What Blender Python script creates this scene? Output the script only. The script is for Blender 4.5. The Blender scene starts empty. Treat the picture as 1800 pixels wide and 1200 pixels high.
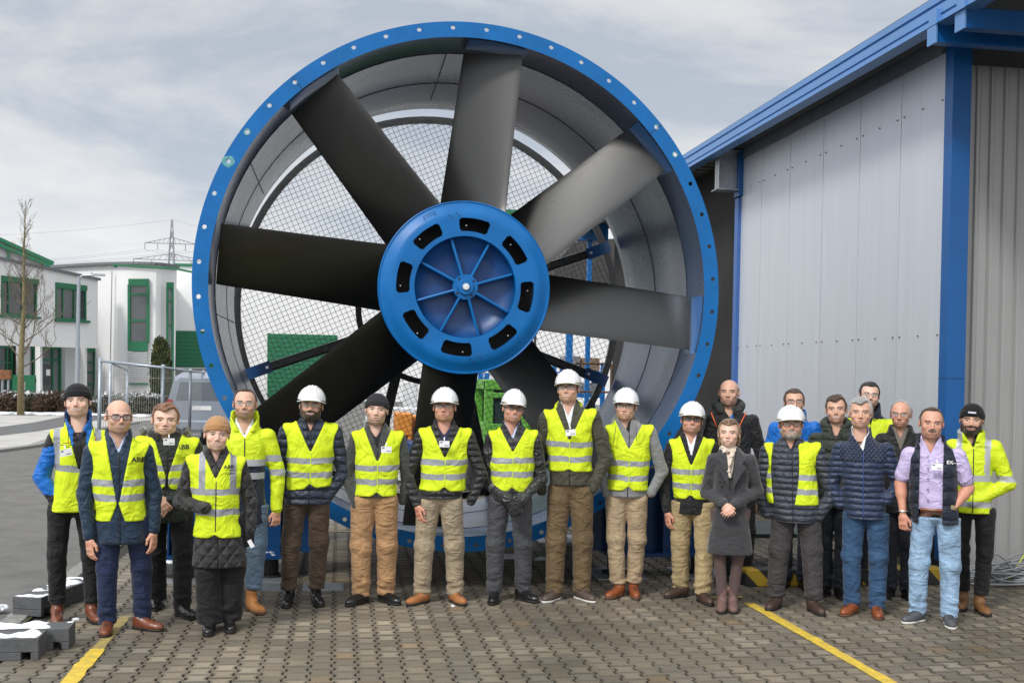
import bpy, math, random
import numpy as np
from mathutils import Vector, Matrix
from mathutils.bvhtree import BVHTree
R = math.radians
PI = math.pi
scene = bpy.context.scene
random.seed(4)
rng = np.random.default_rng(7)

# ---------------------------------------------------------------- camera
CF, CYAW, CPITCH, CROLL = 1945.0, R(8.92), R(-0.45), R(1.14)
CXP, CYP, CH = 900.0, 674.0, 1.95
_f = np.array([math.sin(CYAW) * math.cos(CPITCH), math.cos(CYAW) * math.cos(CPITCH), math.sin(CPITCH)])
_r = np.array([math.cos(CYAW), -math.sin(CYAW), 0.0])
_u = np.cross(_r, _f)
CM = np.array([math.cos(CROLL) * _r + math.sin(CROLL) * _u, -math.sin(CROLL) * _r + math.cos(CROLL) * _u, _f])
CC = np.array([0, 0, CH])
cam_data = bpy.data.cameras.new('camera')
cam = bpy.data.objects.new('camera', cam_data)
scene.collection.objects.link(cam)
scene.camera = cam
cam.matrix_world = Matrix(((CM[0][0], CM[1][0], -CM[2][0], 0), (CM[0][1], CM[1][1], -CM[2][1], 0),
                           (CM[0][2], CM[1][2], -CM[2][2], CH), (0, 0, 0, 1)))
cam_data.sensor_width = 36
cam_data.lens = CF / 1800 * 36
cam_data.shift_y = (CYP - 600) / 1800
cam_data.clip_start = 0.1
cam_data.clip_end = 3000

# ---------------------------------------------------------------- sky
SUN_EL, SUN_AZ = R(44), R(222)     # azimuth clockwise from +Y: behind the camera, to its left
world = bpy.data.worlds.new('World'); scene.world = world
world.use_nodes = True
wn, wl = world.node_tree.nodes, world.node_tree.links
wn.clear()
def N(t, nodes=wn, **k):
    n = nodes.new(t)
    for a, b in k.items(): setattr(n, a, b)
    return n
sky = N('ShaderNodeTexSky', sky_type='NISHITA'); sky.sun_disc = False
sky.sun_elevation = SUN_EL; sky.sun_rotation = SUN_AZ
tc = N('ShaderNodeTexCoord'); sep = N('ShaderNodeSeparateXYZ')
wl.new(tc.outputs['Generated'], sep.inputs[0])
mp = N('ShaderNodeMapping'); mp.inputs['Scale'].default_value = (1.0, 1.0, 3.2); mp.inputs['Location'].default_value = (0.9, 0.35, 0.33)
wl.new(tc.outputs['Generated'], mp.inputs[0])
n1 = N('ShaderNodeTexNoise'); n1.inputs['Scale'].default_value = 2.6; n1.inputs['Detail'].default_value = 7; n1.inputs['Roughness'].default_value = 0.58
n1.inputs['Distortion'].default_value = 0.35
wl.new(mp.outputs[0], n1.inputs['Vector'])
cr = N('ShaderNodeValToRGB')
e = cr.color_ramp.elements
e[0].position = 0.38; e[0].color = (0.54, 0.595, 0.68, 1)
e[1].position = 0.66; e[1].color = (0.93, 0.925, 0.92, 1)
m = e.new(0.49); m.color = (0.74, 0.765, 0.80, 1)
wl.new(n1.outputs['Fac'], cr.inputs[0])
# overcast sky: brighter towards the zenith and towards the veiled sun behind the camera
dotn = N('ShaderNodeVectorMath', operation='DOT_PRODUCT')
sd = (math.sin(SUN_AZ) * math.cos(SUN_EL), math.cos(SUN_AZ) * math.cos(SUN_EL), math.sin(SUN_EL))
dotn.inputs[1].default_value = sd
wl.new(tc.outputs['Generated'], dotn.inputs[0])
g1 = N('ShaderNodeMapRange'); g1.inputs['From Min'].default_value = -0.2; g1.inputs['From Max'].default_value = 1.0
g1.inputs['To Min'].default_value = 0.0; g1.inputs['To Max'].default_value = 0.85
wl.new(dotn.outputs['Value'], g1.inputs[0])
g2 = N('ShaderNodeMapRange'); g2.inputs['From Min'].default_value = 0.32; g2.inputs['From Max'].default_value = 1.0
g2.inputs['To Min'].default_value = 0.96; g2.inputs['To Max'].default_value = 1.9
wl.new(sep.outputs['Z'], g2.inputs[0])
ad = N('ShaderNodeMath', operation='ADD'); wl.new(g1.outputs[0], ad.inputs[0]); wl.new(g2.outputs[0], ad.inputs[1])
bgc = N('ShaderNodeBackground'); wl.new(cr.outputs[0], bgc.inputs['Color']); wl.new(ad.outputs[0], bgc.inputs['Strength'])
bgs = N('ShaderNodeBackground'); wl.new(sky.outputs[0], bgs.inputs['Color']); bgs.inputs['Strength'].default_value = 0.08
g3 = N('ShaderNodeMapRange'); g3.inputs['From Min'].default_value = 0.04; g3.inputs['From Max'].default_value = 0.26; g3.inputs['To Min'].default_value = 0.16; g3.inputs['To Max'].default_value = 0.0
wl.new(sep.outputs['Z'], g3.inputs[0]); ad2 = N('ShaderNodeMath', operation='ADD'); wl.new(ad.outputs[0], ad2.inputs[0]); wl.new(g3.outputs[0], ad2.inputs[1]); wl.new(ad2.outputs[0], bgc.inputs['Strength'])
mx = N('ShaderNodeMixShader'); mx.inputs[0].default_value = 0.9
wl.new(bgs.outputs[0], mx.inputs[1]); wl.new(bgc.outputs[0], mx.inputs[2])
wo = N('ShaderNodeOutputWorld'); wl.new(mx.outputs[0], wo.inputs[0])

sl = bpy.data.lights.new('sun', 'SUN'); sl.energy = 2.3; sl.angle = R(10); sl.color = (1.0, 0.97, 0.92)
so = bpy.data.objects.new('sun', sl); scene.collection.objects.link(so)
so.rotation_euler = Vector(sd).to_track_quat('Z', 'Y').to_euler()
scene.view_settings.view_transform = 'Standard'
scene.view_settings.look = 'None'
scene.view_settings.exposure = 0.0
scene.view_settings.gamma = 1.0

# ---------------------------------------------------------------- measuring: where a sight line meets a plane
def ray(px, py):
    return np.array([(px - CXP) / CF, -(py - CYP) / CF, 1.0]) @ CM
def onG(px, py, z=0.0):
    d = ray(px, py); return CC + d * (z - CH) / d[2]
def onY(px, py, Y):
    d = ray(px, py); return CC + d * Y / d[1]
def onX(px, py, X):
    d = ray(px, py); return CC + d * X / d[0]
def onV(px, py, a, b):            # vertical plane through ground points a, b
    n = np.array([-(b[1] - a[1]), b[0] - a[0], 0.0]); d = ray(px, py)
    return CC + d * (n @ (np.array([a[0], a[1], 0]) - CC)) / (n @ d)

# ---------------------------------------------------------------- object helpers
def tag(o, label=None, cat=None, group=None, kind=None):
    if label: o['label'] = label
    if cat: o['category'] = cat
    if group: o['group'] = group
    if kind: o['kind'] = kind
    return o
def link(o, parent=None):
    scene.collection.objects.link(o)
    if parent is not None: o.parent = parent
    return o
def empty(name, loc, rz=0.0, label=None, cat=None, group=None):
    o = bpy.data.objects.new(name, None); o.location = loc; o.rotation_euler = (0, 0, rz); o.empty_display_size = 0.1
    link(o); return tag(o, label, cat, group)
def mobj(name, V, Fc, mats, parent=None, smooth=False, mi=None, col=None, loc=None):
    me = bpy.data.meshes.new(name)
    V = np.asarray(V, dtype=float)
    me.from_pydata(V.tolist(), [], [tuple(int(i) for i in f) for f in Fc] if not isinstance(Fc, np.ndarray) else Fc.tolist())
    if not isinstance(mats, (list, tuple)): mats = [mats]
    for m_ in mats: me.materials.append(m_)
    if mi is not None: me.polygons.foreach_set('material_index', np.asarray(mi, dtype=np.int32))
    if smooth: me.polygons.foreach_set('use_smooth', np.ones(len(me.polygons), dtype=bool))
    if col is not None:
        a = me.color_attributes.new('Col', 'FLOAT_COLOR', 'POINT')
        c = np.ones((len(V), 4)); c[:, :3] = col
        a.data.foreach_set('color', c.ravel())
    me.update()
    o = bpy.data.objects.new(name, me)
    if loc is not None: o.location = loc
    return link(o, parent)
class MB:
    """collects boxes, prisms and tubes into one mesh"""
    def __init__(s): s.V = []; s.F = []; s.n = 0
    def add(s, V, F):
        V = np.asarray(V, float).reshape(-1, 3); s.V.append(V); s.F += [tuple(i + s.n for i in f) for f in F]; s.n += len(V); return s
    def box(s, c, d, rz=0, M=None):
        x, y, z = np.array(d) / 2
        V = np.array([(i, j, k) for i in (-x, x) for j in (-y, y) for k in (-z, z)])
        if M is not None: V = V @ np.array(M).T
        if rz: V = V @ np.array([[math.cos(rz), math.sin(rz), 0], [-math.sin(rz), math.cos(rz), 0], [0, 0, 1]])
        return s.add(V + np.array(c), [(0, 1, 3, 2), (4, 6, 7, 5), (0, 4, 5, 1), (2, 3, 7, 6), (0, 2, 6, 4), (1, 5, 7, 3)])
    def bb(s, a, b):
        a, b = np.array(a, float), np.array(b, float); return s.box((a + b) / 2, np.abs(b - a))
    def tube(s, pts, r, n=8, cap=True):
        pts = [np.array(p, float) for p in pts]
        rs = r if isinstance(r, (list, tuple)) else [r] * len(pts)
        V = []; up = None
        for i, p in enumerate(pts):
            t = pts[min(i + 1, len(pts) - 1)] - pts[max(i - 1, 0)]; t = t / (np.linalg.norm(t) + 1e-9)
            if up is None:
                up = np.cross(t, [0, 0, 1.0]) if abs(t[2]) < 0.9 else np.cross(t, [1.0, 0, 0])
            up = up - t * (up @ t); up /= np.linalg.norm(up) + 1e-9
            w = np.cross(t, up)
            for k in range(n):
                a = 2 * PI * k / n; V.append(p + rs[i] * (math.cos(a) * up + math.sin(a) * w))
        F = [(i * n + k, i * n + (k + 1) % n, (i + 1) * n + (k + 1) % n, (i + 1) * n + k) for i in range(len(pts) - 1) for k in range(n)]
        if cap: F += [tuple(range(n))[::-1], tuple((len(pts) - 1) * n + k for k in range(n))]
        return s.add(V, F)
    def beam(s, a, b, w, h, up=(0, 0, 1)):
        a, b = np.array(a, float), np.array(b, float); t = b - a; L = np.linalg.norm(t); t /= L
        x = np.cross(t, up); x /= np.linalg.norm(x); z = np.cross(x, t)
        M = np.stack([x, t, z], 1)
        return s.box((a + b) / 2, (w, L, h), M=M)
    def prism(s, poly, a, b, ax=2):
        """polygon (2D) extruded along axis ax from a to b"""
        n = len(poly); V = []
        for t in (a, b):
            for p in poly:
                q = [p[0], p[1]]; q.insert(ax, t); V.append(q)
        return s.add(V, [tuple(range(n))[::-1], tuple(range(n, 2 * n))] + [(i, (i + 1) % n, n + (i + 1) % n, n + i) for i in range(n)])
    def rev(s, prof, c=(0, 0, 0), n=64, ax='y', a0=0, a1=2 * PI, close=False):
        """profile of (radius, along) revolved about axis"""
        full = abs(a1 - a0 - 2 * PI) < 1e-6; m_ = n if full else n + 1; V = []
        for k in range(m_):
            a = a0 + (a1 - a0) * k / n; sa, ca = math.sin(a), math.cos(a)
            for (r_, t) in prof:
                V.append((c[0] + r_ * sa, c[1] + t, c[2] + r_ * ca) if ax == 'y' else (c[0] + r_ * sa, c[1] + r_ * ca, c[2] + t))
        p = len(prof); F = []
        for k in range(n):
            k2 = (k + 1) % m_
            for j in range(p - 1 if not close else p):
                j2 = (j + 1) % p
                F.append((k * p + j, k * p + j2, k2 * p + j2, k2 * p + j))
        return s.add(V, F)
    def build(s, name, mat_, parent=None, smooth=False, loc=None, bevel=0, auto=None):
        if not s.V: return None
        o = mobj(name, np.concatenate(s.V), s.F, mat_, parent, smooth, loc=loc)
        if bevel:
            b_ = o.modifiers.new('bevel', 'BEVEL'); b_.width = bevel; b_.segments = 2; b_.limit_method = 'ANGLE'
        if auto:
            o.data.polygons.foreach_set('use_smooth', np.ones(len(o.data.polygons), dtype=bool))
            o.data.set_sharp_from_angle(angle=R(auto))
        return o

# ---------------------------------------------------------------- materials
MATS = {}
def mat(name, col, rough=0.6, metal=0.0, var=0.12, vs=6.0, bump=0.0, bs=40.0, spec=0.5, coat=0.0, grime=None, stretch=(1, 1, 1)):
    if name in MATS: return MATS[name]
    m_ = bpy.data.materials.new(name); m_.use_nodes = True; MATS[name] = m_
    n, l = m_.node_tree.nodes, m_.node_tree.links
    b = n['Principled BSDF']; b.inputs['Roughness'].default_value = rough; b.inputs['Metallic'].default_value = metal
    b.inputs['Specular IOR Level'].default_value = spec; b.inputs['Coat Weight'].default_value = coat
    t = n.new('ShaderNodeTexCoord'); mp_ = n.new('ShaderNodeMapping'); mp_.inputs['Scale'].default_value = stretch
    l.new(t.outputs['Object'], mp_.inputs[0])
    c = (*col, 1)
    if var:
        nz = n.new('ShaderNodeTexNoise'); nz.inputs['Scale'].default_value = vs; nz.inputs['Detail'].default_value = 6; nz.inputs['Roughness'].default_value = 0.65
        l.new(mp_.outputs[0], nz.inputs['Vector'])
        r_ = n.new('ShaderNodeValToRGB'); r_.color_ramp.elements[0].position = 0.3; r_.color_ramp.elements[1].position = 0.7
        lo = [x * (1 - var) for x in col] if grime is None else grime
        r_.color_ramp.elements[0].color = (*lo, 1); r_.color_ramp.elements[1].color = (*[min(1, x * (1 + var * (0.8 if grime is None else 0.1))) for x in col], 1)
        l.new(nz.outputs['Fac'], r_.inputs[0]); l.new(r_.outputs[0], b.inputs['Base Color'])
        rr = n.new('ShaderNodeMapRange'); rr.inputs['To Min'].default_value = max(0.02, rough - 0.08); rr.inputs['To Max'].default_value = min(1, rough + 0.1)
        l.new(nz.outputs['Fac'], rr.inputs[0]); l.new(rr.outputs[0], b.inputs['Roughness'])
    else: b.inputs['Base Color'].default_value = c
    if bump:
        nb = n.new('ShaderNodeTexNoise'); nb.inputs['Scale'].default_value = bs; nb.inputs['Detail'].default_value = 4
        l.new(mp_.outputs[0], nb.inputs['Vector'])
        bp = n.new('ShaderNodeBump'); bp.inputs['Strength'].default_value = bump; bp.inputs['Distance'].default_value = 0.01
        l.new(nb.outputs['Fac'], bp.inputs['Height']); l.new(bp.outputs[0], b.inputs['Normal'])
    return m_
def mnode(n, l, op, a, b=None, c=None):
    x = n.new('ShaderNodeMath'); x.operation = op
    for i, v in enumerate((a, b, c)):
        if v is None: continue
        if isinstance(v, (int, float)): x.inputs[i].default_value = v
        else: l.new(v, x.inputs[i])
    return x.outputs[0]
def glass(name, col=(0.05, 0.06, 0.065), rough=0.06):
    return mat(name, col, rough, 0.0, var=0.25, vs=0.6, spec=0.8)

BLUE = mat('blue_paint', (0.002, 0.122, 0.37), 0.36, 0.0, var=0.17, vs=3.5, coat=0.0, spec=0.28)
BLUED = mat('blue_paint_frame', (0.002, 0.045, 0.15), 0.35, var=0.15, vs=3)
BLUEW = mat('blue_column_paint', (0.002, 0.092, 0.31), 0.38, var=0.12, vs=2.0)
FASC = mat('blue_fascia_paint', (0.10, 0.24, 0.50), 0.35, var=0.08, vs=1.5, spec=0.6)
BLACK = mat('black_rubber', (0.012, 0.012, 0.012), 0.6, var=0.2)
BLK = mat('black_wrap', (0.012, 0.012, 0.013), 0.28, var=0.2, bump=0.6, bs=18)
STEEL = mat('galvanised_steel', (0.42, 0.44, 0.46), 0.42, 0.7, var=0.15, vs=12)
ZINC = mat('zinc_bolt', (0.75, 0.75, 0.74), 0.3, 0.8, var=0)
GREEN = mat('green_frame_paint', (0.010, 0.135, 0.060), 0.45, var=0.08)
SNOW = mat('snow', (0.80, 0.82, 0.85), 0.7, var=0.06, bump=0.5, bs=30)
# ---------------------------------------------------------------- ground
def attr_mat(name, rough, bump, bs, speck=0.25, spec=0.3):
    m_ = bpy.data.materials.new(name); m_.use_nodes = True
    n, l = m_.node_tree.nodes, m_.node_tree.links; b = n['Principled BSDF']
    b.inputs['Roughness'].default_value = rough; b.inputs['Specular IOR Level'].default_value = spec
    a = n.new('ShaderNodeAttribute'); a.attribute_name = 'Col'
    t = n.new('ShaderNodeTexCoord')
    nz = n.new('ShaderNodeTexNoise'); nz.inputs['Scale'].default_value = bs; nz.inputs['Detail'].default_value = 5; nz.inputs['Roughness'].default_value = 0.7
    l.new(t.outputs['Object'], nz.inputs['Vector'])
    n2 = n.new('ShaderNodeTexNoise'); n2.inputs['Scale'].default_value = 0.9; n2.inputs['Detail'].default_value = 5
    l.new(t.outputs['Object'], n2.inputs['Vector'])
    mr = n.new('ShaderNodeMapRange'); mr.inputs['From Min'].default_value = 0.3; mr.inputs['From Max'].default_value = 0.7
    mr.inputs['To Min'].default_value = 1 - speck; mr.inputs['To Max'].default_value = 1 + speck
    l.new(nz.outputs['Fac'], mr.inputs[0])
    m2 = n.new('ShaderNodeMapRange'); m2.inputs['From Min'].default_value = 0.3; m2.inputs['From Max'].default_value = 0.7
    m2.inputs['To Min'].default_value = 0.66; m2.inputs['To Max'].default_value = 1.22
    l.new(n2.outputs['Fac'], m2.inputs[0])
    mm = mnode(n, l, 'MULTIPLY', mr.outputs[0], m2.outputs[0])
    vm = n.new('ShaderNodeVectorMath'); vm.operation = 'SCALE'; l.new(a.outputs['Color'], vm.inputs[0]); l.new(mm, vm.inputs['Scale'])
    l.new(vm.outputs[0], b.inputs['Base Color'])
    rr = n.new('ShaderNodeMapRange'); rr.inputs['To Min'].default_value = rough - 0.2; rr.inputs['To Max'].default_value = rough + 0.15
    l.new(n2.outputs['Fac'], rr.inputs[0]); l.new(rr.outputs[0], b.inputs['Roughness'])
    bp = n.new('ShaderNodeBump'); bp.inputs['Strength'].default_value = bump; bp.inputs['Distance'].default_value = 0.006
    l.new(nz.outputs['Fac'], bp.inputs['Height']); l.new(bp.outputs[0], b.inputs['Normal'])
    return m_
PAVE = attr_mat('paver_concrete', 0.62, 0.5, 70)
JOINT = mat('joint_sand', (0.022, 0.019, 0.014), 0.95, var=0.5, vs=9, bump=0.4)
ASPH = mat('asphalt', (0.155, 0.148, 0.137), 0.85, var=0.2, vs=2.6, bump=1.0, bs=70, grime=(0.095, 0.091, 0.085))
CONC = mat('old_concrete', (0.40, 0.385, 0.36), 0.85, var=0.22, vs=1.2, bump=0.4, bs=60)
KERB = mat('kerb_granite', (0.23, 0.225, 0.21), 0.8, var=0.3, vs=18, bump=0.5, bs=90)
ASPHB = mat('asphalt_dark', (0.10, 0.10, 0.10), 0.8, var=0.2, vs=1, bump=0.5, bs=120)
YEL = mat('yellow_line_paint', (0.72, 0.50, 0.035), 0.6, var=0.3, vs=14, bump=0.3, bs=90, grime=(0.42, 0.30, 0.06))
YELW = mat('worn_yellow_paint', (0.42, 0.31, 0.08), 0.7, var=0.4, vs=16, bump=0.3, bs=90, grime=(0.20, 0.16, 0.08))

g = MB(); g.bb((-600, -40, -0.10), (600, 1200, -0.035)); tag(g.build('ground', ASPH), kind='structure')
g = MB(); g.bb((-2.36, 2, -0.10), (9, 26, -0.016)); tag(g.build('paving_bed', JOINT), kind='structure')
# interlocking pavers, each a bevelled block with a waisted outline
def paving():
    px, py = 0.1545, 0.165
    a, ga = 0.0115, 0.0045
    V, F, Cc = [], [], []; n0 = 0
    i0, i1 = int(-2.30 / px), int(7.4 / px); j0, j1 = int(5.6 / py), int(19.5 / py)
    for i in range(i0, i1 + 1):
        st = 0.5 * (i % 2)
        for j in range(j0, j1):
            cx, cy = (i + 0.5) * px, (j + 0.5 + st) * py
            if cx > 5.9 and cy > 10.4 and cx > 6.1: continue
            jx, jy = random.gauss(0, .0008), random.gauss(0, .0008)
            hy = py / 2
            ol = [(px / 2 + a, -hy), (px / 2 + a, -hy * .62), (px / 2 - a, -hy * .36), (px / 2 - a, hy * .36), (px / 2 + a, hy * .62), (px / 2 + a, hy)]
            ol = ol + [(-x, y) for x, y in ol[::-1]]
            ring = lambda k: [(cx + jx + (abs(x) - k) * (1 if x > 0 else -1), cy + jy + (abs(y) - k if abs(y) > hy * .9 else abs(y)) * (1 if y > 0 else -1)) for x, y in ol]
            tilt = random.gauss(0, .0008)
            v = [(x, y, -0.02) for x, y in ring(ga * .6)] + [(x, y, -0.004 + tilt) for x, y in ring(ga)] + [(x, y, tilt) for x, y in ring(ga + .006)] + \
                [(cx + (x - cx) * .62, cy + (y - cy) * .62, tilt) for x, y in ring(ga + .006)]
            f = [(n0 + r_ * 12 + k, n0 + r_ * 12 + (k + 1) % 12, n0 + (r_ + 1) * 12 + (k + 1) % 12, n0 + (r_ + 1) * 12 + k) for r_ in range(3) for k in range(12)]
            f.append(tuple(n0 + 36 + k for k in range(12)))
            V += v; F += f; n0 += 48
            tone = 0.86 + 0.18 * random.random(); warm = random.random()
            base = (np.array([0.165, 0.139, 0.103]) if warm > .3 else np.array([0.158, 0.137, 0.106])) * tone
            if random.random() < .012: base = base * np.array([1.15, 1.02, .85])
            # dried centres on part of the yard
            nz = 0.5 + 0.5 * math.sin(cx * 1.9 + 1.3 * math.sin(cy * .9)) * math.cos(cy * 1.4 + cx * .6)
            dry = max(0.0, random.random() * 1.1 - .18) * (.25 + .9 * nz) * (1.0 if cy > 7.0 else .7)
            if cy < 7.5: dry *= .8
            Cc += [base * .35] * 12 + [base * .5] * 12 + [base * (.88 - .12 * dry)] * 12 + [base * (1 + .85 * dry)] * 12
    o = mobj('paving', V, F, PAVE, col=np.array(Cc)); tag(o, kind='structure')
paving()
def strip(name, x0, x1, y0, y1, z, m_, seg=40, wob=.004):
    V, F = [], []
    long_y = (y1 - y0) > (x1 - x0)
    for k in range(seg + 1):
        t = k / seg
        if long_y: V += [(x0 + random.gauss(0, wob), y0 + (y1 - y0) * t, z), (x1 + random.gauss(0, wob), y0 + (y1 - y0) * t, z)]
        else: V += [(x0 + (x1 - x0) * t, y0 + random.gauss(0, wob), z), (x0 + (x1 - x0) * t, y1 + random.gauss(0, wob), z)]
    F = [(2 * k, 2 * k + 1, 2 * k + 3, 2 * k + 2) for k in range(seg)]
    return tag(mobj(name, V, F, m_), kind='structure')
strip('yellow_line', 3.525, 3.625, 5.2, 9.20, .0045, YEL)
strip('yellow_line', 3.20, 3.62, 9.42, 9.50, .0045, YELW)
strip('yellow_line', -1.66, -1.555, 5.2, 7.98, .0045, YEL)
strip('yellow_line', -1.65, -1.57, 7.98, 9.0, .0045, YELW)
strip('yellow_line', -1.3, 1.2, 13.58, 13.68, .0045, YELW)
# kerb along the asphalt, stones 1 m long
kb = MB()
for k in range(24):
    y = 3 + k * 1.0
    kb.bb((-2.50, y + .004, -.06), (-2.345, y + .994, .012 + random.gauss(0, .002)))
tag(kb.build('kerb', KERB, bevel=.008), kind='structure')
MOSS = mat('moss', (0.05, 0.055, 0.012), .95, var=.5, vs=25, bump=.5)
strip('moss_joint', -2.343, -2.318, 5.5, 16, -.002, MOSS, 90, .006)
# far side of the road: pale concrete yard, kerb line, asphalt band
def quadpx(name, pts, z, m_):
    V = [tuple(onG(x, y, z)) for x, y in pts]
    return tag(mobj(name, V, [tuple(range(len(V)))], m_), kind='structure')
quadpx('concrete_yard', [(-60, 722), (-60, 796), (60, 781), (120, 760), (230, 741), (420, 726), (420, 700), (60, 704)], -.03, CONC)
quadpx('asphalt_band', [(-60, 772), (-60, 758), (60, 742), (130, 728), (300, 716), (300, 722), (160, 740), (70, 757)], -.026, ASPHB)
kl = MB(); a_ = onG(-60, 799); b_ = onG(60, 783); c_ = onG(120, 763); d_ = onG(240, 742)
for p, q in ((a_, b_), (b_, c_), (c_, d_)): kl.beam((*p[:2], -.02), (*q[:2], -.02), .25, .10)
tag(kl.build('kerb', KERB), kind='structure')

# ---------------------------------------------------------------- the fan
FX, FY, FZ = 1.119, 10.0, 2.734
fan = empty('industrial_fan', (FX, FY, 0), 0, 'huge blue ring housed fan with eight black blades standing on the yard behind the people', 'fan')
def fmb(): return MB()
oc = (0, 0, FZ)
SHELL = mat('casing_grey_paint', (0.048, 0.082, 0.150), 0.27, 0.50, var=0.15, vs=.8, spec=0.55)
def flange(R0, R1, y0, y1, nb, rb, hr, ph, name, m_):
    V, F = [], []
    step = 2 * PI / nb
    for k in range(nb):
        ac = ph + k * step
        def pt(u, v): # u angle offset, v radius
            return (v * math.sin(ac + u), v * math.cos(ac + u) + FZ)
        # outer loop of the cell sampled by 16 directions
        h = step / 2; ou = [(-h, R1), (-h * .5, R1), (0, R1), (h * .5, R1), (h, R1), (h, (R0 + R1) / 2), (h, R0), (h * .5, R0), (0, R0), (-h * .5, R0), (-h, R0), (-h, (R0 + R1) / 2)]
        n = 12; b0 = len(V)
        rbm = rb
        hol = []
        for q in range(n):
            u, v = ou[q]; dx, dy = u * rbm, v - rbm; L = math.hypot(dx, dy); hol.append((hr * dx / L / rbm, rbm + hr * dy / L))
        # use evenly spread hole angles in matching order
        for y in (y0, y1):
            for u, v in ou: x, z = pt(u, v); V.append((x, y, z))
            for u, v in hol: x, z = pt(u, v); V.append((x, y, z))
        for q in range(n):
            q2 = (q + 1) % n
            F.append((b0 + q, b0 + q2, b0 + n + q2, b0 + n + q))
            F.append((b0 + 2 * n + q2, b0 + 2 * n + q, b0 + 3 * n + q, b0 + 3 * n + q2))
            F.append((b0 + n + q, b0 + n + q2, b0 + 3 * n + q2, b0 + 3 * n + q))
            if q in (0, 1, 2, 3, 6, 7, 8, 9): F.append((b0 + q2, b0 + q, b0 + 2 * n + q, b0 + 2 * n + q2))
    return mobj(name, V, F, m_, fan)
flange(2.262, 2.402, 0, .016, 48, 2.348, .021, R(-3.75), 'front_flange', BLUE)
s = MB().rev([(2.262, .002), (2.262, .50), (2.258, .51), (2.258, .53), (2.262, .54), (2.263, 1.6), (2.270, 2.4), (2.30, 2.85), (2.36, 3.2), (2.375, 3.2), (2.315, 2.84), (2.285, 2.4), (2.278, .016), (2.262, .002)], oc, 144)
s.build('casing', SHELL, fan, smooth=True)
s = MB().rev([(2.279, 1.55), (2.36, 1.55), (2.36, 1.57), (2.279, 1.57)], oc, 96, close=True)
s.rev([(2.286, 2.55), (2.38, 2.55), (2.38, 2.57), (2.292, 2.57)], oc, 96, close=True)
for k in range(16):
    a = 2 * PI * k / 16 + .1
    s.beam((2.33 * math.sin(a), .02, FZ + 2.33 * math.cos(a)), (2.33 * math.sin(a), 1.55, FZ + 2.33 * math.cos(a)), .012, .09, up=(math.sin(a), 0, math.cos(a)))
s.build('outer_stiffener', BLUED, fan)
s = MB()     # split joints of the ring and lap seams inside
for a in (49, -41, 160, -130):
    a = R(a); s.beam((2.264 * math.sin(a), -.001, FZ + 2.264 * math.cos(a)), (2.402 * math.sin(a), -.001, FZ + 2.402 * math.cos(a)), .004, .004, up=(0, 1, 0))
s.rev([(2.2555, .512), (2.2555, .520), (2.262, .520), (2.262, .512)], oc, 96, close=True)
for a in (-4, 97, 143, -97, 55, -60, 205):
    a = R(a); s.beam((2.2605 * math.sin(a), .55, FZ + 2.2605 * math.cos(a)), (2.2605 * math.sin(a), 2.4, FZ + 2.2605 * math.cos(a)), .006, .003, up=(math.sin(a), 0, math.cos(a)))
s.rev([(2.259, 1.62), (2.259, 1.628), (2.2628, 1.628), (2.2628, 1.62)], oc, 96, close=True)
s.build('casing_seam', BLACK, fan)
LBL = mat('weld_blue', (0.01, .13, .40), .3, var=.1)
for a in (7, 52, 97, 232, 322):     # reinforcing pads welded inside the mouth where the tips pass
    s = MB(); s.rev([(2.2595, .04), (2.2595, .36), (2.262, .36), (2.262, .04)], oc, 8, a0=R(a - 7), a1=R(a + 7))
    s.build('wear_pad', LBL, fan)
PATCH = mat('primer_patch', (0.10, 0.33, 0.36), .6, var=.4, vs=30)
s = MB()
for (a, rr_, sz) in ((-63.75, 2.348, .055), (-56.25, 2.348, .030), (56.25, 2.348, .030), (48.75, 2.348, .026)):
    a = R(a); c = (rr_ * math.sin(a), -.0025, FZ + rr_ * math.cos(a))
    pts = [(c[0] + sz * (.8 + .35 * random.random()) * math.cos(t), c[2] + sz * (.8 + .35 * random.random()) * math.sin(t)) for t in np.linspace(0, 2 * PI, 14)[:-1]]
    inn = [(c[0] + .022 * math.cos(t), c[2] + .022 * math.sin(t)) for t in np.linspace(0, 2 * PI, 14)[:-1]]
    s = MB(); n = 13; s.add([(x, -.002, z) for x, z in pts] + [(x, -.002, z) for x, z in inn], [(k, (k + 1) % n, n + (k + 1) % n, n + k) for k in range(n)]); s.build('bare_primer_patch', PATCH, fan)

# hub: dished blue cover with eight slots, ribs, boss
HR = .787
hubo = MB()
nseg = 288; phs = R(7)
def slot_hit(a, half):
    d = (a - phs + PI / 8) % (PI / 4) - PI / 8
    return abs(d) < half
V, F = [], []
def ringv(r_, y): 
    b0 = len(V)
    for k in range(nseg):
        a = phs + 2 * PI * k / nseg; V.append((r_ * math.sin(a), y, FZ + r_ * math.cos(a)))
    return b0
rings = [(HR, .10), (HR, .012), (HR - .003, .003), (HR - .010, 0), (HR - .018, .006), (.745, .0), (.70, -.035), (.66, -.05), (.625, -.052), (.61, -.052), (.52, -.052), (.505, -.052), (.462, -.052), (.459, -.048), (.459, .02)]
bs_ = [ringv(r_, y + .0) for r_, y in rings]
for j in range(len(rings) - 1):
    half = 0
    if j == 9: half = 8.4
    for k in range(nseg):
        k2 = (k + 1) % nseg
        d = ((k + .5) * 1.25 + 22.5) % 45 - 22.5
        hw = {8: 8.7, 9: 8.1, 10: 0}.get(j, 0)
        if j == 8 and abs(d) < 12.0: continue
        if j == 9 and abs(d) < 13.2: continue
        if j == 10 and abs(d) < 12.0: continue
        F.append((bs_[j] + k, bs_[j] + k2, bs_[j + 1] + k2, bs_[j + 1] + k))
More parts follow.
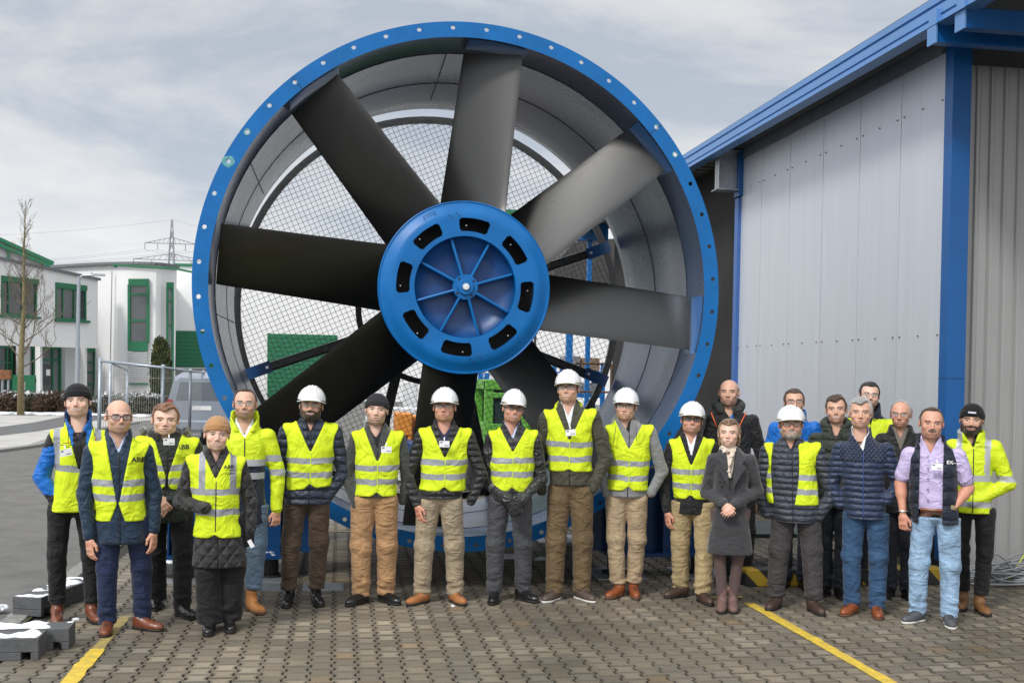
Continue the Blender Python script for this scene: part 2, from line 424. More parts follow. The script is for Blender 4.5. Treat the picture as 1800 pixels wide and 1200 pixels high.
# slot depth walls
slots = []
for q in range(8):
    ac = phs + q * PI / 4
    loop = []
    for (r_, dg) in ((.505, -12.5), (.52, -13.75), (.61, -13.1), (.625, -11.9), (.625, 11.9), (.61, 13.1), (.52, 13.75), (.505, 12.5)):
        loop.append((r_, ac + R(dg)))
    vs_ = [(r_ * math.sin(a), y, FZ + r_ * math.cos(a)) for y in (-.0525, -.035) for r_, a in loop]
    sw = MB(); slots.append(sw); sw.add(vs_, [(k, (k + 1) % 8, 8 + (k + 1) % 8, 8 + k) for k in range(8)])
hub = mobj('hub_cover', V, F, BLUE, fan); hub.data.polygons.foreach_set('use_smooth', np.ones(len(F), dtype=bool)); hub.data.set_sharp_from_angle(angle=R(28))
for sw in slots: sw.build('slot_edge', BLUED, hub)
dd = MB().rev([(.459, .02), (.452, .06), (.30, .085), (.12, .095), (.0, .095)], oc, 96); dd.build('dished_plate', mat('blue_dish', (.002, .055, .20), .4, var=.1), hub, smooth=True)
rb_ = MB()
for q in range(8):
    a = R(28 + 45 * q); dr = np.array([math.sin(a), 0, math.cos(a)]); tn = np.array([math.cos(a), 0, -math.sin(a)])
    o_ = np.array([0, 0, FZ])
    w = .006
    for (d0, d1, wd) in (((.09, -.03), (.455, -.012), w),):
        P_ = []
        for sgn in (-1, 1):
            for (r_, y) in ((.08, .09), (.08, -.045), (.40, -.01), (.458, .0), (.458, .07)):
                P_.append(o_ + dr * r_ + tn * sgn * wd + np.array([0, y, 0]))
        rb_.add(P_, [(0, 1, 2, 3, 4), (9, 8, 7, 6, 5)] + [(k, 5 + k, 5 + (k + 1) % 5, (k + 1) % 5) for k in range(5)])
    rb_.tube([o_ + dr * .09 + np.array([0, -.045, 0]), o_ + dr * .45 + np.array([0, -.004, 0])], .013, 8)
rb_.build('hub_rib', BLUE, hub, auto=40)
b_ = MB().rev([(.115, .09), (.115, -.048), (.110, -.055), (.075, -.055), (.072, -.058), (.072, -.078), (.068, -.082), (0, -.082)], oc, 48); boss = b_.build('boss', BLUE, hub, auto=35)
b_ = MB().rev([(.032, -.082), (.032, -.10), (.027, -.106), (0, -.107)], oc, 24); b_.build('shaft_cap', ZINC, boss, auto=35)
b_ = MB()
for q in range(4):
    a = R(-38 + 90 * q); c = (.093 * math.sin(a), 0, FZ + .093 * math.cos(a)); b_.rev([(.011, -.0555), (.011, -.058), (0, -.0585)], c, 12)
for q in (0, 1, 2, 4, 5):
    pass
for a, r_ in ((-14, .655), (-8, .67), (-12, .63), (-6, .645), (167, .655), (173, .67), (169, .63), (175, .645)):
    a = R(a); b_.rev([(.006, -.053), (0, -.0535)], (r_ * math.sin(a), 0, FZ + r_ * math.cos(a)), 8)
b_.build('screw_hole', BLACK, hub)
b_ = MB(); a = R(-37)
cc = np.array([.70 * math.sin(R(-28)), -.037, FZ + .70 * math.cos(R(-28))])
t1 = np.array([math.cos(R(28)), 0, math.sin(R(28))]); t2 = np.array([-math.sin(R(28)), 0, math.cos(R(28))])
for (p, q) in (((-.055, -.03), (.055, -.03)), ((.055, -.03), (.055, .03)), ((.055, .03), (-.055, .03)), ((-.055, .03), (-.055, -.03))):
    b_.tube([cc + t1 * p[0] + t2 * p[1], cc + t1 * q[0] + t2 * q[1]], .003, 5)
b_.build('label_outline', BLUED, hub)
HUBB = mat('hub_steel', (.20, .22, .25), .35, .6, var=.2)
h = MB().rev([(.765, .09), (.765, .52), (.70, .56), (.0, .56)], oc, 72); h.build('hub_drum', HUBB, fan, auto=40)
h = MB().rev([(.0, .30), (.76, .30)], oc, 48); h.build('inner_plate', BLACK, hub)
# studs seen in the slots
st_ = MB()
for q in range(8):
    for da in (-6.5,):
        a = R(7 + 45 * q + da + random.uniform(-1, 1)); r_ = .60 - random.random() * .03
        st_.tube([(r_ * math.sin(a), .16, FZ + r_ * math.cos(a)), (r_ * math.sin(a), .06, FZ + r_ * math.cos(a))], .006, 8)
        pass
st_.build('stud', ZINC, hub)
# blades
def blade_mat():
    m_ = mat('carbon_blade', (0.009, 0.0088, 0.008), 0.34, 0.0, var=0.35, vs=2.0, spec=0.75, bump=.05, bs=25, stretch=(1, 1, .35))
    return m_
CARB = blade_mat()
def blade(ang):
    n_s, n_c = 26, 20
    V, F = [], []
    for i in range(n_s):
        t = i / (n_s - 1); r_ = .70 + t * (2.222 - .70)
        pitch = R(42 - 18 * t ** .7); pc = .575 - .045 * t         # projected chord
        if i == n_s - 1: pc -= .004
        ch = pc / math.cos(pitch); th = (.034 - .018 * t) * ch / .6
        sec = []
        for k in range(n_c):
            u = 2 * PI * k / n_c
            xx = .5 * math.cos(u); yy = .5 * th * math.sin(u) * (1.0 + .35 * math.cos(u)) ** 1.0
            cam_ = .008 * ch * (1 - 4 * xx * xx)
            X_ = xx * ch; Y_ = yy - cam_
            # X_ + = clockwise side (forward, towards -Y)
            gx = X_ * math.cos(pitch) + Y_ * math.sin(pitch); gy = -X_ * math.sin(pitch) + Y_ * math.cos(pitch)
            sec.append((gx, gy + .28, r_))
        V += sec
    for i in range(n_s - 1):
        for k in range(n_c):
            k2 = (k + 1) % n_c; F.append((i * n_c + k, i * n_c + k2, (i + 1) * n_c + k2, (i + 1) * n_c + k))
    F += [tuple(range(n_c))[::-1], tuple((n_s - 1) * n_c + k for k in range(n_c))]
    V = np.array(V); ca, sa = math.cos(ang), math.sin(ang)
    W = np.stack([V[:, 0], V[:, 1], V[:, 2]], 1)
    o = mobj('blade', W, F, CARB, fan); o.location = (0, 0, FZ); o.rotation_euler = (0, ang, 0)
    o.data.polygons.foreach_set('use_smooth', np.ones(len(F), dtype=bool)); o.data.set_sharp_from_angle(angle=R(50))
    return o
b0 = blade(R(6.5))
for q in range(1, 8):
    c = b0.copy(); link(c, fan); c.rotation_euler = (0, R(6.5 + 45 * q), 0)
# rear guard
GY = 3.7
s = MB(); s.rev([(2.30, GY - .03), (2.38, GY - .03), (2.38, GY + .03), (2.30, GY + .03)], oc, 96, close=True)
grd = s.build('guard_ring', BLK, fan)
s = MB(); a = R(24); RR = 2.31
WIRE = mat('guard_wire', (.05, .05, .05), .5, var=0)
for dirn in (a, a + PI / 2):
    d1 = np.array([math.cos(dirn), 0, math.sin(dirn)]); d2 = np.array([-math.sin(dirn), 0, math.cos(dirn)])
    k = -38
    while k <= 38:
        off = k * .0605; L = math.sqrt(max(0, RR * RR - off * off))
        if L > .05:
            p = np.array([0, GY + (.003 if dirn == a else -.003), FZ]) + d2 * off
            s.tube([p - d1 * L, p + d1 * L], .0026, 4, cap=False)
        k += 1
s.build('wire_mesh', WIRE, grd)
s = MB().rev([(.86, GY - .16), (.93, GY - .16), (.93, GY + .02), (.86, GY + .02)], oc, 64, close=True); s.build('inner_ring', BLK, fan)
for sx in (-1, 1):
    for sz in (-1, 1):
        a = R(21); e_ = (sx * 2.26 * math.cos(a), GY - .12, FZ + sz * 2.26 * math.sin(a)); i_ = (sx * .88 * math.cos(a * 1.1), GY - .12, FZ + sz * .88 * math.sin(a * 1.1))
        s = MB().beam(e_, i_, .11, .13, up=(0, 1, 0)); st = s.build('strut', BLK, fan, bevel=.02)
        o_ = (sx * 2.39 * math.cos(a), 2.9, FZ + sz * 2.39 * math.sin(a))
        s = MB().beam((sx * 2.05 * math.cos(a), GY - .20, FZ + sz * 2.05 * math.sin(a)), (sx * 2.36 * math.cos(a), GY - .20, FZ + sz * 2.36 * math.sin(a)), .14, .012, up=(0, 1, 0))
        s.beam((sx * 2.27 * math.cos(a), .9, FZ + sz * 2.27 * math.sin(a)), (sx * 2.24 * math.cos(a), GY - .2, FZ + sz * 2.24 * math.sin(a)), .10, .02, up=(0, 0, 1)) if False else None
        bk = s.build('bracket', BLUED, st)
        s = MB().tube([(sx * 2.1 * math.cos(a), GY - .20, FZ + sz * 2.1 * math.sin(a)), (sx * 2.1 * math.cos(a), GY - .225, FZ + sz * 2.1 * math.sin(a))], .018, 8); s.build('bolt', ZINC, bk)
for sx in (-1, 1):
    s = MB().beam((sx * .42, GY - .12, FZ - .80), (sx * .75, GY - .12, FZ - 2.28), .12, .12, up=(0, 1, 0)); s.build('strut', BLK, fan, bevel=.015)
MOT = mat('motor_grey', (.05, .06, .08), .5, var=.2)
s = MB().rev([(.0, .6), (.33, .6), (.36, .66), (.36, 2.0), (.30, 2.1), (.0, 2.1)], oc, 40); s.tube([(0, 2.0, FZ), (0, GY, FZ)], .12, 12); s.build('motor', MOT, fan, auto=35)
# supports
def support(x0, x1, y, sgn, nm='support_leg'):
    s = MB(); zb = .20
    s.bb((x0, y - .02, zb), (x1, y + .42, zb + .035))
    s.bb((x0 + .02, y + .19, zb + .035), (x1 - .02, y + .21, 1.0 if sgn else .9))
    for xx in np.linspace(x0 + .03, x1 - .03, 3):
        s.bb((xx - .008, y, zb + .035), (xx + .008, y + .19, .85)); s.bb((xx - .008, y + .21, zb + .035), (xx + .008, y + .40, .85))
    # curved saddle up to the casing
    o = s.build(nm, BLUED, fan)
    for xx in (x0 + .13, x1 - .13):
        s = MB(); s.tube([(xx, y + .2, 0.03), (xx, y + .2, zb)], .085, 16); s.tube([(xx, y + .2, .013), (xx, y + .2, .03)], .14, 16)
        s.build('vibration_mount', BLACK, o)
        s = MB(); s.bb((xx - .25, y - .12, .001), (xx + .25, y + .5, .012)); s.build('mount_plate', STEEL, o)
    return o
for (x0, x1, y) in ((-2.66, -1.60, .46), (1.50, 2.62, .46), (-2.3, -1.35, 2.75), (1.35, 2.3, 2.75)):
    support(x0, x1, y, 1)
s = MB()
for sx in (-1, 1):
    for y in (.66, 2.95):
        # web plate between leg and casing, cut to the curve
        pts = []
        xs = np.linspace(1.25, 2.35, 10)
        up_ = [(sx * x, FZ - math.sqrt(max(.01, 2.29 ** 2 - x * x)) if x < 2.28 else FZ - .3) for x in xs]
        up_ = [(x, min(z, 1.05)) for x, z in up_]
        poly = up_ + [(sx * 2.55, 1.05), (sx * 2.55, .235), (sx * 1.35, .235)]
        s = MB(); s.prism(poly, y - .008, y + .008, ax=1); s.build('saddle_web', BLUED, fan)
for x in (-2.5, -1.6, 1.6, 2.5): s = MB(); s.bb((x - .06, .5, .235), (x + .06, 3.2, .36)); s.build('base_rail', BLUED, fan)
SNOWY = SNOW
# snow patches on the plates
s = MB()
for k in range(70):
    x = -1.98 + random.random() * .33; y = .47 + random.random() * .38
    s.tube([(x, y, .2355), (x, y, .237 + random.random() * .004)], .006 + random.random() * .014, 6)
s.build('snow_remnant', SNOW, fan)
# ---------------------------------------------------------------- hall on the right
WX, WY0, WY1 = 5.967, 10.36, 16.14
PANEL = mat('wall_panel_paint', (0.60, 0.625, 0.67), 0.40, 0.2, var=0.06, vs=1.6, spec=0.5, stretch=(1, 5, .22))
PANELD = mat('flashing_grey', (0.28, 0.29, 0.30), 0.5, 0.3, var=0.22, vs=5, stretch=(1, 6, .6))
CORR = mat('corrugated_sheet', (0.40, 0.395, 0.39), 0.45, 0.35, var=0.10, vs=1.2, stretch=(1, 1, .2))
DARKI = mat('dark_interior', (0.020, 0.019, 0.018), .9, var=.5, vs=1.2)
hall = empty('workshop_hall', (WX, WY0, 0), 0, 'grey panelled workshop hall with blue corner post and blue roof edge at the right', 'hall')
def H(n, s, m_, par=hall, **k):
    V = np.concatenate(s.V) - np.array([WX, WY0, 0]); s.V = [V]; return s.build(n, m_, par, **k)
ys = [10.335, 11.245, 12.20, 13.198, 14.244, 15.255, 16.10]
s = MB()
for a, b in zip(ys[:-1], ys[1:]): s.bb((WX + .02, a + .006, .42), (WX + .12, b - .006, 5.28))
wall = H('side_wall', s, PANEL)
s = MB(); s.bb((WX + .045, 10.4, .40), (WX + .14, 16.1, 5.5)); H('panel_joint', s, DARKI, wall)
s = MB(); s.bb((WX + .0, 10.42, 5.285), (WX + .10, 16.1, 5.50))
for y in ys[1:-1]: s.bb((WX - .006, y + .30, 5.285), (WX + .01, y + .31, 5.46))
H('flashing', s, PANELD)
s = MB(); s.tube([(WX - .07, 10.1, 5.47), (WX - .07, 17.2, 5.47)], .055, 12); H('roof_pipe', s, mat('dark_pipe', (.05, .052, .055), .5, var=.2))
s = MB()
for z in (4.81, 2.442):
    for a, b in zip(ys[:-1], ys[1:]):
        for f in (.08, .5, .92):
            y = a + (b - a) * f; s.tube([(WX + .02, y, z), (WX + .006, y, z)], .0085, 8)
H('panel_screw', s, mat('screw_dark', (.20, .19, .18), .5, .5, var=0), wall)
# corner post, front corrugated wall
s = MB(); s.bb((WX - .008, WY0 - .18, .18), (WX + .193, WY0 - .03, 5.33)); H('corner_post', s, BLUEW, bevel=.004)
s = MB(); s.bb((WX - .011, WY0 - .183, 2.0), (WX + .196, WY0 - .179, 2.006)); s.bb((WX - .011, WY0 - .179, 2.0), (WX - .0075, WY0 - .03, 2.006)); H('post_joint', s, BLUED)
s = MB(); s.bb((WX - .035, 16.06, .1), (WX + .04, 16.2, 4.70)); H('end_post', s, mat('end_post_blue', (.045, .13, .38), .4, var=.08), bevel=.004)
s = MB(); s.bb((WX - .045, 16.0, 4.72), (WX + .05, 16.22, 5.42)); H('end_post', s, BLUEW, bevel=.004)
# corrugated sheet: trapezoid profile along X
prof = []; x = WX + .19; p = .155
while x < 12.5:
    prof += [(x, WY0 + .10), (x + .060, WY0 + .10), (x + .068, WY0 + .075), (x + .072, WY0 + .075), (x + .080, WY0 + .10), (x + .118, WY0 + .10), (x + .124, WY0 + .094), (x + .130, WY0 + .10)]; x += p
V = []; F = []
zs_ = [.02, 1.2, 2.4, 3.6, 5.2]
for zi, z in enumerate(zs_):
    for (a, b) in prof: V.append((a - WX, b - WY0, z))
m_ = len(prof)
for zi in range(len(zs_) - 1):
    for k in range(m_ - 1): F.append((zi * m_ + k, zi * m_ + k + 1, (zi + 1) * m_ + k + 1, (zi + 1) * m_ + k))
mobj('corrugated_wall', V, F, CORR, hall)
# beams under the front canopy, fascia, roof
for (px, y0) in ((5.41, 9.62), (5.43, 9.18)):
    s = MB()
    z1, z0 = (5.30, 5.115)
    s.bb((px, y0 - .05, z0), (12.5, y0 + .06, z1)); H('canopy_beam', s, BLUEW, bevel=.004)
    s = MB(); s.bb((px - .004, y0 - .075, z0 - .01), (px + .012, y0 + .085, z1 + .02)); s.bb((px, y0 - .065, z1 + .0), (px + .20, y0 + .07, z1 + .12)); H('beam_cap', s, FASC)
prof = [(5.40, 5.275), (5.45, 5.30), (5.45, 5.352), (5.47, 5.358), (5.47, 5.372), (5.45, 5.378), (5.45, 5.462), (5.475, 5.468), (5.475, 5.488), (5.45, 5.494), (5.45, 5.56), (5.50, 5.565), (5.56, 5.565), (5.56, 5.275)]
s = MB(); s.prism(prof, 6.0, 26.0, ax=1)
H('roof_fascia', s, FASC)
s = MB(); s.bb((5.56, 6.0, 5.515), (20, 26, 5.56)); s.bb((5.50, 6.0, 5.565), (20, 26, 5.60)); roof = H('roof', s, mat('roof_sheet', (.10, .11, .12), .6, var=.2))
s = MB()
for k in range(30): s.bb((5.6, 16.3 + k * .30, 5.47), (11, 16.3 + k * .30 + .17, 5.512))
H('soffit_rib', s, mat('soffit', (.20, .20, .19), .7, var=.2), roof)
# galvanised rafter end at the far corner
s = MB(); s.bb((WX - .36, 16.02, 4.82), (WX - .352, 16.20, 5.38)); s.bb((WX - .40, 15.98, 4.80), (WX - .05, 16.24, 4.815)); s.bb((WX - .40, 15.98, 5.385), (WX - .05, 16.24, 5.40)); s.bb((WX - .36, 16.10, 4.815), (WX - .05, 16.12, 5.385))
H('rafter_end', s, STEEL)
# open bay beyond: dark wall, beam, duct
s = MB(); s.bb((7.1, 24.2, 0), (14, 24.4, 5.4)); s.bb((WX + .1, 16.3, 0), (WX + .3, 24.2, 5.4)); H('inner_wall', s, DARKI)
s = MB(); s.bb((6.1, 20.5, 4.75), (12, 20.75, 5.05)); s.bb((6.6, 22.8, 4.1), (12, 23.0, 4.45)); H('inner_beam', s, mat('concrete_beam', (.10, .095, .09), .85, var=.3))
s = MB(); s.bb((6.0, 19.0, 4.36), (12, 19.08, 4.44)); H('tie_beam', s, BLUED)
s = MB(); s.tube([(6.6 + .42 * math.cos(t), 21.0, 3.35 + .42 * math.sin(t)) for t in np.linspace(0, PI, 14)], .10, 14); s.tube([(7.02, 21, 3.35), (7.02, 21, .3)], .1, 12); H('vent_duct', s, mat('duct_white', (.55, .54, .50), .6, var=.1))
# hazard painted beam & sheets lying at the wall foot
haz = bpy.data.materials.new('hazard_stripes'); haz.use_nodes = True
n, l = haz.node_tree.nodes, haz.node_tree.links; t = n.new('ShaderNodeTexCoord'); sp = n.new('ShaderNodeSeparateXYZ'); l.new(t.outputs['Object'], sp.inputs[0])
q_ = mnode(n, l, 'ADD', sp.outputs[0], sp.outputs[2]); q_ = mnode(n, l, 'MULTIPLY', q_, 3.2); q_ = mnode(n, l, 'FRACT', q_); q_ = mnode(n, l, 'GREATER_THAN', q_, .5)
mx_ = n.new('ShaderNodeMix'); mx_.data_type = 'RGBA'; mx_.inputs['A'].default_value = (.42, .28, .02, 1); mx_.inputs['B'].default_value = (.02, .02, .02, 1); l.new(q_, mx_.inputs['Factor'])
l.new(mx_.outputs['Result'], n['Principled BSDF'].inputs['Base Color']); n['Principled BSDF'].inputs['Roughness'].default_value = .6
def simple(name, s, m_, label, cat, group=None, origin=None, **k):
    V = np.concatenate(s.V)
    if origin is None: origin = np.array([V[:, 0].mean(), V[:, 1].mean(), V[:, 2].min()])
    s.V = [V - origin]; o = s.build(name, m_, None, loc=tuple(origin), **k); return tag(o, label, cat, group)
s = MB(); s.bb((3.83, 9.93, .0), (5.95, 10.12, .16)); simple('barrier_beam', s, haz, 'low yellow and black striped barrier beam on the paving behind the legs', 'barrier', bevel=.01)
s = MB(); s.bb((3.9, 10.6, .36), (5.7, 11.6, .40)); s.bb((3.95, 10.62, 0), (4.05, 10.72, .36)); s.bb((5.5, 10.62, 0), (5.6, 10.72, .36)); s.bb((3.95, 11.48, 0), (4.05, 11.58, .36)); s.bb((5.5, 11.48, 0), (5.6, 11.58, .36))
simple('work_table', s, mat('table_dark_green', (.015, .03, .028), .5), 'low dark steel table standing behind the people at the hall wall', 'table')
s = MB(); M_ = Matrix.Rotation(R(16), 3, 'Y')
s.box((4.3, 13.2, .62), (1.5, 1.0, .10), M=M_); s.bb((3.75, 12.9, 0), (3.85, 13.5, .55)); s.bb((4.8, 12.9, 0), (4.9, 13.5, .42)); simple('wooden_board', s, mat('board', (.32, .17, .10), .7, var=.2), 'brown board on blocks between the fan and the hall wall', 'board')
# cables heaped at the corrugated wall
CAB = mat('grey_cable', (.26, .27, .28), .5, var=.15)
cabx = empty('cable_heap', (6.5, 9.95, 0), 0, 'tangled heap of grey cables on the paving at the corrugated wall', 'cables')
for k in range(16):
    s = MB(); pts = []; ph = random.random() * 6; rr = .18 + random.random() * .32; cx = random.uniform(-.35, .75); cy = random.uniform(-.1, .18)
    for t in np.linspace(0, 2 * PI * 1.6, 40):
        pts.append((cx + rr * 1.5 * math.cos(t + ph) + .05 * math.sin(3 * t + ph), cy + rr * .45 * math.sin(t + ph), .02 + .012 * k * (0.6 + .5 * math.sin(t * 1.3 + ph)) + .10 * max(0, math.sin(t + ph * 2)) ))
    s.tube(pts, .0085, 6); s.build('cable', CAB, cabx, smooth=True)
s = MB(); s.tube([(6.35, 9.80, .02), (6.9, 9.76, .02), (7.6, 9.86, .02)], .02, 8); s.tube([(6.3, 9.66, .018), (7.0, 9.62, .018), (7.7, 9.6, .018)], .014, 8); s.build('hose', CAB, cabx, smooth=True)
s = MB(); s.tube([(6.78, 9.98, .02), (6.84, 10.02, .5), (6.90, 10.06, 1.1), (7.0, 10.1, 3)], .028, 10); simple('leaning_pipe', s, STEEL, 'thin grey pipe leaning at the corrugated wall behind the cables', 'pipe', smooth=True)
s = MB(); s.tube([(6.9, 9.98, 1.6), (6.83, 9.97, 1.15), (6.86, 9.98, .75), (6.72, 9.97, .3), (6.5, 9.9, .05)], .006, 6); simple('earth_cable', s, mat('yellow_green', (.55, .62, .03), .5, var=0), 'yellow green earth cable hanging down by the corrugated wall', 'cable', smooth=True)

# ---------------------------------------------------------------- office building and gate hall on the left
WHITE = mat('white_render', (0.74, 0.74, 0.735), 0.85, var=0.05, vs=.5, bump=.15, bs=40, stretch=(1, 1, .4))
GREY = mat('grey_render', (0.50, 0.51, 0.52), 0.85, var=0.05)
COPE = mat('roof_coping', (0.14, 0.15, 0.16), .6, var=.1)
WIN = glass('window_glass', (0.055, 0.065, 0.07))
WINL = glass('window_glass_pale', (0.16, 0.17, 0.175), .1)
BLIND = mat('blind_slats', (.55, .56, .57), .5, var=.05)
class Facade:
    def __init__(s, px0, Y0, px1, Y1, root):
        a = onY(px0, 640, Y0); b = onY(px1, 640, Y1); s.a, s.b, s.root = a[:2], b[:2], root
        d = (s.b - s.a) / np.linalg.norm(s.b - s.a); s.d = np.array([d[0], d[1], 0]); s.nrm = np.array([d[1], -d[0], 0])  # towards camera
        s.o = np.array(root.location)
    def pt(s, px, py, off=0): 
        p = onV(px, py, s.a, s.b); return p + s.nrm * off
    def quad(s, name, m_, pts, off, depth, par=None):
        """pts in order; slab from off to off-depth along the normal"""
        P_ = [s.pt(x, y) for x, y in pts]; n = len(P_)
        V = [p + s.nrm * off - s.o for p in P_] + [p + s.nrm * (off - depth) - s.o for p in P_]
        F = [tuple(range(n)), tuple(range(n, 2 * n))[::-1]] + [(k, (k + 1) % n, n + (k + 1) % n, n + k) for k in range(n)]
        return MBX(name, V, F, m_, par or s.root)
    def bars(s, name, m_, segs, w, off, par=None):
        if name in ('mullion', 'window_sill', 'roof_edge', 'post') and len(segs) > 1:
            return [s.bars(name, m_, [q], w, off, par) for q in segs][0]
        mb = MB()
        for (x0, y0, x1, y1) in segs:
            p, q = s.pt(x0, y0, off), s.pt(x1, y1, off); mb.beam(p - s.o, q - s.o, w, w, up=tuple(s.nrm))
        return mb.build(name, m_, par or s.root)
def MBX(name, V, F, m_, par): return mobj(name, V, F, m_, par)
def window(f, c, mull_v, mull_h, fw, glassm, head=None, label=None, recess=.12):
    """c = 4 pixel corners TL TR BR BL"""
    (x0, y0), (x1, y1), (x2, y2), (x3, y3) = c
    fr = f.bars('window', GREEN, [(x0, y0, x1, y1), (x1, y1, x2, y2), (x2, y2, x3, y3), (x3, y3, x0, y0)], fw, .0)
    lerp = lambda a, b, t: a + (b - a) * t
    segs = []
    for t in mull_v: segs.append((lerp(x0, x1, t), lerp(y0, y1, t), lerp(x3, x2, t), lerp(y3, y2, t)))
    for t in mull_h: segs.append((lerp(x0, x3, t), lerp(y0, y3, t), lerp(x1, x2, t), lerp(y1, y2, t)))
    if segs: f.bars('mullion', GREEN, segs, fw * .75, -.01, fr)
    f.quad('pane', glassm, c, -.03, .03, fr)
    if head: f.quad('head_panel', GREEN, head, .06, .14, fr)
    return fr
off_ = empty('office_building', tuple(onY(90, 700, 56) * np.array([1, 1, 0])), 0, 'white two storey office building with green framed windows at the left edge', 'building')
f = Facade(-60, 51.5, 172, 60, off_)
# upper storey slab with wall pieces round the openings
def wallpieces(f, xs, top, bot, holes, m_, off, dep):
    """top/bot functions of px giving py; holes list of (x0,x1,ytop0,ytop1,ybot0,ybot1)"""
    s = None
    cuts = sorted(set([xs[0], xs[1]] + [h[0] for h in holes] + [h[1] for h in holes]))
    V, F = [], []
    def q(x0, x1, ya0, ya1, yb0, yb1):
        b_ = len(V); P_ = [f.pt(x0, ya0), f.pt(x1, ya1), f.pt(x1, yb1), f.pt(x0, yb0)]
        for o_ in (off, off - dep): V.extend([p + f.nrm * o_ - f.o for p in P_])
        F.extend([tuple(b_ + i for i in t) for t in ((0, 1, 2, 3), (7, 6, 5, 4), (0, 4, 5, 1), (2, 6, 7, 3), (1, 5, 6, 2), (3, 7, 4, 0))])
    for a, b in zip(cuts[:-1], cuts[1:]):
        hs = [h for h in holes if h[0] <= a + 1e-6 and h[1] >= b - 1e-6]
        if hs:
            h = hs[0]; q(a, b, top(a), top(b), h[2], h[3]); q(a, b, h[4], h[5], bot(a), bot(b))
        else: q(a, b, top(a), top(b), bot(a), bot(b))
    return mobj('wall', V, F, m_, f.root)
top = lambda x: 455 + (491 - 455) * x / 175.; bot = lambda x: 607 + (612 - 607) * x / 175.
wallpieces(f, (-60, 172), top, bot, [(2, 66, 484, 491, 552, 557), (97, 152, 496, 502, 562, 564)], WHITE, .0, .35)
f.quad('roof_coping', COPE, [(-60, top(-60) - 4), (174, top(174) - 2), (174, top(174) + 2.5), (-60, top(-60) + 1)], .12, .5)
window(f, [(3, 493), (63, 499), (63, 555), (3, 550)], (.2, .6), (), .08, WIN, head=[(2, 484), (66, 491), (66, 500), (2, 494)])
window(f, [(98, 505), (150, 511), (150, 562), (98, 560)], (.24, .62), (), .08, WIN, head=[(97, 496), (152, 502), (152, 511), (97, 505)])
f.bars('window_sill', GREEN, [(-2, 555, 68, 559), (95, 563, 155, 565.5)], .12, .08)
# ground floor set back
f2 = Facade(-60, 54, 172, 62.3, off_)
f2.quad('wall', GREY, [(-60, 604), (-6, 604), (-6, 715), (-60, 715)], 0, .2)
f2.quad('pillar', WHITE, [(41, 606), (45, 606), (45, 712), (41, 712)], 1.0, .3)
f2.quad('wall', GREY, [(22, 606), (38, 606), (38, 712), (22, 712)], .5, .3)
f2.quad('wall', GREY, [(106, 608), (134, 609), (134, 712), (106, 712)], .3, .3)
window(f2, [(-6, 610), (20, 610), (20, 700), (-6, 700)], (.7,), (.3, .55, .85), .10, WIN)
dr = window(f2, [(47, 612), (105, 612), (105, 695), (47, 695)], (.2, .78), (.25,), .14, WINL)
f2.quad('door_panel', WIN, [(61, 640), (89, 640), (89, 692), (61, 692)], .05, .05, dr)
f2.quad('notice', mat('paper', (.8, .8, .8), .8, var=0), [(79, 649), (86, 649), (86, 660), (79, 660)], .08, .02, dr)
f2.quad('wall', WHITE, [(132, 609), (136, 609), (136, 712), (132, 712)], .6, .3)
window(f2, [(139, 617), (166, 617), (166, 705), (139, 705)], (), (.22, .42, .66, .85), .12, WINL, head=[(138, 611), (168, 611), (168, 617), (138, 617)])
# volume behind
s = MB(); pa = f.pt(-60, 640) - f.o; pb = f.pt(172, 640) - f.o; z1 = (f.pt(0, top(0)) - f.o)[2] - .5
for a0, b0_, z_ in ((pa, pb, 2.75),): pass
P_ = [pa[:2] + np.array([.1, 4.6]), pb[:2] + np.array([-.1, 4.6]), pb[:2] + np.array([0, 12]), pa[:2] + np.array([0, 14])]
s.prism([tuple(p) for p in P_], -.1, z1 - 1.0, ax=2); s.build('building_core', mat('room_dark', (.03, .03, .03), .9, var=0), off_)
# round stair tower
tw = empty('stair_tower', tuple(onY(215, 700, 64) * np.array([1, 1, 0])), 0, 'white round fronted tower with tall green framed window between office and gate hall', 'building')
a_ = onY(92, 640, 66); b_ = onY(308, 640, 60.5); zt = 7.35
# gently curved front: arc through points given by pixel and distance
arc = []
for k in range(25):
    t = k / 24; px = 92 + (308 - 92) * t; Yd = 64.5 - 4.0 * math.sin(PI * min(1, t * .62 + .0)) + 1.2 * max(0, t - .85) * 6
    arc.append(onY(px, 640, Yd)[:2])
arc = np.array(arc)
# drop tower front as wall with window opening (arc index ranges)
to = np.array(tw.location)
def towerwall():
    V, F = [], []
    def q(i0, i1, z0, z1):
        for i in range(i0, i1):
            b_ = len(V); p, q_ = arc[i], arc[i + 1]
            n_ = np.array([(q_ - p)[1], -(q_ - p)[0]]); n_ /= np.linalg.norm(n_)
            for (c, z) in ((p, z0), (q_, z0), (q_, z1), (p, z1)): V.append((c[0] - to[0], c[1] - to[1], z))
            for (c, z) in ((p, z0), (q_, z0), (q_, z1), (p, z1)): V.append((c[0] - n_[0] * .3 - to[0], c[1] - n_[1] * .3 - to[1], z))
            F.extend([tuple(b_ + i_ for i_ in t) for t in ((0, 1, 2, 3), (7, 6, 5, 4), (0, 4, 5, 1), (2, 6, 7, 3), (1, 5, 6, 2), (3, 7, 4, 0))])
    q(0, 24, 0, zt)
    return mobj('wall', V, F, WHITE, tw)
towerwall()
s = MB()
for i in range(24):
    p, q_ = arc[i], arc[i + 1]; s.beam((p[0] - to[0], p[1] - to[1] - .1, zt + .06), (q_[0] - to[0], q_[1] - to[1] - .1, zt + .06), .4, .14)
s.build('roof_coping', COPE, tw)
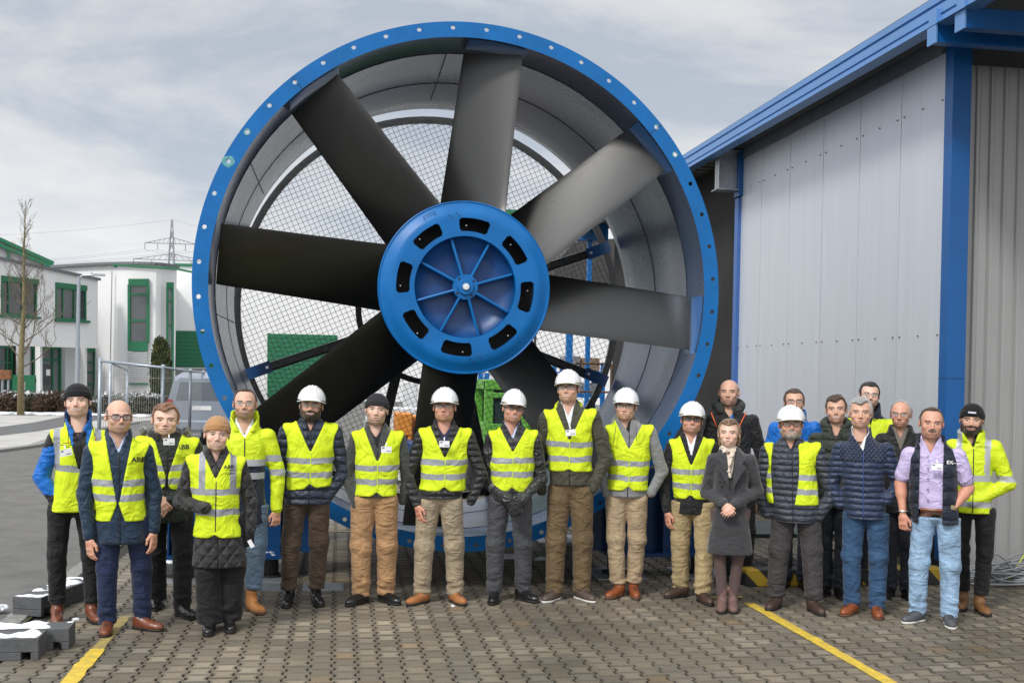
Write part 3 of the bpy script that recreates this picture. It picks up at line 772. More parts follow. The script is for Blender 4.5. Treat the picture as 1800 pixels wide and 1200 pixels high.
s = MB(); s.prism([(arc[0][0] - to[0] + .1, arc[0][1] - to[1] + .4), (arc[-1][0] - to[0] - .1, arc[-1][1] - to[1] + .4), (arc[-1][0] - to[0] - 2.0, 12), (arc[0][0] - to[0], 12)], 0, zt - .1, ax=2); s.build('tower_core', WHITE, tw)
ft = Facade(222, 60.42, 266, 60.38, tw)
window(ft, [(227, 500), (260, 500), (260, 602), (227, 602)], (), (.17, .62), .14, WIN, head=[(226, 490), (262, 490), (262, 500), (226, 500)])
ft.quad('sill_panel', GREEN, [(225, 602), (260, 602), (260, 617), (225, 617)], .10, .1)
bl = ft.quad('blind', BLIND, [(225, 619), (259, 619), (259, 673), (225, 673)], .06, .06)
ft.bars('slat_line', mat('slat_gap', (.10, .11, .11), .6, var=0), [(225, 621 + 3.4 * k, 259, 621 + 3.4 * k) for k in range(16)], .022, .07, bl)
ft.bars('window_sill', GREEN, [(224, 675, 261, 675)], .10, .06)
fn = Facade(290, 60.5, 306, 60.7, tw)
window(fn, [(294, 506), (303.5, 506), (303.5, 690), (294, 690)], (), (.12, .36, .6), .10, WINL, head=[(293, 496), (305, 496), (305, 506), (293, 506)])
s = MB(); p0 = onY(203, 466, 59.2) - to; p1 = onY(307, 472, 58.2) - to; p2 = onY(342, 479, 58) - to
s.beam(p0, p1, .5, .10); s.beam(p1, p2, .7, .09); s.beam(onY(203, 470, 59.2) - to, onY(203, 464, 59.2) - to, .15, .15); s.build('green_canopy', GREEN, tw)
s = MB()
for k, x in enumerate((194, 158)):
    p = onY(x, 640, 61.0 if k == 0 else 62)[:2] - to[:2]; s.tube([(p[0], p[1], 0), (p[0], p[1], 7)], .03, 6)
s.build('down_pipe', STEEL, tw)
# gable building with green roof edge, behind the office
gb = empty('gable_hall', tuple(onY(30, 700, 72) * np.array([1, 1, 0])), 0, 'grey hall with sloping green roof edge rising behind the office', 'building')
f3 = Facade(-80, 72, 100, 74, gb)
f3.quad('wall', mat('grey_cladding', (.30, .31, .33), .6, var=.1), [(-80, 392), (0, 423), (94, 463), (94, 640), (-80, 640)], 0, .6)
f3.bars('roof_edge', GREEN, [(-80, 388, 0, 421), (0, 421, 94, 463), (-80, 398, 0, 431), (0, 431, 92, 469)], .22, .1)
f3.bars('post', GREEN, [(14, 428, 14, 500)], .16, .05)
# long white gate hall behind the fan
gh = empty('gate_hall', tuple(onY(600, 700, 76) * np.array([1, 1, 0])), 0, 'long white hall with green roller gates seen past and through the fan', 'building')
f4 = Facade(306, 76, 1080, 76, gh)
f4.quad('wall', WHITE, [(306, 467), (640, 473), (1120, 482), (1120, 722), (306, 705)], 0, 1.0)
f4.bars('roof_edge', GREEN, [(306, 465.5, 640, 472), (640, 472, 1120, 481)], .18, .05)
f4.quad('upper_wall', WHITE, [(700, 372), (1080, 380), (1080, 482), (700, 474)], -.3, .7)
f4.bars('roof_edge', GREEN, [(700, 371, 1080, 379)], .5, -.1)
GATE = mat('gate_green', (0.012, 0.145, 0.065), .5, var=.08, vs=.4)
def gate(c, lines):
    o = f4.quad('roller_gate', GATE, c, .06, .06)
    (x0, y0), (x1, y1), (x2, y2), (x3, y3) = c
    segs = [(x0, y0 + (y3 - y0) * t, x1, y1 + (y2 - y1) * t) for t in np.linspace(0.06, .96, lines)]
    f4.bars('gate_rib', mat('gate_rib_green', (.012, .14, .06), .5, var=0), segs, .04, .07, o)
gate([(307, 581), (421, 583), (421, 646), (307, 645)], 9)
gate([(470, 586), (593, 589), (593, 700), (470, 698)], 14)
f4.quad('window_band', WINL, [(309, 648), (420, 648), (420, 700), (309, 700)], .04, .04)
# lamp post
lp = onY(136, 640, 46); s = MB(); s.tube([(lp[0], 46, 0), (lp[0], 46, 5.5)], [.10, .065], 12)
s.tube([(lp[0], 46, 5.45), (lp[0] + .15, 46, 5.55), (lp[0] + .75, 45.9, 5.58)], .035, 8); s.bb((lp[0] + .55, 45.8, 5.54), (lp[0] + 1.0, 46.0, 5.62))
simple('street_lamp', s, mat('lamp_grey', (.34, .37, .41), .45, .4, var=.06), 'slim grey street lamp in front of the white office building', 'street lamp', origin=np.array([lp[0], 46, 0]), smooth=False)
# post boxes
p = onY(46, 640, 53); s = MB(); s.bb((p[0] - .55, 52.9, 0), (p[0] - .15, 53.2, 1.35)); s.bb((p[0] + .0, 52.9, 0), (p[0] + .4, 53.2, 1.35)); s.bb((p[0] - .55, 52.95, 1.2), (p[0] + .4, 53.15, 1.5)); simple('green_cabinet', s, GREEN, 'small green cabinet beside the bare tree at the office entrance', 'cabinet')
p = onY(10, 640, 52); s = MB(); s.tube([(p[0] - .12, 52, 0), (p[0] - .12, 52, 1.35)], .05, 8); s.tube([(p[0] + .12, 52, 0), (p[0] + .12, 52, 1.35)], .05, 8)
ps = simple('letter_box', s, STEEL, 'small rust brown box on two steel posts by the office entrance', 'letter box', origin=np.array([p[0], 52, 0]))
s = MB(); s.bb((-.22, -.15, 1.30), (.22, .15, 1.72)); s.build('box', mat('rust_brown', (.22, .09, .035), .7, var=.4, vs=8), ps, bevel=.02)

# ---------------------------------------------------------------- pylon and power lines
PY = mat('pylon_steel', (.33, .35, .38), .7, var=0)
pc = onY(298, 640, 330); s = MB()
def zp(py): return onY(298, py, 330)[2]
zt_, z1_, z2_ = zp(386), zp(428), zp(457)
c = pc[:2]; w0 = 3.6; r_ = .10
def leg(z): 
    t = max(0, min(1, z / zt_)); return w0 * (1 - t) ** 1.0 * .62 + .15
zz = list(np.linspace(0, zt_, 16))
for a, b in zip(zz[:-1], zz[1:]):
    la, lb = leg(a), leg(b)
    for i in range(4):
        sx, sy = ((-1, -1), (1, -1), (1, 1), (-1, 1))[i]; ux, uy = ((-1, -1), (1, -1), (1, 1), (-1, 1))[(i + 1) % 4]
        s.tube([(sx * la, sy * la, a), (sx * lb, sy * lb, b)], .13, 4, cap=False)
        s.tube([(sx * la, sy * la, a), (ux * lb, uy * lb, b)], .08, 4, cap=False); s.tube([(ux * la, uy * la, a), (sx * lb, sy * lb, b)], .08, 4, cap=False)
for z, L in ((z1_, 7.4), (z2_, 10.5)):
    s.tube([(-L, 0, z), (L, 0, z)], .13, 4); 
    for sx in (-1, 1):
        s.tube([(sx * L, 0, z), (0, 0, z + 1.8)], .12, 4)
        for k in range(1, 6): s.tube([(sx * L * k / 6, 0, z), (sx * L * (k - .5) / 6, 0, z + 1.8 * (1 - (k - .5) / 6))], .07, 4, cap=False)
        for q in (1, .52): s.tube([(sx * L * q, 0, z), (sx * L * q, 0, z - 1.9)], .12, 4)
pyl = s.build('power_pylon', PY, loc=(c[0], c[1], 0)); tag(pyl, 'distant steel lattice pylon above the flat roofs on the left', 'pylon')
for j, (z, L, q) in enumerate(((z1_, 7.4, 1), (z1_, 7.4, .52), (z2_, 10.5, 1), (z2_, 10.5, .52), (zt_, 0, 0))):
    for sx in ((-1, 1) if L else (1,)):
        for (tx, ty) in ((-190, 60), (150, 120)):
            s = MB(); z0 = z - (1.9 if L else 0); pts = []
            for t in np.linspace(0, 1, 22): pts.append((c[0] + sx * L * q + tx * t, c[1] + ty * t, z0 - 11 * 4 * t * (1 - t) * .7 + (6 * t)))
            s.V = [np.concatenate([q for q in [s.tube(pts, .035, 4, cap=False)] and s.V]) - np.array([c[0], c[1], 0])]; s.build('power_line', PY, pyl)

# ---------------------------------------------------------------- plants
BARK = mat('bark', (.20, .165, .085), .9, var=.35, vs=8, bump=.6, bs=30)
TWIG = mat('twig_bark', (.13, .105, .07), .9, var=.25, vs=20)
def bare_tree(px, Y, ztop, label):
    p = onY(px, 640, Y); root = empty('bare_tree', (p[0], Y, 0), 0, label, 'tree')
    s = MB(); tr = MB(); H_ = ztop
    pts = [(.0, 0, 0), (-.03, 0, H_ * .25), (.05, 0, H_ * .5), (.02, .0, H_ * .75), (.05, 0, H_)]
    tr.tube([np.array(q) for q in pts], [.14, .11, .075, .04, .008], 10)
    tr.build('trunk', BARK, root, smooth=True)
    rnd = random.Random(11)
    def br(p0, d, L, r, dep):
        n = 5; P_ = [p0]; dd_ = d.copy()
        for k in range(n):
            dd_ = dd_ + np.array([rnd.gauss(0, .10), rnd.gauss(0, .10), rnd.gauss(.07, .07)]); dd_ /= np.linalg.norm(dd_)
            P_.append(P_[-1] + dd_ * L / n)
        s.tube(P_, [max(.0045, r * (1 - .75 * k / n)) for k in range(n + 1)], 5 if dep else 6, cap=False)
        if dep < 3:
            for k in range(1, n + 1):
                for rep in range(1):
                    if rnd.random() < (.82 if dep < 2 else .55):
                        ax = np.array([rnd.gauss(0, 1), rnd.gauss(0, 1), rnd.gauss(.35, .6)]); nd = dd_ * .75 + ax / np.linalg.norm(ax) * .7; nd /= np.linalg.norm(nd)
                        br(P_[k], nd, L * rnd.uniform(.38, .6), r * .5, dep + 1)
    for k in range(40):
        t = .22 + .74 * (k / 40) ** .9; z = H_ * t; a = k * 2.4 + rnd.random()
        L = (1.0 - abs(t - .35) * .9) * 2.1 * (1.15 - t); el = .25 + .9 * t
        br(np.array([0.02, 0, z]), np.array([math.cos(a) * math.cos(el), math.sin(a) * math.cos(el), math.sin(el)]), max(.5, L), .032 * (1.2 - t), 0 if L > .9 else 1)
    s.build('crown', TWIG, root)
bare_tree(38, 46, onY(40, 352, 46)[2], 'tall leafless young tree with bare twigs in front of the office')
def leafy(root, name, m_, centers, n, sz, el=1.0, rs=3):
    rg = np.random.default_rng(rs)
    V = np.zeros((n, 4, 3)); idx = rg.integers(0, len(centers), n)
    C_ = np.array([c[:3] for c in centers])[idx]; Rr = np.array([c[3:6] for c in centers])[idx]
    d = rg.normal(size=(n, 3)); d /= np.linalg.norm(d, axis=1)[:, None]; rad = rg.random(n)[:, None] ** .35
    P_ = C_ + d * rad * Rr
    a = rg.normal(size=(n, 3)); a[:, 2] += el; a /= np.linalg.norm(a, axis=1)[:, None]
    b = np.cross(a, rg.normal(size=(n, 3))); b /= np.linalg.norm(b, axis=1)[:, None]
    L = sz * (0.6 + .8 * rg.random((n, 1))); W = L * .45
    V[:, 0] = P_ - b * W * .5; V[:, 1] = P_ + b * W * .5; V[:, 2] = P_ + a * L + b * W * .2; V[:, 3] = P_ + a * L - b * W * .2
    return mobj(name, V.reshape(-1, 3), np.arange(n * 4).reshape(n, 4), m_, root)
CONM = mat('conifer_green', (.045, .062, .018), .8, var=.5, vs=2.2)
CONM2 = mat('conifer_olive', (.105, .10, .03), .8, var=.4, vs=2.2)
p = onY(283, 640, 50); rt = empty('conifer', (p[0], 50, 0), 0, 'dense upright dark green conifer in front of the round tower', 'tree')
s = MB().tube([(0, 0, 0), (0, 0, 1.5)], [.1, .06], 8); s.build('trunk', BARK, rt)
cs = []
for k in range(34):
    z = .5 + 2.55 * (k / 34); w = .42 * math.sin(min(1, (z / 3.2)) * PI * .80 + .35)
    a = k * 2.4; cs.append((w * .6 * math.cos(a), w * .6 * math.sin(a), z, .16 + w * .18, .16 + w * .18, .32))
leafy(rt, 'crown', CONM, cs, 15000, .11, 2.5, 5); leafy(rt, 'crown_tips', CONM2, cs[::2], 5000, .12, 3.0, 6)
BUSH = mat('brown_hedge', (.085, .055, .035), .9, var=.4, vs=3); BUSH2 = mat('olive_hedge', (.07, .07, .045), .9, var=.4, vs=3)
def bush(px, Y, w, h, n, m_, label, seed, snowy=.3):
    p = onY(px, 640, Y); rt = empty('bush', (p[0], Y, 0), 0, label, 'bush', 'low hedge bushes along the far kerb')
    rg = random.Random(seed); cs = [(rg.uniform(-w, w), rg.uniform(-.5, .5), h * rg.uniform(.2, .55), .35, .35, h * .4) for _ in range(int(14 * w) + 4)]
    leafy(rt, 'foliage', m_, cs, n, .11, .9, seed)
    top_ = [(c[0], c[1], c[2] + h * .32, .20, .2, .05) for c in cs if rg.random() < snowy * 1.6]
    if top_: leafy(rt, 'snow', SNOW, top_, int(n * snowy * .16), .10, -.2, seed + 50)
    s = MB()
    for k in range(int(10 * w)): x = rg.uniform(-w, w); s.tube([(x, 0, 0), (x + rg.gauss(0, .15), rg.gauss(0, .3), h * .9)], .012, 4)
    s.build('stems', TWIG, rt)
bush(-10, 50, 1.6, .95, 6000, BUSH, 'snow flecked brown hedge bush cut off by the left edge', 1, .5)
bush(40, 50, .85, .9, 4500, BUSH, 'brown hedge bush with snow at the foot of the bare tree', 2, .6)
bush(72, 49.5, .8, .95, 4500, BUSH2, 'very snowy hedge bush right of the bare tree', 3, 1.3)
bush(100, 49, .75, 1.0, 5000, BUSH, 'brown leafy hedge bush left of the man in the black beanie', 4, .12)
bush(165, 49, 1.2, .85, 4500, BUSH2, 'snowy hedge bush behind the first fence post', 5, 1.1)
bush(243, 47, 1.3, 1.0, 6000, BUSH2, 'broad snow dusted hedge bush seen through the wire fence', 6, 1.3)
s = MB()
for k in range(160):
    t = random.random(); x = -20 + 13 * t; y = 47.6 - 1.2 * t + random.gauss(0, .35)
    s.tube([(x, y, -.02), (x, y, .03 + random.random() * .05)], .08 + random.random() * .22, 7)
tag(s.build('snow_patches', SNOW, smooth=True), 'thin patches of old snow along the hedge foot', 'snow', kind='stuff')

# ---------------------------------------------------------------- fence, car
FG = mat('fence_tube', (.36, .40, .45), .42, .55, var=.15, vs=9)
FW = mat('fence_wire', (.42, .42, .41), .5, .5, var=0)
fe = [(176, 634, 23.0), (287, 646, 22.0), (335, 652, 26.5), (358, 654.5, 30.0), (378, 657, 34)]
def fpanel(p0, p1, label, dens=.06, wr_=.0030):
    a = onY(p0[0], 640, p0[2]); b = onY(p1[0], 640, p1[2]); za = onY(p0[0], p0[1], p0[2])[2]; zb = onY(p1[0], p1[1], p1[2])[2]; zt_ = (za + zb) / 2
    L = b[:2] - a[:2]; rt = empty('wire_fence', (a[0], a[1], 0), 0, label, 'fence', 'mobile fence panels beside the fan')
    s = MB(); s.tube([(0, 0, 0), (0, 0, za + .06)], .035, 10); s.build('post', FG, rt, smooth=True); s = MB(); s.tube([(L[0], L[1], 0), (L[0], L[1], zb + .02)], .035, 10); s.build('post', FG, rt, smooth=True)
    s = MB(); s.tube([(0, 0, za), (L[0], L[1], zb)], .026, 8); s.build('rail', FG, rt, smooth=True); s = MB(); s.tube([(0, 0, .2), (L[0], L[1], .2)], .022, 8); s.build('rail', FG, rt, smooth=True)
    s = MB(); n = int(np.linalg.norm(L) / (dens))
    for k in range(1, n): t = k / n; s.tube([(L[0] * t, L[1] * t, .2), (L[0] * t, L[1] * t, za + (zb - za) * t)], wr_, 4, cap=False)
    for z in np.arange(.35, zt_, .35): s.tube([(0, 0, z), (L[0], L[1], z)], .0035, 4, cap=False)
    s.build('wire', FW, rt)
fpanel(fe[0], fe[1], 'nearest mobile wire fence panel behind the bald man in the navy coat')
fpanel(fe[1], fe[2], 'wire fence panel in front of the grey car', .16, .0022)
fpanel(fe[2], fe[3], 'narrow looking wire fence panel close to the blue fan ring', .2, .0022)
fpanel(fe[3], fe[4], 'last wire fence panel half hidden by the blue fan ring', .2, .0022)
fpanel((194, 637, 26), (224, 650, 31), 'second wire fence panel turned away behind the nearest one', .16, .0022)
CARP = mat('silver_car_paint', (.30, .34, .40), .3, .5, var=.05, coat=.5)
def car():
    p = onY(352, 640, 29); root = empty('parked_car', (p[0], 29.5, 0), 0, 'silver grey van like car parked behind the wire fence', 'car')
    # seen from behind: lofted body sections along Y
    sec = []
    prof = lambda w, h0, h1, tw: [(-w, h0), (-w * 1.02, h0 + .35), (-w, 1.0), (-tw, h1 - .08), (-tw * .82, h1), (tw * .82, h1), (tw, h1 - .08), (w, 1.0), (w * 1.02, h0 + .35), (w, h0)]
    secs = [(0, prof(.86, .3, 1.70, .68)), (.15, prof(.90, .28, 1.80, .72)), (1.0, prof(.92, .25, 1.86, .74)), (2.2, prof(.92, .25, 1.84, .73)), (2.9, prof(.92, .25, 1.62, .70)), (3.2, prof(.91, .25, 1.15, .78)), (4.1, prof(.86, .28, 1.02, .70)), (4.3, prof(.78, .32, .8, .65))]
    V, F = [], []
    for y, pr in secs: V += [(x, y, z) for x, z in pr]
    for i in range(len(secs) - 1):
        for k in range(10): F.append((i * 10 + k, i * 10 + (k + 1) % 10, (i + 1) * 10 + (k + 1) % 10, (i + 1) * 10 + k))
    F += [tuple(range(10))[::-1], tuple(70 + k for k in range(10))]
    o = mobj('body', V, F, CARP, root); o.data.polygons.foreach_set('use_smooth', np.ones(len(F), dtype=bool)); o.data.set_sharp_from_angle(angle=R(35))
    WG = glass('car_glass', (.10, .12, .14), .08)
    mobj('rear_window', [(-.66, -.004, 1.12), (.66, -.004, 1.12), (.56, .0, 1.60), (-.56, .0, 1.60)], [(0, 1, 2, 3)], WG, root)
    for sx in (-1, 1):
        mobj('side_window', [(sx * .915, .4, 1.08), (sx * .915, 2.9, 1.08), (sx * .76, 2.4, 1.66), (sx * .76, .5, 1.66)], [(0, 1, 2, 3)], WG, root)
        s = MB(); s.bb((sx * .80 - .06, -.02, .85), (sx * .80 + .06, .05, 1.15)); s.build('tail_light', mat('tail_red', (.35, .01, .01), .2, var=0), root)
        for y in (.8, 3.4):
            s = MB(); s.tube([(sx * .72, y, .32), (sx * .92, y, .32)], .32, 24); w = s.build('wheel', BLACK, root, auto=35)
            s = MB(); s.tube([(sx * .90, y, .32), (sx * .93, y, .32)], .2, 16); s.build('rim', STEEL, w)
    s = MB(); s.bb((-.88, -.10, .35), (.88, .08, .62)); s.build('bumper', CARP, root, bevel=.04)
    s = MB(); s.bb((-.24, -.015, .88), (.24, .0, .99)); s.build('number_plate', mat('plate', (.7, .7, .7), .5, var=0), root)
car()
# ---------------------------------------------------------------- concrete feet with snow
CB = mat('recycled_block', (.085, .087, .09), .75, var=.25, vs=14, bump=.4, bs=60)
def block(a, b, w, h, label, seed):
    a, b = np.array(a), np.array(b); L = np.linalg.norm(b - a); ang = math.atan2(b[1] - a[1], b[0] - a[0])
    rt = empty('concrete_block', (*((a + b) / 2), 0), ang, label, 'concrete block', 'fence foot blocks with snow')
    s = MB(); s.bb((-L / 2, -w / 2, .055), (L / 2, w / 2, h)); s.bb((-L / 2, -w / 2, 0), (-L / 2 + .05, w / 2, .055)); s.bb((L / 2 - .05, -w / 2, 0), (L / 2, w / 2, .055)); s.bb((-L * .35, -w / 2, 0), (L * .35, w / 2, .056))
    s.build('block', CB, rt, bevel=.006)
    rg = np.random.default_rng(seed); V, F = [], []
    nx, ny = 44, 14
    ph_ = rg.random(6) * 6
    for i in range(nx):
        for j in range(ny):
            x = -L / 2 + .01 + (L - .02) * i / (nx - 1); y = -w / 2 + .01 + (w - .02) * j / (ny - 1)
            nz = math.sin(x * 9 + ph_[0]) * math.sin(y * 17 + ph_[1]) + .7 * math.sin(x * 23 + ph_[2] + y * 9) + .5 * math.sin(x * 41 + ph_[3]) * math.sin(y * 37 + ph_[4])
            edge = min(1, min(i, nx - 1 - i) / 3, min(j, ny - 1 - j) / 2)
            V.append((x, y, h - .008 + max(-.004, min(.03, .012 + .016 * nz)) * (.35 + .65 * edge)))
    F = [(i * ny + j, (i + 1) * ny + j, (i + 1) * ny + j + 1, i * ny + j + 1) for i in range(nx - 1) for j in range(ny - 1)]
    mobj('snow_cap', V, F, SNOW, rt, smooth=True)
block((-2.66, 7.80), (-1.93, 7.82), .24, .15, 'snow topped grey block nearest the camera at the left edge', 1)
block((-2.50, 8.06), (-1.80, 8.08), .22, .15, 'snow topped grey block just behind the nearest one', 2)
block((-2.36, 9.06), (-2.12, 9.92), .24, .15, 'snow topped grey block lying slantwise at the kerb', 3)
block((-1.75, 10.75), (-1.0, 10.8), .24, .13, 'pale grey block lying at the fan base', 4)
s = MB()
for (x, y, r_) in ((-2.62, 9.35, .05), (.98, 9.22, .012), (-1.95, 8.9, .02), (1.9, 11.6, .07), (2.15, 11.5, .05), (.5, 10.1, .02)):
    for k in range(6): s.tube([(x + random.gauss(0, r_), y + random.gauss(0, r_ * .5), .0), (x + random.gauss(0, r_ * .3), y, .010)], r_ * random.uniform(.3, .7), 7)
tag(s.build('snow_crumbs', SNOW, smooth=True), 'small crumbs of snow scattered on the paving', 'snow', kind='stuff')
s = MB()
for (x, y) in ((-.72, 9.95), (-.28, 9.93)): s.bb((x, y, .001), (x + .36, y + .32, .014))
simple('steel_sheet', s, STEEL, 'thin bare steel plates lying on the paving behind the brown trousers', 'steel plate')

# ---------------------------------------------------------------- yard clutter seen through the fan
def crate(px, py0, py1, pxw, Y, m_, name, label, cat, D=1.0, group=None, bev=.02, extra=None):
    a = onY(px, py1, Y); b = onY(px + pxw, py0, Y); s = MB(); z0 = 0
    s.bb((a[0], Y, max(0, a[2])), (b[0], Y + D, b[2]))
    if a[2] > .3:
        for x in (a[0] + .04, b[0] - .04):
            for y in (Y + .05, Y + D - .05): s.bb((x - .04, y - .04, 0), (x + .04, y + .04, a[2] + .001))
    return simple(name, s, m_, label, cat, group, bevel=bev)
ORG = mat('orange_plastic', (.60, .22, .03), .5, var=.1); WWR = mat('white_wrap', (.66, .67, .68), .5, var=.15, vs=3, bump=.4, bs=6); BLP = mat('blue_rack', (.01, .16, .48), .5, var=.1)
WOOD = mat('pallet_wood', (.30, .20, .12), .8, var=.3, vs=6)
crate(696, 727, 765, 29, 22, ORG, 'orange_crate', 'orange container left of two behind the fan mesh', 'crate', 1.2)
crate(727, 732, 768, 30, 22.6, ORG, 'orange_crate', 'orange container nearer the middle behind the fan mesh', 'crate', 1.0)
crate(712, 672, 722, 22, 30, WWR, 'wrapped_stack', 'tall white wrapped stack above the orange containers', 'pallet load', 1.2)
crate(742, 690, 726, 20, 31, WOOD, 'wooden_crate', 'wooden crate behind the white wrapped stack', 'crate', 1.2)
crate(690, 718, 727, 60, 26, WWR, 'wrapped_bundle', 'low white wrapped bundle resting above the orange containers', 'pallet load', 1)
crate(642, 735, 775, 38, 27, mat('pale_plastic', (.45, .50, .48), .6, var=.2), 'pale_container', 'pale grey container behind the man in the grey jumper', 'container', 1.2)
crate(662, 722, 742, 26, 33, WOOD, 'wooden_pallet', 'brown pallet load by the white wrapped stack', 'pallet load', 1.2)
crate(700, 778, 800, 60, 21, mat('dark_blue_crate', (.02, .05, .16), .5), 'blue_crate', 'dark blue crate under the orange containers', 'crate', 1)
crate(700, 802, 850, 60, 20, WWR, 'wrapped_stack', 'low white wrapped pallet load beside the beige trousers', 'pallet load', 1)
crate(490, 726, 744, 34, 40, mat('yellow_machine', (.75, .5, .03), .5), 'yellow_machine', 'small yellow machine at the foot of the green gate', 'machine', 1.5)
def rack(px0, px1, py0, py1, Y, label, nlev):
    a = onY(px0, py1, Y); b = onY(px1, py0, Y); rt = empty('storage_rack', (a[0], Y, 0), 0, label, 'rack'); w = b[0] - a[0]; h = b[2]
    s = MB()
    for x in (0, w):
        for y in (0, 1.0): s.bb((x - .05, y - .05, 0), (x + .05, y + .05, h))
    s.build('upright', BLP, rt)
    s = MB()
    for k in range(nlev): z = h * (k + .6) / nlev; s.bb((-.05, -.06, z - .05), (w + .05, -.0, z + .05)); s.bb((0, 0, z - .02), (w, 1, z + .02))
    s.build('shelf', BLP, rt)
    rg = random.Random(int(px0)); k_ = 0
    for k in range(nlev):
        z = h * (k + .6) / nlev + .025; x = .1; cnt = 0
        while x < w - .35:
            bw = rg.uniform(.25, .6); bh = rg.uniform(.2, h / nlev * .7)
            s = MB(); s.bb((x, .1, z), (min(w - .06, x + bw), .8, z + bh)); m_ = rg.choice([WWR, WOOD, mat('cardboard', (.40, .27, .16), .8), mat('grey_box', (.25, .26, .28), .6)])
            o = simple('stored_box', s, m_, '%s box, number %s from the left on the %s shelf of the %s rack' % ({'white_wrap': 'white', 'pallet_wood': 'wooden', 'cardboard': 'cardboard', 'grey_box': 'grey'}[m_.name], ('one', 'two', 'three', 'four', 'five')[cnt], ('lowest', 'second', 'third', 'fourth', 'fifth')[k], 'narrow' if w < 1 else 'wide'), 'box', 'boxes on the racks behind the fan'); o.location = np.array(o.location) + np.array([a[0], Y, 0]); x += bw + .06; cnt += 1
rack(842, 856, 655, 790, 24, 'narrow blue rack with boxes left of the green excavator', 5)
rack(985, 1060, 640, 800, 27, 'blue steel rack with boxes behind the tall man in the helmet', 4)
s = MB(); p = onY(1001, 640, 21); s.bb((p[0] - .06, 21, 0), (p[0] + .06, 21.12, onY(1001, 580, 21)[2])); simple('blue_pole', s, BLP, 'upright blue post seen through the mesh under the right blade', 'post')
s = MB(); p = onY(960, 640, 19)
for x0, x1, py in ((967, 1075, 640),): 
    a, b = onY(x0 + 45, 638, 19), onY(x1, 640, 19); s.tube([a, b], .025, 6); s.tube([(a[0], 19, 0), a], .025, 6); s.tube([(b[0], 19, 0), b], .025, 6); s.tube([(a[0], 19, a[2] - .5), (b[0], 19, a[2] - .5)], .02, 6)
simple('scaffold_frame', s, mat('rusty_tube', (.12, .07, .045), .8, var=.3), 'thin rusty tube frame standing behind the mesh at the right', 'frame')
s = MB(); a = onY(1036, 410, 25); b = onY(1050, 395, 25); s.bb((a[0] - .25, 25, a[2] - .15), (a[0] + .45, 25.4, b[2] + .25)); s.bb((a[0], 25.1, 0), (a[0] + .1, 25.2, a[2] - .14)); simple('blue_column_head', s, BLP, 'blue steel column head seen through the mesh at upper right', 'column')
# neighbouring dark shed seen through right of the mesh
sh = MB(); a = onY(985, 500, 30); b = onY(1110, 428, 30); s = MB()
s.prism([(onY(975, 470, 30)[0], onY(975, 465, 30)[2]), (onY(1010, 430, 30)[0], onY(1010, 425, 30)[2]), (onY(1130, 425, 30)[0], onY(1130, 415, 30)[2]), (onY(1130, 500, 30)[0], onY(1130, 500, 30)[2]), (onY(975, 492, 30)[0], onY(975, 492, 30)[2])], 30, 34, ax=1)
s.bb((onY(1112, 500, 30)[0], 30.2, 0), (onY(1128, 500, 30)[0], 30.4, onY(1128, 498, 30)[2])); s.bb((onY(980, 500, 30)[0], 33.4, 0), (onY(983, 500, 30)[0], 33.6, onY(980, 490, 30)[2]))
simple('open_shed', s, mat('shed_dark', (.055, .052, .05), .85, var=.3), 'dark roof of an open shed seen through the mesh above the right blade', 'shed')
# green excavator
GRX = mat('excavator_green', (.12, .36, .05), .45, var=.1, spec=.5)
def excav():
    Y = 17.5; a = onY(858, 800, Y); k = (onY(959, 700, Y)[0] - a[0]) / 101.0
    rt = empty('excavator', (a[0] + .9, Y, 0), 0, 'bright green excavator cab standing right behind the fan', 'excavator')
    z = lambda py: onY(900, py, Y)[2]; X = lambda px: onY(px, 700, Y)[0] - (a[0] + .9)
    s = MB(); x0, x1 = X(860), X(925); zt_, zb = z(668), z(790)
    for x in (x0, x1): s.bb((x - .07, 0, zb), (x + .07, .14, zt_)); s.bb((x - .07, 1.3, zb), (x + .07, 1.44, zt_))
    s.bb((x0 - .07, -.02, zt_ - .16), (x1 + .07, 1.46, zt_ + .0)); s.bb((x0 - .05, -.01, zb), (x1 + .05, 1.45, z(745))); s.bb((x0 - .07, -.01, z(700)), (x1, .02, z(690)))
    s.build('cab_frame', GRX, rt, bevel=.03)
    s = MB(); s.bb((x0 + .04, .05, z(745)), (x1 - .04, .07, zt_ - .1)); s.bb((x0 + .04, 1.35, z(745)), (x1 - .04, 1.37, zt_ - .1)); s.build('window', glass('cab_glass', (.03, .05, .05)), rt)
    s = MB(); s.prism([(X(925), z(725)), (X(940), z(722)), (X(958), z(748)), (X(962), z(800)), (X(925), z(800))], .2, 1.6, ax=1); s.build('engine_cover', GRX, rt, bevel=.04)
    s = MB(); s.bb((x0 - .3, 0, .1), (x0 + .15, 2.2, .6)); s.bb((x1 + .3, 0, .1), (x1 + .75, 2.2, .6)); s.bb((x0, .3, .3), (x1 + .4, 1.8, zb + .02)); s.build('track', BLACK, rt, bevel=.08)
excav()
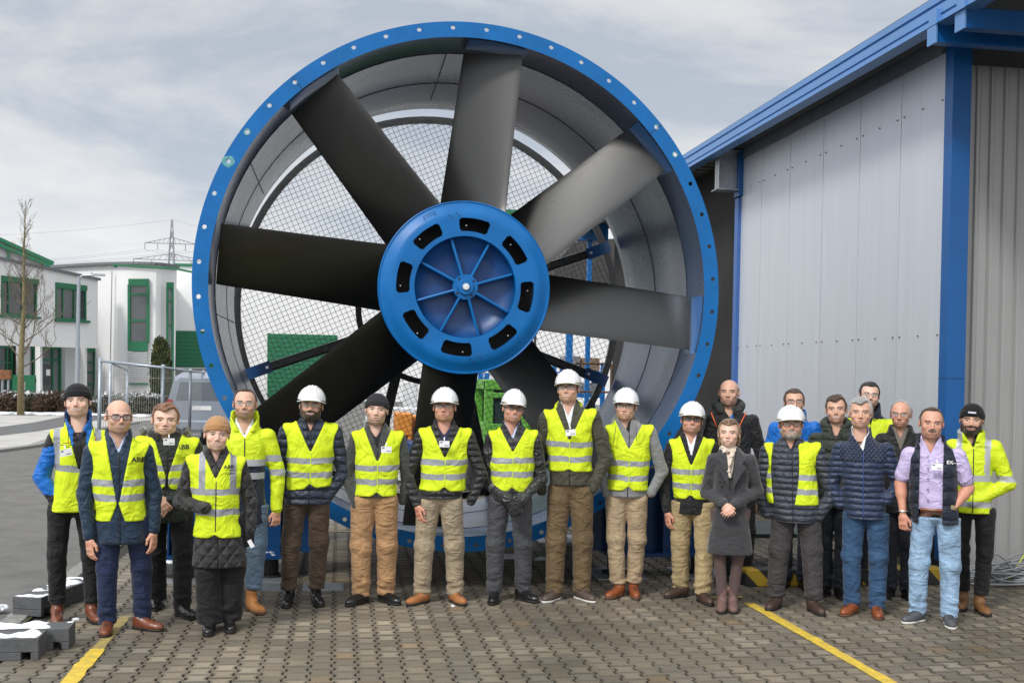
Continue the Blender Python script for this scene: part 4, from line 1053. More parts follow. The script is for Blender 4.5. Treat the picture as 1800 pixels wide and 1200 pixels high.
# ================================================================ people
def surfnet(S, org, h):
    """naive surface nets: sampled signed distances -> vertices, quads"""
    ins = S < 0
    nx, ny, nz = S.shape
    cnt = np.zeros((nx - 1, ny - 1, nz - 1), np.int8); acc = np.zeros((nx - 1, ny - 1, nz - 1, 3)); num = np.zeros((nx - 1, ny - 1, nz - 1))
    def sl_(a, d): return slice(d, a - 1 + d)
    for ax in range(3):
        oth = [i for i in range(3) if i != ax]
        for da in (0, 1):
            for db in (0, 1):
                o0 = [0, 0, 0]; o0[oth[0]] = da; o0[oth[1]] = db; o1 = list(o0); o1[ax] = 1
                A = S[sl_(nx, o0[0]), sl_(ny, o0[1]), sl_(nz, o0[2])]; B = S[sl_(nx, o1[0]), sl_(ny, o1[1]), sl_(nz, o1[2])]
                cr_ = (A < 0) != (B < 0)
                t = np.where(cr_, A / np.where(cr_, A - B, 1), 0)
                for c in range(3):
                    acc[..., c] += np.where(cr_, (t if c == ax else o0[c]), 0)
                num += cr_
    act = num > 0
    idx = -np.ones(act.shape, np.int64); idx[act] = np.arange(act.sum())
    ijk = np.argwhere(act)
    V = (ijk + acc[act] / num[act][:, None]) * h + org
    Q = []
    for ax in range(3):
        o1, o2 = [(1, 2), (2, 0), (0, 1)][ax]
        sA = [slice(None)] * 3; sB = [slice(None)] * 3; sA[ax] = slice(0, -1); sB[ax] = slice(1, None)
        A = ins[tuple(sA)]; B = ins[tuple(sB)]; ch = A != B
        P_ = np.argwhere(ch); 
        if not len(P_): continue
        ok = (P_[:, o1] > 0) & (P_[:, o2] > 0) & (P_[:, o1] < S.shape[o1] - 1) & (P_[:, o2] < S.shape[o2] - 1); P_ = P_[ok]
        fl = A[tuple(P_.T)]
        def c(d1, d2):
            q = P_.copy(); q[:, o1] -= d1; q[:, o2] -= d2; return idx[tuple(q.T)]
        q = np.stack([c(0, 0), c(1, 0), c(1, 1), c(0, 1)], 1)
        q = np.where(fl[:, None], q, q[:, ::-1]); Q.append(q)
    return V, np.concatenate(Q)
class Grid:
    def __init__(s, lo, hi, h):
        s.h = h; s.lo = np.array(lo, float) - 2 * h; n = np.ceil((np.array(hi) + 2 * h - s.lo) / h).astype(int) + 1
        ax = [s.lo[i] + h * np.arange(n[i]) for i in range(3)]
        s.x, s.y, s.z = np.meshgrid(*ax, indexing='ij')
    def mesh(s, d): return surfnet(d, s.lo, s.h)
def caps(g, a, b, ra, rb):
    ax, ay, az = a; bx, by, bz = b; dx, dy, dz = bx - ax, by - ay, bz - az; L = dx * dx + dy * dy + dz * dz + 1e-12
    t = np.clip(((g.x - ax) * dx + (g.y - ay) * dy + (g.z - az) * dz) / L, 0, 1)
    return np.sqrt((g.x - ax - t * dx) ** 2 + (g.y - ay - t * dy) ** 2 + (g.z - az - t * dz) ** 2) - (ra + (rb - ra) * t)
def elli(g, c, r):
    k0 = np.sqrt(((g.x - c[0]) / r[0]) ** 2 + ((g.y - c[1]) / r[1]) ** 2 + ((g.z - c[2]) / r[2]) ** 2)
    return (k0 - 1) * min(r) * (0.5 + 0.5 * 1)
def smin(a, b, k):
    h_ = np.clip(0.5 + 0.5 * (b - a) / k, 0, 1); return b * (1 - h_) + a * h_ - k * h_ * (1 - h_)
def smax(a, b, k): return -smin(-a, -b, k)
def boxf(g, c, r, rd=0):
    q = [np.abs(v - c[i]) - r[i] + rd for i, v in enumerate((g.x, g.y, g.z))]
    return np.sqrt(np.maximum(q[0], 0) ** 2 + np.maximum(q[1], 0) ** 2 + np.maximum(q[2], 0) ** 2) + np.minimum(np.maximum(q[0], np.maximum(q[1], q[2])), 0) - rd

# ---- head prototype (chin at z=0, crown at .235, face towards -y)
def head_proto(fem=False, smile=0.0):
    g = Grid((-.098, -.125, -.11), (.098, .122, .24), .0031)
    d = elli(g, (0, .018, .145), (.0775, .098, .090))
    d = smin(d, elli(g, (0, -.022, .085), (.061 if not fem else .058, .068, .085)), .03)
    d = smin(d, elli(g, (0, -.055, .022), (.026 if not fem else .021, .026, .022)), .022)
    for s_ in (-1, 1):
        d = smin(d, elli(g, (s_ * .043, -.004, .048), (.021 if not fem else .016, .038, .036)), .025)
        d = smin(d, elli(g, (s_ * .043, -.060, .088), (.020, .017, .018)), .018)
        d = smin(d, elli(g, (s_ * .030, -.078, .138), (.025, .010, .007)), .012)
        d = smax(d, -elli(g, (s_ * .031, -.100, .119), (.019, .020, .0105)), .012)
        d = smin(d, elli(g, (s_ * .031, -.074, .119), (.0125, .0125, .0115)), .003)
        ear = elli(g, (s_ * .081, .012, .112), (.009, .019, .033)); ear = smax(ear, -elli(g, (s_ * .090, .006, .116), (.007, .010, .020)), .004)
        d = smin(d, ear, .006)
        d = smin(d, elli(g, (s_ * .011, -.094, .077), (.008, .010, .007)), .006)
    d = smin(d, caps(g, (0, -.084, .126), (0, -.103, .086), .0065, .0092), .011)
    d = smin(d, elli(g, (0, -.074, .050), (.032, .017, .019)), .016)
    cv = smile * .011 * (g.x / .026) ** 2; mw = .021 + .0085 * smile
    zz = g.z - cv
    def el2(cy, cz, rx, ry, rz_): return (np.sqrt((g.x / rx) ** 2 + ((g.y - cy) / ry) ** 2 + ((zz - cz) / rz_) ** 2) - 1) * rz_
    d = smin(d, el2(-.0845, .0415, mw * .85, .0085, .0048), .005); d = smin(d, el2(-.0865, .0560, mw * .95, .0080, .0040), .005)
    d = smax(d, -el2(-.097, .0492, mw * .98, .012, .0022 + .0032 * smile), .002)
    for s_ in (-1, 1):
        if smile: d = smin(d, elli(g, (s_ * .040, -.066, .078), (.018, .013, .014)), .012)
    d = smin(d, caps(g, (0, .028, -.16), (0, .024, .07), .056 if not fem else .047, .0485 if not fem else .042), .020)
    return g.mesh(d)
HEADS = {(f_, s_): head_proto(f_, s_) for f_, s_ in ((False, 0.0), (False, 1.0), (True, 0.0), (True, 1.0))}
def gs(v, c, w): return np.exp(-((v - c) / w) ** 2)
def paint_head(V, skin, brow, smile=0.5, stubble=0.0, scol=(.10, .08, .07), lip=(.42, .16, .14), blush=.35, eyes=1, hairline=None):
    x, y, z = V[:, 0], V[:, 1], V[:, 2]; ax = np.abs(x); front = (y < -.035)
    C = np.tile(np.array(skin), (len(V), 1)); mix = lambda C, c, w: C * (1 - w[:, None]) + np.array(c) * w[:, None]
    red = np.array(skin) * np.array([1.05, .72, .66])
    C = mix(C, red, blush * (gs(ax, .045, .02) * gs(z, .082, .022) * front + gs(ax, .0, .014) * gs(z, .082, .016) * front + .8 * (ax > .074) * (z < .15)).clip(0, 1))
    C = mix(C, np.array(skin) * [.62, .50, .46], .32 * gs(ax, .031, .018) * gs(z, .119, .010) * front)
    if stubble:
        w = np.clip((.070 - z) / .012 + .6 * gs(ax, .06, .02), 0, 1) * (y < .03) * (z > -.035) * np.clip(1 - gs(ax, .0, .020) * gs(z, .050, .0075) * 1.2, 0, 1)
        w = np.maximum(w, (ax > .052) * (z < .105) * (y < .0) * .8); w = np.maximum(w, gs(z, .066, .006) * (ax < .032) * front)
        C = mix(C, scol, np.clip(w * stubble, 0, 1))
    C = mix(C, brow, .85 * ((z > .1335 + .035 * (ax - .03) * 0) & (z < .1425) & (ax > .013) & (ax < .052) & front))
    sm = 1.0 if smile >= .55 else 0.0; zz = z - sm * .011 * (ax / .026) ** 2; mw = .021 + .0085 * sm; f2 = y < -.060
    C = mix(C, lip, .72 * np.clip(1.2 - ((ax / mw) ** 2 + ((zz - .0492) / (.0095 + .001 * sm)) ** 2), 0, 1) * f2)
    C = mix(C, (.10, .035, .03), .85 * np.clip(1.6 - ((ax / (mw * .97)) ** 2 + ((zz - .0492) / (.0022 + .0038 * sm)) ** 2) * 1.5, 0, 1) * f2)
    if sm: C = mix(C, (.80, .76, .70), np.clip(2.4 - ((ax / (mw * .82)) ** 2 + ((zz - .0505) / .0042) ** 2) * 2, 0, 1) * f2)
    C = mix(C, np.array(skin) * [.75, .62, .58], .5 * smile * gs(ax - .030 - (.062 - z) * .35, 0, .0035) * gs(z, .062, .018) * front)
    if eyes:
        em = (ax > .0205) & (ax < .0425) & (np.abs(z - .1180) < .0036) & (y < -.06); C = mix(C, (.50, .47, .44), 1.0 * em)
        ir = (np.hypot(ax - .031, z - .1185) < .0052) & (y < -.06); C = mix(C, (.035, .028, .025), 1.0 * ir)
        ll = (ax > .019) & (ax < .044) & (np.abs(z - .1228) < .0020) & (y < -.06); C = mix(C, (.09, .05, .04), .8 * ll)
    C = mix(C, (.14, .05, .04), .6 * (gs(ax, .008, .004) * gs(z, .072, .003) * (y < -.09)))
    return C
# ---- hand prototype: wrist at origin, fingers towards -z, palm facing +x side; thumb to -y (front)
def hand_proto(curl=.35):
    g = Grid((-.05, -.06, -.20), (.06, .06, .05), .0042)
    d = boxf(g, (0, 0, -.055), (.014, .038, .042), .014); d = smin(d, caps(g, (0, 0, .05), (0, 0, -.03), .026, .025), .02)
    L = [.074, .084, .079, .062]
    for k in range(4):
        y0 = -.030 + .020 * k; a = np.array([0.0, y0, -.090]); an = curl * .35
        r_ = [.0098, .0100, .0096, .0086][k]
        p = a
        for j, f_ in enumerate((.42, .33, .25)):
            q = p + np.array([math.sin(an) * L[k] * f_, (k - 1.5) * .0015, -math.cos(an) * L[k] * f_]); d = smin(d, caps(g, p, q, r_ * (1 - .08 * j), r_ * (.95 - .08 * j)), .0045); p = q; an += curl * (.9 + .1 * k)
    p = np.array([.004, -.028, -.030]); q = np.array([.016, -.052, -.062]); r2 = np.array([.022, -.052, -.095]); d = smin(d, caps(g, p, q, .015, .0115), .010); d = smin(d, caps(g, q, r2, .0112, .0092), .004)
    return g.mesh(d)
HNV, HNF = hand_proto(.38); HCV, HCF = hand_proto(.95)
# ---- shoes: ankle at (0,.06,.08), toe towards -y
def shoe_proto(kind):
    g = Grid((-.065, -.22, 0), (.065, .115, .24), .0065)
    w = .042
    foot = smin(elli(g, (0, -.115, .035), (.046, .085, .040)), elli(g, (0, .035, .045), (.038, .058, .050)), .05)
    foot = smin(foot, caps(g, (0, -.08, .045), (0, .04, .085), .034, .038), .04)
    if kind in ('boot', 'woman'): foot = smin(foot, caps(g, (0, .035, .08), (0, .04, .17 if kind == 'boot' else .20), .043, .047), .03)
    else: foot = smin(foot, caps(g, (0, .035, .07), (0, .04, .10), .038, .040), .03)
    foot = np.maximum(foot, -(g.z - .012)); foot = np.maximum(foot, g.z - (.18 if kind == 'boot' else .21 if kind == 'woman' else .105))
    up = g.mesh(foot)
    sole = smin(elli(g, (0, -.11, .01), (.050, .092, .2)), elli(g, (0, .035, .01), (.040, .066, .2)), .04)
    th = .030 if kind in ('boot', 'sneaker') else .022
    sole = np.maximum(np.maximum(sole, g.z - th), -(g.z - .001)); so_ = g.mesh(sole)
    return up, so_
SHOES = {k: shoe_proto(k) for k in ('dress', 'boot', 'woman')}; SHOES['sneaker'] = SHOES['dress']
# ---- headgear & hair prototypes in head space
def hair_proto(kind, seed=1):
    g = Grid((-.115, -.125, -.03), (.115, .145, .285), .0052)
    rg = np.random.default_rng(seed); ph = rg.random(8) * 6
    nz = .0030 * np.sin(g.x * 70 + ph[0] + 2 * np.sin(g.y * 40 + ph[1])) * np.sin(g.y * 55 + ph[2]) + .0020 * np.sin(g.x * 150 + ph[3] + g.z * 60) * np.sin(g.y * 120 + ph[4] + g.z * 30)
    sk = elli(g, (0, .018, .145), (.0775, .098, .090))
    ax = np.abs(g.x)
    if kind == 'short': d = sk - .010 + nz; cut = np.maximum(-(g.y + .020 + .0 * g.z), -(g.z - .075 - .6 * np.maximum(0, -g.y))); top = -(g.z - (.196 - .9 * np.maximum(0, g.y + .06) + 10 * ax * ax)); d = np.maximum(d, np.minimum(cut, top))
    elif kind == 'tousled': d = elli(g, (.002, .012, .152), (.0785, .100, .094)) - .007 + nz * 1.9; cut = np.maximum(-(g.y + .022), -(g.z - .100 - .5 * np.maximum(0, -g.y))); top = -(g.z - (.188 - .7 * np.maximum(0, g.y + .06) + 14 * ax * ax + .3 * g.x)); d = np.maximum(d, np.minimum(cut, top))
    elif kind == 'receding': d = sk - .007 + nz; cut = np.maximum(-(g.y + .012), -(g.z - .085)); top = -(g.z - (.222 - .25 * np.maximum(0, g.y + .06) - 0 * ax)) ; d = np.maximum(d, np.minimum(cut, top))
    elif kind == 'sides': d = sk - .005 + nz * .6; d = np.maximum(np.maximum(d, -(g.y + .015)), np.maximum(-(g.z - .075), g.z - .165 + .10 * np.minimum(0, g.y)))
    elif kind == 'nape': d = sk - .008 + nz; d = np.maximum(np.maximum(d, -(g.y + .022)), -(g.z - .068))
    elif kind == 'long':
        d = elli(g, (0, .014, .150), (.082, .100, .094)) - .006 + nz
        cut = np.maximum(-(g.y + .022), -(g.z - .03)); top = -(g.z - (.186 - .35 * np.maximum(0, g.y + .06) + 9 * ax * ax)); top = np.maximum(top, -(ax - .004) * 0 - 1); d = np.maximum(d, np.minimum(cut, top))
        for s_ in (-1, 1): d = smin(d, caps(g, (s_ * .070, .02, .13), (s_ * .074, .04, .02), .020, .012) + nz, .02)
    elif kind == 'beanie':
        sh_ = elli(g, (0, .014, .158), (.088, .108, .097)); tz = .150 + .10 * (g.y + .08) * -1 * .35
        d = np.maximum(sh_, -(g.z - (.146 - .28 * (g.y + .08)))); fold = np.maximum(np.maximum(elli(g, (0, .014, .150), (.093, .113, .13)), -(g.z - (.146 - .28 * (g.y + .08)))), g.z - (.192 - .28 * (g.y + .08))); d = smin(d, fold, .006)
        d = np.maximum(d, -elli(g, (0, .018, .135), (.0775, .098, .085)))
    elif kind == 'beard':
        face = smin(smin(elli(g, (0, -.022, .085), (.061, .068, .085)), elli(g, (0, -.055, .022), (.026, .026, .022)), .022), elli(g, (0, -.004, .048), (.062, .040, .040)), .025)
        d = face - .0075 + nz * 1.3
        reg = np.minimum(np.maximum(g.z - .040 + 0 * ax, -1), 1)
        top = g.z - np.where(ax > .048, .105, .038); mo = np.maximum(np.abs(g.z - .066) - .0075, ax - .034); top = np.minimum(top, mo); top = np.minimum(top, np.maximum(np.abs(ax - .034) - .008, g.z - .070))
        d = np.maximum(np.maximum(d, top), g.y - .012); d = np.maximum(d, -(elli(g, (0, -.10, .050), (.025, .05, .010))))
    return g.mesh(d)
HAIRC = {}
def hair(kind, seed=1):
    if (kind, seed) not in HAIRC: HAIRC[(kind, seed)] = hair_proto(kind, seed)
    return HAIRC[(kind, seed)]
def helmet_proto():
    g = Grid((-.13, -.17, .12), (.13, .16, .31), .0048)
    cz = .158; ridge = .0045 * (gs(g.x, 0, .010) + gs(g.x, .030, .008) + gs(g.x, -.030, .008)) * np.clip((g.z - .19) / .05, 0, 1)
    q = elli(g, (0, .010, cz), (.112, .136, .130)); d = q - ridge
    rim = elli(g, (0, .008, .160), (.117, .142, .20)); peak = elli(g, (0, -.080, .160), (.085, .082, .2)); br_ = smin(rim, peak, .03)
    pl = np.abs(g.z - (.163 + .10 * (g.y) * .35 - 1.4 * g.x * g.x)) - .0045
    d = smin(np.maximum(d, -(g.z - .162)), np.maximum(br_, pl), .010)
    d = np.maximum(d, -elli(g, (0, .010, cz - .002), (.105, .129, .123)))
    d = np.maximum(d, -(g.z - .140))
    return g.mesh(d)
HELV, HELF = helmet_proto()
g_ = Grid((-.11, -.12, .11), (.11, .15, .20), .0055)
bandd = np.maximum(np.maximum(elli(g_, (0, .012, .150), (.097, .120, .2)), -elli(g_, (0, .012, .150), (.090, .113, .2))), np.abs(g_.z - .157) - .009)
HBV, HBF = g_.mesh(bandd)

# ---- materials for people
def skin_mat():
    m_ = bpy.data.materials.new('skin'); m_.use_nodes = True; n, l = m_.node_tree.nodes, m_.node_tree.links; b = n['Principled BSDF']
    a = n.new('ShaderNodeAttribute'); a.attribute_name = 'Col'; l.new(a.outputs['Color'], b.inputs['Base Color'])
    b.inputs['Roughness'].default_value = .48; b.inputs['Subsurface Weight'].default_value = .12; b.inputs['Subsurface Radius'].default_value = (.02, .008, .004); b.inputs['Subsurface Scale'].default_value = .3
    b.inputs['Specular IOR Level'].default_value = .4
    return m_
SKIN = skin_mat()
def crease(n, l, t, strength, dist=1.0, sc=(7, 7, 9)):
    """sharp soft-fabric creases from ridged noise"""
    mp_ = n.new('ShaderNodeMapping'); mp_.inputs['Scale'].default_value = sc; mp_.inputs['Rotation'].default_value = (.3, .5, 0); mp_.inputs['Location'].default_value = (random.random() * 20, random.random() * 20, 0)
    l.new(t.outputs['Object'], mp_.inputs[0]); q = n.new('ShaderNodeTexNoise'); q.inputs['Scale'].default_value = 1.0; q.inputs['Detail'].default_value = 2.5; q.inputs['Distortion'].default_value = 1.1; q.inputs['Roughness'].default_value = .45
    l.new(mp_.outputs[0], q.inputs['Vector'])
    h_ = mnode(n, l, 'SUBTRACT', 1.0, mnode(n, l, 'ABSOLUTE', mnode(n, l, 'SUBTRACT', mnode(n, l, 'MULTIPLY', q.outputs['Fac'], 2), 1)))
    h_ = mnode(n, l, 'POWER', h_, 2.2)
    bb = n.new('ShaderNodeBump'); bb.inputs['Strength'].default_value = strength; bb.inputs['Distance'].default_value = .028 * dist; l.new(h_, bb.inputs['Height'])
    return bb
def cloth(name, col, quilt=None, rough=.75, wr=.45, sheen=.15, pitch=.052, var=.10, spec=.3):
    key = name
    if key in MATS: return MATS[key]
    m_ = bpy.data.materials.new(name); m_.use_nodes = True; MATS[key] = m_
    n, l = m_.node_tree.nodes, m_.node_tree.links; b = n['Principled BSDF']
    b.inputs['Roughness'].default_value = rough; b.inputs['Sheen Weight'].default_value = sheen; b.inputs['Specular IOR Level'].default_value = spec
    t = n.new('ShaderNodeTexCoord'); sp = n.new('ShaderNodeSeparateXYZ'); l.new(t.outputs['Object'], sp.inputs[0])
    nz = n.new('ShaderNodeTexNoise'); nz.inputs['Scale'].default_value = 7; nz.inputs['Detail'].default_value = 4; nz.inputs['Distortion'].default_value = .8
    mp_ = n.new('ShaderNodeMapping'); mp_.inputs['Scale'].default_value = (1, 1, .8); mp_.inputs['Rotation'].default_value = (0, .6, 0); l.new(t.outputs['Object'], mp_.inputs[0]); l.new(mp_.outputs[0], nz.inputs['Vector'])
    n2 = n.new('ShaderNodeTexNoise'); n2.inputs['Scale'].default_value = 260; n2.inputs['Detail'].default_value = 2; l.new(t.outputs['Object'], n2.inputs['Vector'])
    mr = n.new('ShaderNodeMapRange'); mr.inputs['From Min'].default_value = .3; mr.inputs['From Max'].default_value = .7; mr.inputs['To Min'].default_value = 1 - var; mr.inputs['To Max'].default_value = 1 + var; l.new(nz.outputs['Fac'], mr.inputs[0])
    rgb = n.new('ShaderNodeVectorMath'); rgb.operation = 'SCALE'; rgb.inputs[0].default_value = col; l.new(mr.outputs[0], rgb.inputs['Scale']); l.new(rgb.outputs[0], b.inputs['Base Color'])
    bp = n.new('ShaderNodeBump'); bp.inputs['Strength'].default_value = wr; bp.inputs['Distance'].default_value = .03; l.new(nz.outputs['Fac'], bp.inputs['Height'])
    crz = crease(n, l, t, min(1, wr * 1.1) * (.45 if wr >= .9 else 1), .9, (5.5, 5.5, 10.5) if 'trousers' in name or 'jeans' in name or 'chinos' in name else (7, 7, 8)); l.new(bp.outputs[0], crz.inputs['Normal'])
    b2 = n.new('ShaderNodeBump'); b2.inputs['Strength'].default_value = .25; b2.inputs['Distance'].default_value = .002; l.new(n2.outputs['Fac'], b2.inputs['Height']); l.new(crz.outputs[0], b2.inputs['Normal']); last = b2
    if quilt:
        wob = mnode(n, l, 'MULTIPLY', nz.outputs['Fac'], .03)
        if quilt == 'h': u = mnode(n, l, 'ADD', sp.outputs[2], wob); hs_ = [mnode(n, l, 'ABSOLUTE', mnode(n, l, 'SINE', mnode(n, l, 'MULTIPLY', u, PI / pitch)))]
        else:
            hs_ = []
            for sg in (1, -1):
                u = mnode(n, l, 'ADD', mnode(n, l, 'MULTIPLY', sp.outputs[0], sg * 1.0), mnode(n, l, 'MULTIPLY', sp.outputs[2], .8)); hs_.append(mnode(n, l, 'ABSOLUTE', mnode(n, l, 'SINE', mnode(n, l, 'MULTIPLY', u, PI / pitch))))
        hh = hs_[0] if len(hs_) == 1 else mnode(n, l, 'MINIMUM', hs_[0], hs_[1])
        hh = mnode(n, l, 'POWER', hh, .5)
        b3 = n.new('ShaderNodeBump'); b3.inputs['Strength'].default_value = .9; b3.inputs['Distance'].default_value = .022; l.new(hh, b3.inputs['Height']); l.new(last.outputs[0], b3.inputs['Normal']); last = b3
    l.new(last.outputs[0], b.inputs['Normal'])
    return m_
HV_Y = (.62, .755, .022); REFL = (.30, .31, .33)
def vest_mat(bands, hw, vert=(), zvert=(0, 0), zip_=None, base=HV_Y, navy=None, tilt=0.0):
    """fluorescent fabric with sewn reflective tape: bands = heights, vert = x positions"""
    m_ = bpy.data.materials.new('hi_vis_fabric'); m_.use_nodes = True; n, l = m_.node_tree.nodes, m_.node_tree.links; b = n['Principled BSDF']
    t = n.new('ShaderNodeTexCoord'); sp = n.new('ShaderNodeSeparateXYZ'); l.new(t.outputs['Object'], sp.inputs[0])
    ax = mnode(n, l, 'ABSOLUTE', sp.outputs[0]); z = mnode(n, l, 'ADD', sp.outputs[2], mnode(n, l, 'MULTIPLY', ax, tilt))
    nz = n.new('ShaderNodeTexNoise'); nz.inputs['Scale'].default_value = 5.5; nz.inputs['Detail'].default_value = 3; nz.inputs['Distortion'].default_value = 1.0; mp_ = n.new('ShaderNodeMapping'); mp_.inputs['Scale'].default_value = (1.3, 1, .7); mp_.inputs['Location'].default_value = (random.random() * 9, 0, random.random() * 9)
    l.new(t.outputs['Object'], mp_.inputs[0]); l.new(mp_.outputs[0], nz.inputs['Vector'])
    z = mnode(n, l, 'ADD', z, mnode(n, l, 'MULTIPLY', mnode(n, l, 'SUBTRACT', nz.outputs['Fac'], .5), .035))
    fac = None
    def orr(f, g): return g if f is None else mnode(n, l, 'MAXIMUM', f, g)
    for zc in bands: fac = orr(fac, mnode(n, l, 'LESS_THAN', mnode(n, l, 'ABSOLUTE', mnode(n, l, 'SUBTRACT', z, zc)), hw))
    for xc in vert:
        v = mnode(n, l, 'LESS_THAN', mnode(n, l, 'ABSOLUTE', mnode(n, l, 'SUBTRACT', sp.outputs[0], xc)), hw); v = mnode(n, l, 'MULTIPLY', v, mnode(n, l, 'GREATER_THAN', z, zvert[0])); fac = orr(fac, v)
    r1 = n.new('ShaderNodeMapRange'); r1.inputs['From Min'].default_value = .3; r1.inputs['From Max'].default_value = .7; r1.inputs['To Min'].default_value = .93; r1.inputs['To Max'].default_value = 1.04; l.new(nz.outputs['Fac'], r1.inputs[0])
    sc = n.new('ShaderNodeVectorMath'); sc.operation = 'SCALE'; sc.inputs[0].default_value = base; l.new(r1.outputs[0], sc.inputs['Scale']); cur = sc.outputs[0]
    def mixc(f, c, cur):
        q = n.new('ShaderNodeMix'); q.data_type = 'RGBA'; l.new(f, q.inputs['Factor']); l.new(cur, q.inputs['A']); q.inputs['B'].default_value = (*c, 1); return q.outputs['Result']
    if navy is not None: cur = mixc(mnode(n, l, 'LESS_THAN', z, navy), (.010, .015, .035), cur)
    if fac is not None: cur = mixc(fac, REFL, cur); 
    if fac is not None:
        rr = n.new('ShaderNodeMapRange'); rr.inputs['To Min'].default_value = .75; rr.inputs['To Max'].default_value = .38; l.new(fac, rr.inputs[0]); l.new(rr.outputs[0], b.inputs['Roughness'])
    l.new(cur, b.inputs['Base Color']); b.inputs['Specular IOR Level'].default_value = .25
    bp = n.new('ShaderNodeBump'); bp.inputs['Strength'].default_value = .55; bp.inputs['Distance'].default_value = .035; l.new(nz.outputs['Fac'], bp.inputs['Height'])
    n2 = n.new('ShaderNodeTexNoise'); n2.inputs['Scale'].default_value = 14; n2.inputs['Detail'].default_value = 3; l.new(mp_.outputs[0], n2.inputs['Vector'])
    b2 = n.new('ShaderNodeBump'); b2.inputs['Strength'].default_value = .3; b2.inputs['Distance'].default_value = .012; l.new(n2.outputs['Fac'], b2.inputs['Height']); l.new(bp.outputs[0], b2.inputs['Normal'])
    crz = crease(n, l, t, .55, .7, (6, 6, 6)); l.new(b2.outputs[0], crz.inputs['Normal']); l.new(crz.outputs[0], b.inputs['Normal'])
    return m_
HELM = mat('helmet_white_plastic', (.78, .78, .78), .28, var=.03, coat=.3)
HBAND = mat('helmet_harness', (.55, .55, .05), .6, var=.1)
LENS = bpy.data.materials.new('clear_lens'); LENS.use_nodes = True
_b = LENS.node_tree.nodes['Principled BSDF']; _b.inputs['Base Color'].default_value = (.55, .55, .53, 1); _b.inputs['Alpha'].default_value = .28; _b.inputs['Roughness'].default_value = .1
LENSD = bpy.data.materials.new('tinted_lens'); LENSD.use_nodes = True
_b = LENSD.node_tree.nodes['Principled BSDF']; _b.inputs['Base Color'].default_value = (.10, .10, .10, 1); _b.inputs['Alpha'].default_value = .5; _b.inputs['Roughness'].default_value = .1
FRM = mat('black_frame', (.012, .012, .015), .3, var=0); FRMB = mat('brown_frame', (.08, .03, .02), .3, var=0); FRMS = mat('metal_frame', (.35, .33, .30), .3, .7, var=0)
CARD = mat('badge_card', (.78, .78, .80), .5, var=.02); INK = mat('badge_ink', (.05, .06, .12), .6, var=0); LOGO = mat('logo_black', (.012, .014, .02), .7, var=0); LOGOW = mat('logo_white', (.75, .75, .75), .7, var=0)
GLOVE = cloth('black_glove_fabric', (.010, .010, .011), rough=.7)

SKD = (.55, .35, .27)
LACE = mat('laces_dark', (.02, .016, .012), .8, var=0)
def glasses(par, kind, hv):
    s = MB(); ln = MB(); y = -.096
    if kind == 'safety':
        w, h_, fr, lm, rt_ = .029, .017, FRM, LENS, .0028
    elif kind == 'safety_dark': w, h_, fr, lm, rt_ = .029, .017, FRM, LENSD, .0028
    elif kind == 'sun': w, h_, fr, lm, rt_ = .027, .016, FRMB, LENSD, .0022
    elif kind == 'bold': w, h_, fr, lm, rt_ = .026, .0165, mat('navy_frame', (.012, .016, .05), .3, var=0), LENS, .0028
    elif kind == 'pink': w, h_, fr, lm, rt_ = .024, .018, FRMB, LENS, .0016
    else: w, h_, fr, lm, rt_ = .024, .014, FRMS if kind == 'metal' else FRM, LENS, .0015
    z0 = .1175
    for s_ in (-1, 1):
        pts = []
        for a in np.linspace(0, 2 * PI, 21):
            c, sn = math.cos(a), math.sin(a); px_ = s_ * .033 + w * np.sign(c) * abs(c) ** .6; pz = z0 + h_ * np.sign(sn) * abs(sn) ** .7
            pts.append((px_, y + .9 * max(0, abs(px_) - .02) ** 1.5 * 1.2, pz))
        if kind.startswith('safety'):
            s.tube([p for p in pts if p[2] >= z0 + h_ * .3], rt_, 6); 
        else: s.tube(pts, rt_, 6, cap=False)
        c0 = (s_ * .033, y, z0); ln.add([(p[0], p[1] + .001, p[2]) for p in pts[:-1]], [tuple(range(20))])
        s.tube([(s_ * (.033 + w), y + .008, z0 + h_ * .4), (s_ * .082, -.045, z0 + .006), (s_ * .084, .01, z0 + .002)], rt_ * .9, 5)
    s.tube([(-.033 + w, y, z0 + h_ * .35), (0, y - .004, z0 + h_ * .55), (.033 - w, y, z0 + h_ * .35)], rt_, 6)
    if kind.startswith('safety'): s.tube([(-.006, y - .003, z0 + .004), (-.010, y - .002, z0 - .010)], .002, 5); s.tube([(.006, y - .003, z0 + .004), (.010, y - .002, z0 - .010)], .002, 5)
    def xf(mb): mb.V = [hv(np.concatenate(mb.V))]; return mb
    f = xf(s).build('glasses', fr, par, smooth=True); xf(ln).build('lens', lm, f)
def rotm(ax, a):
    return np.array(Matrix.Rotation(a, 3, ax))
def align(frm, to):
    q = Vector(frm).rotation_difference(Vector(to)); return np.array(q.to_matrix())

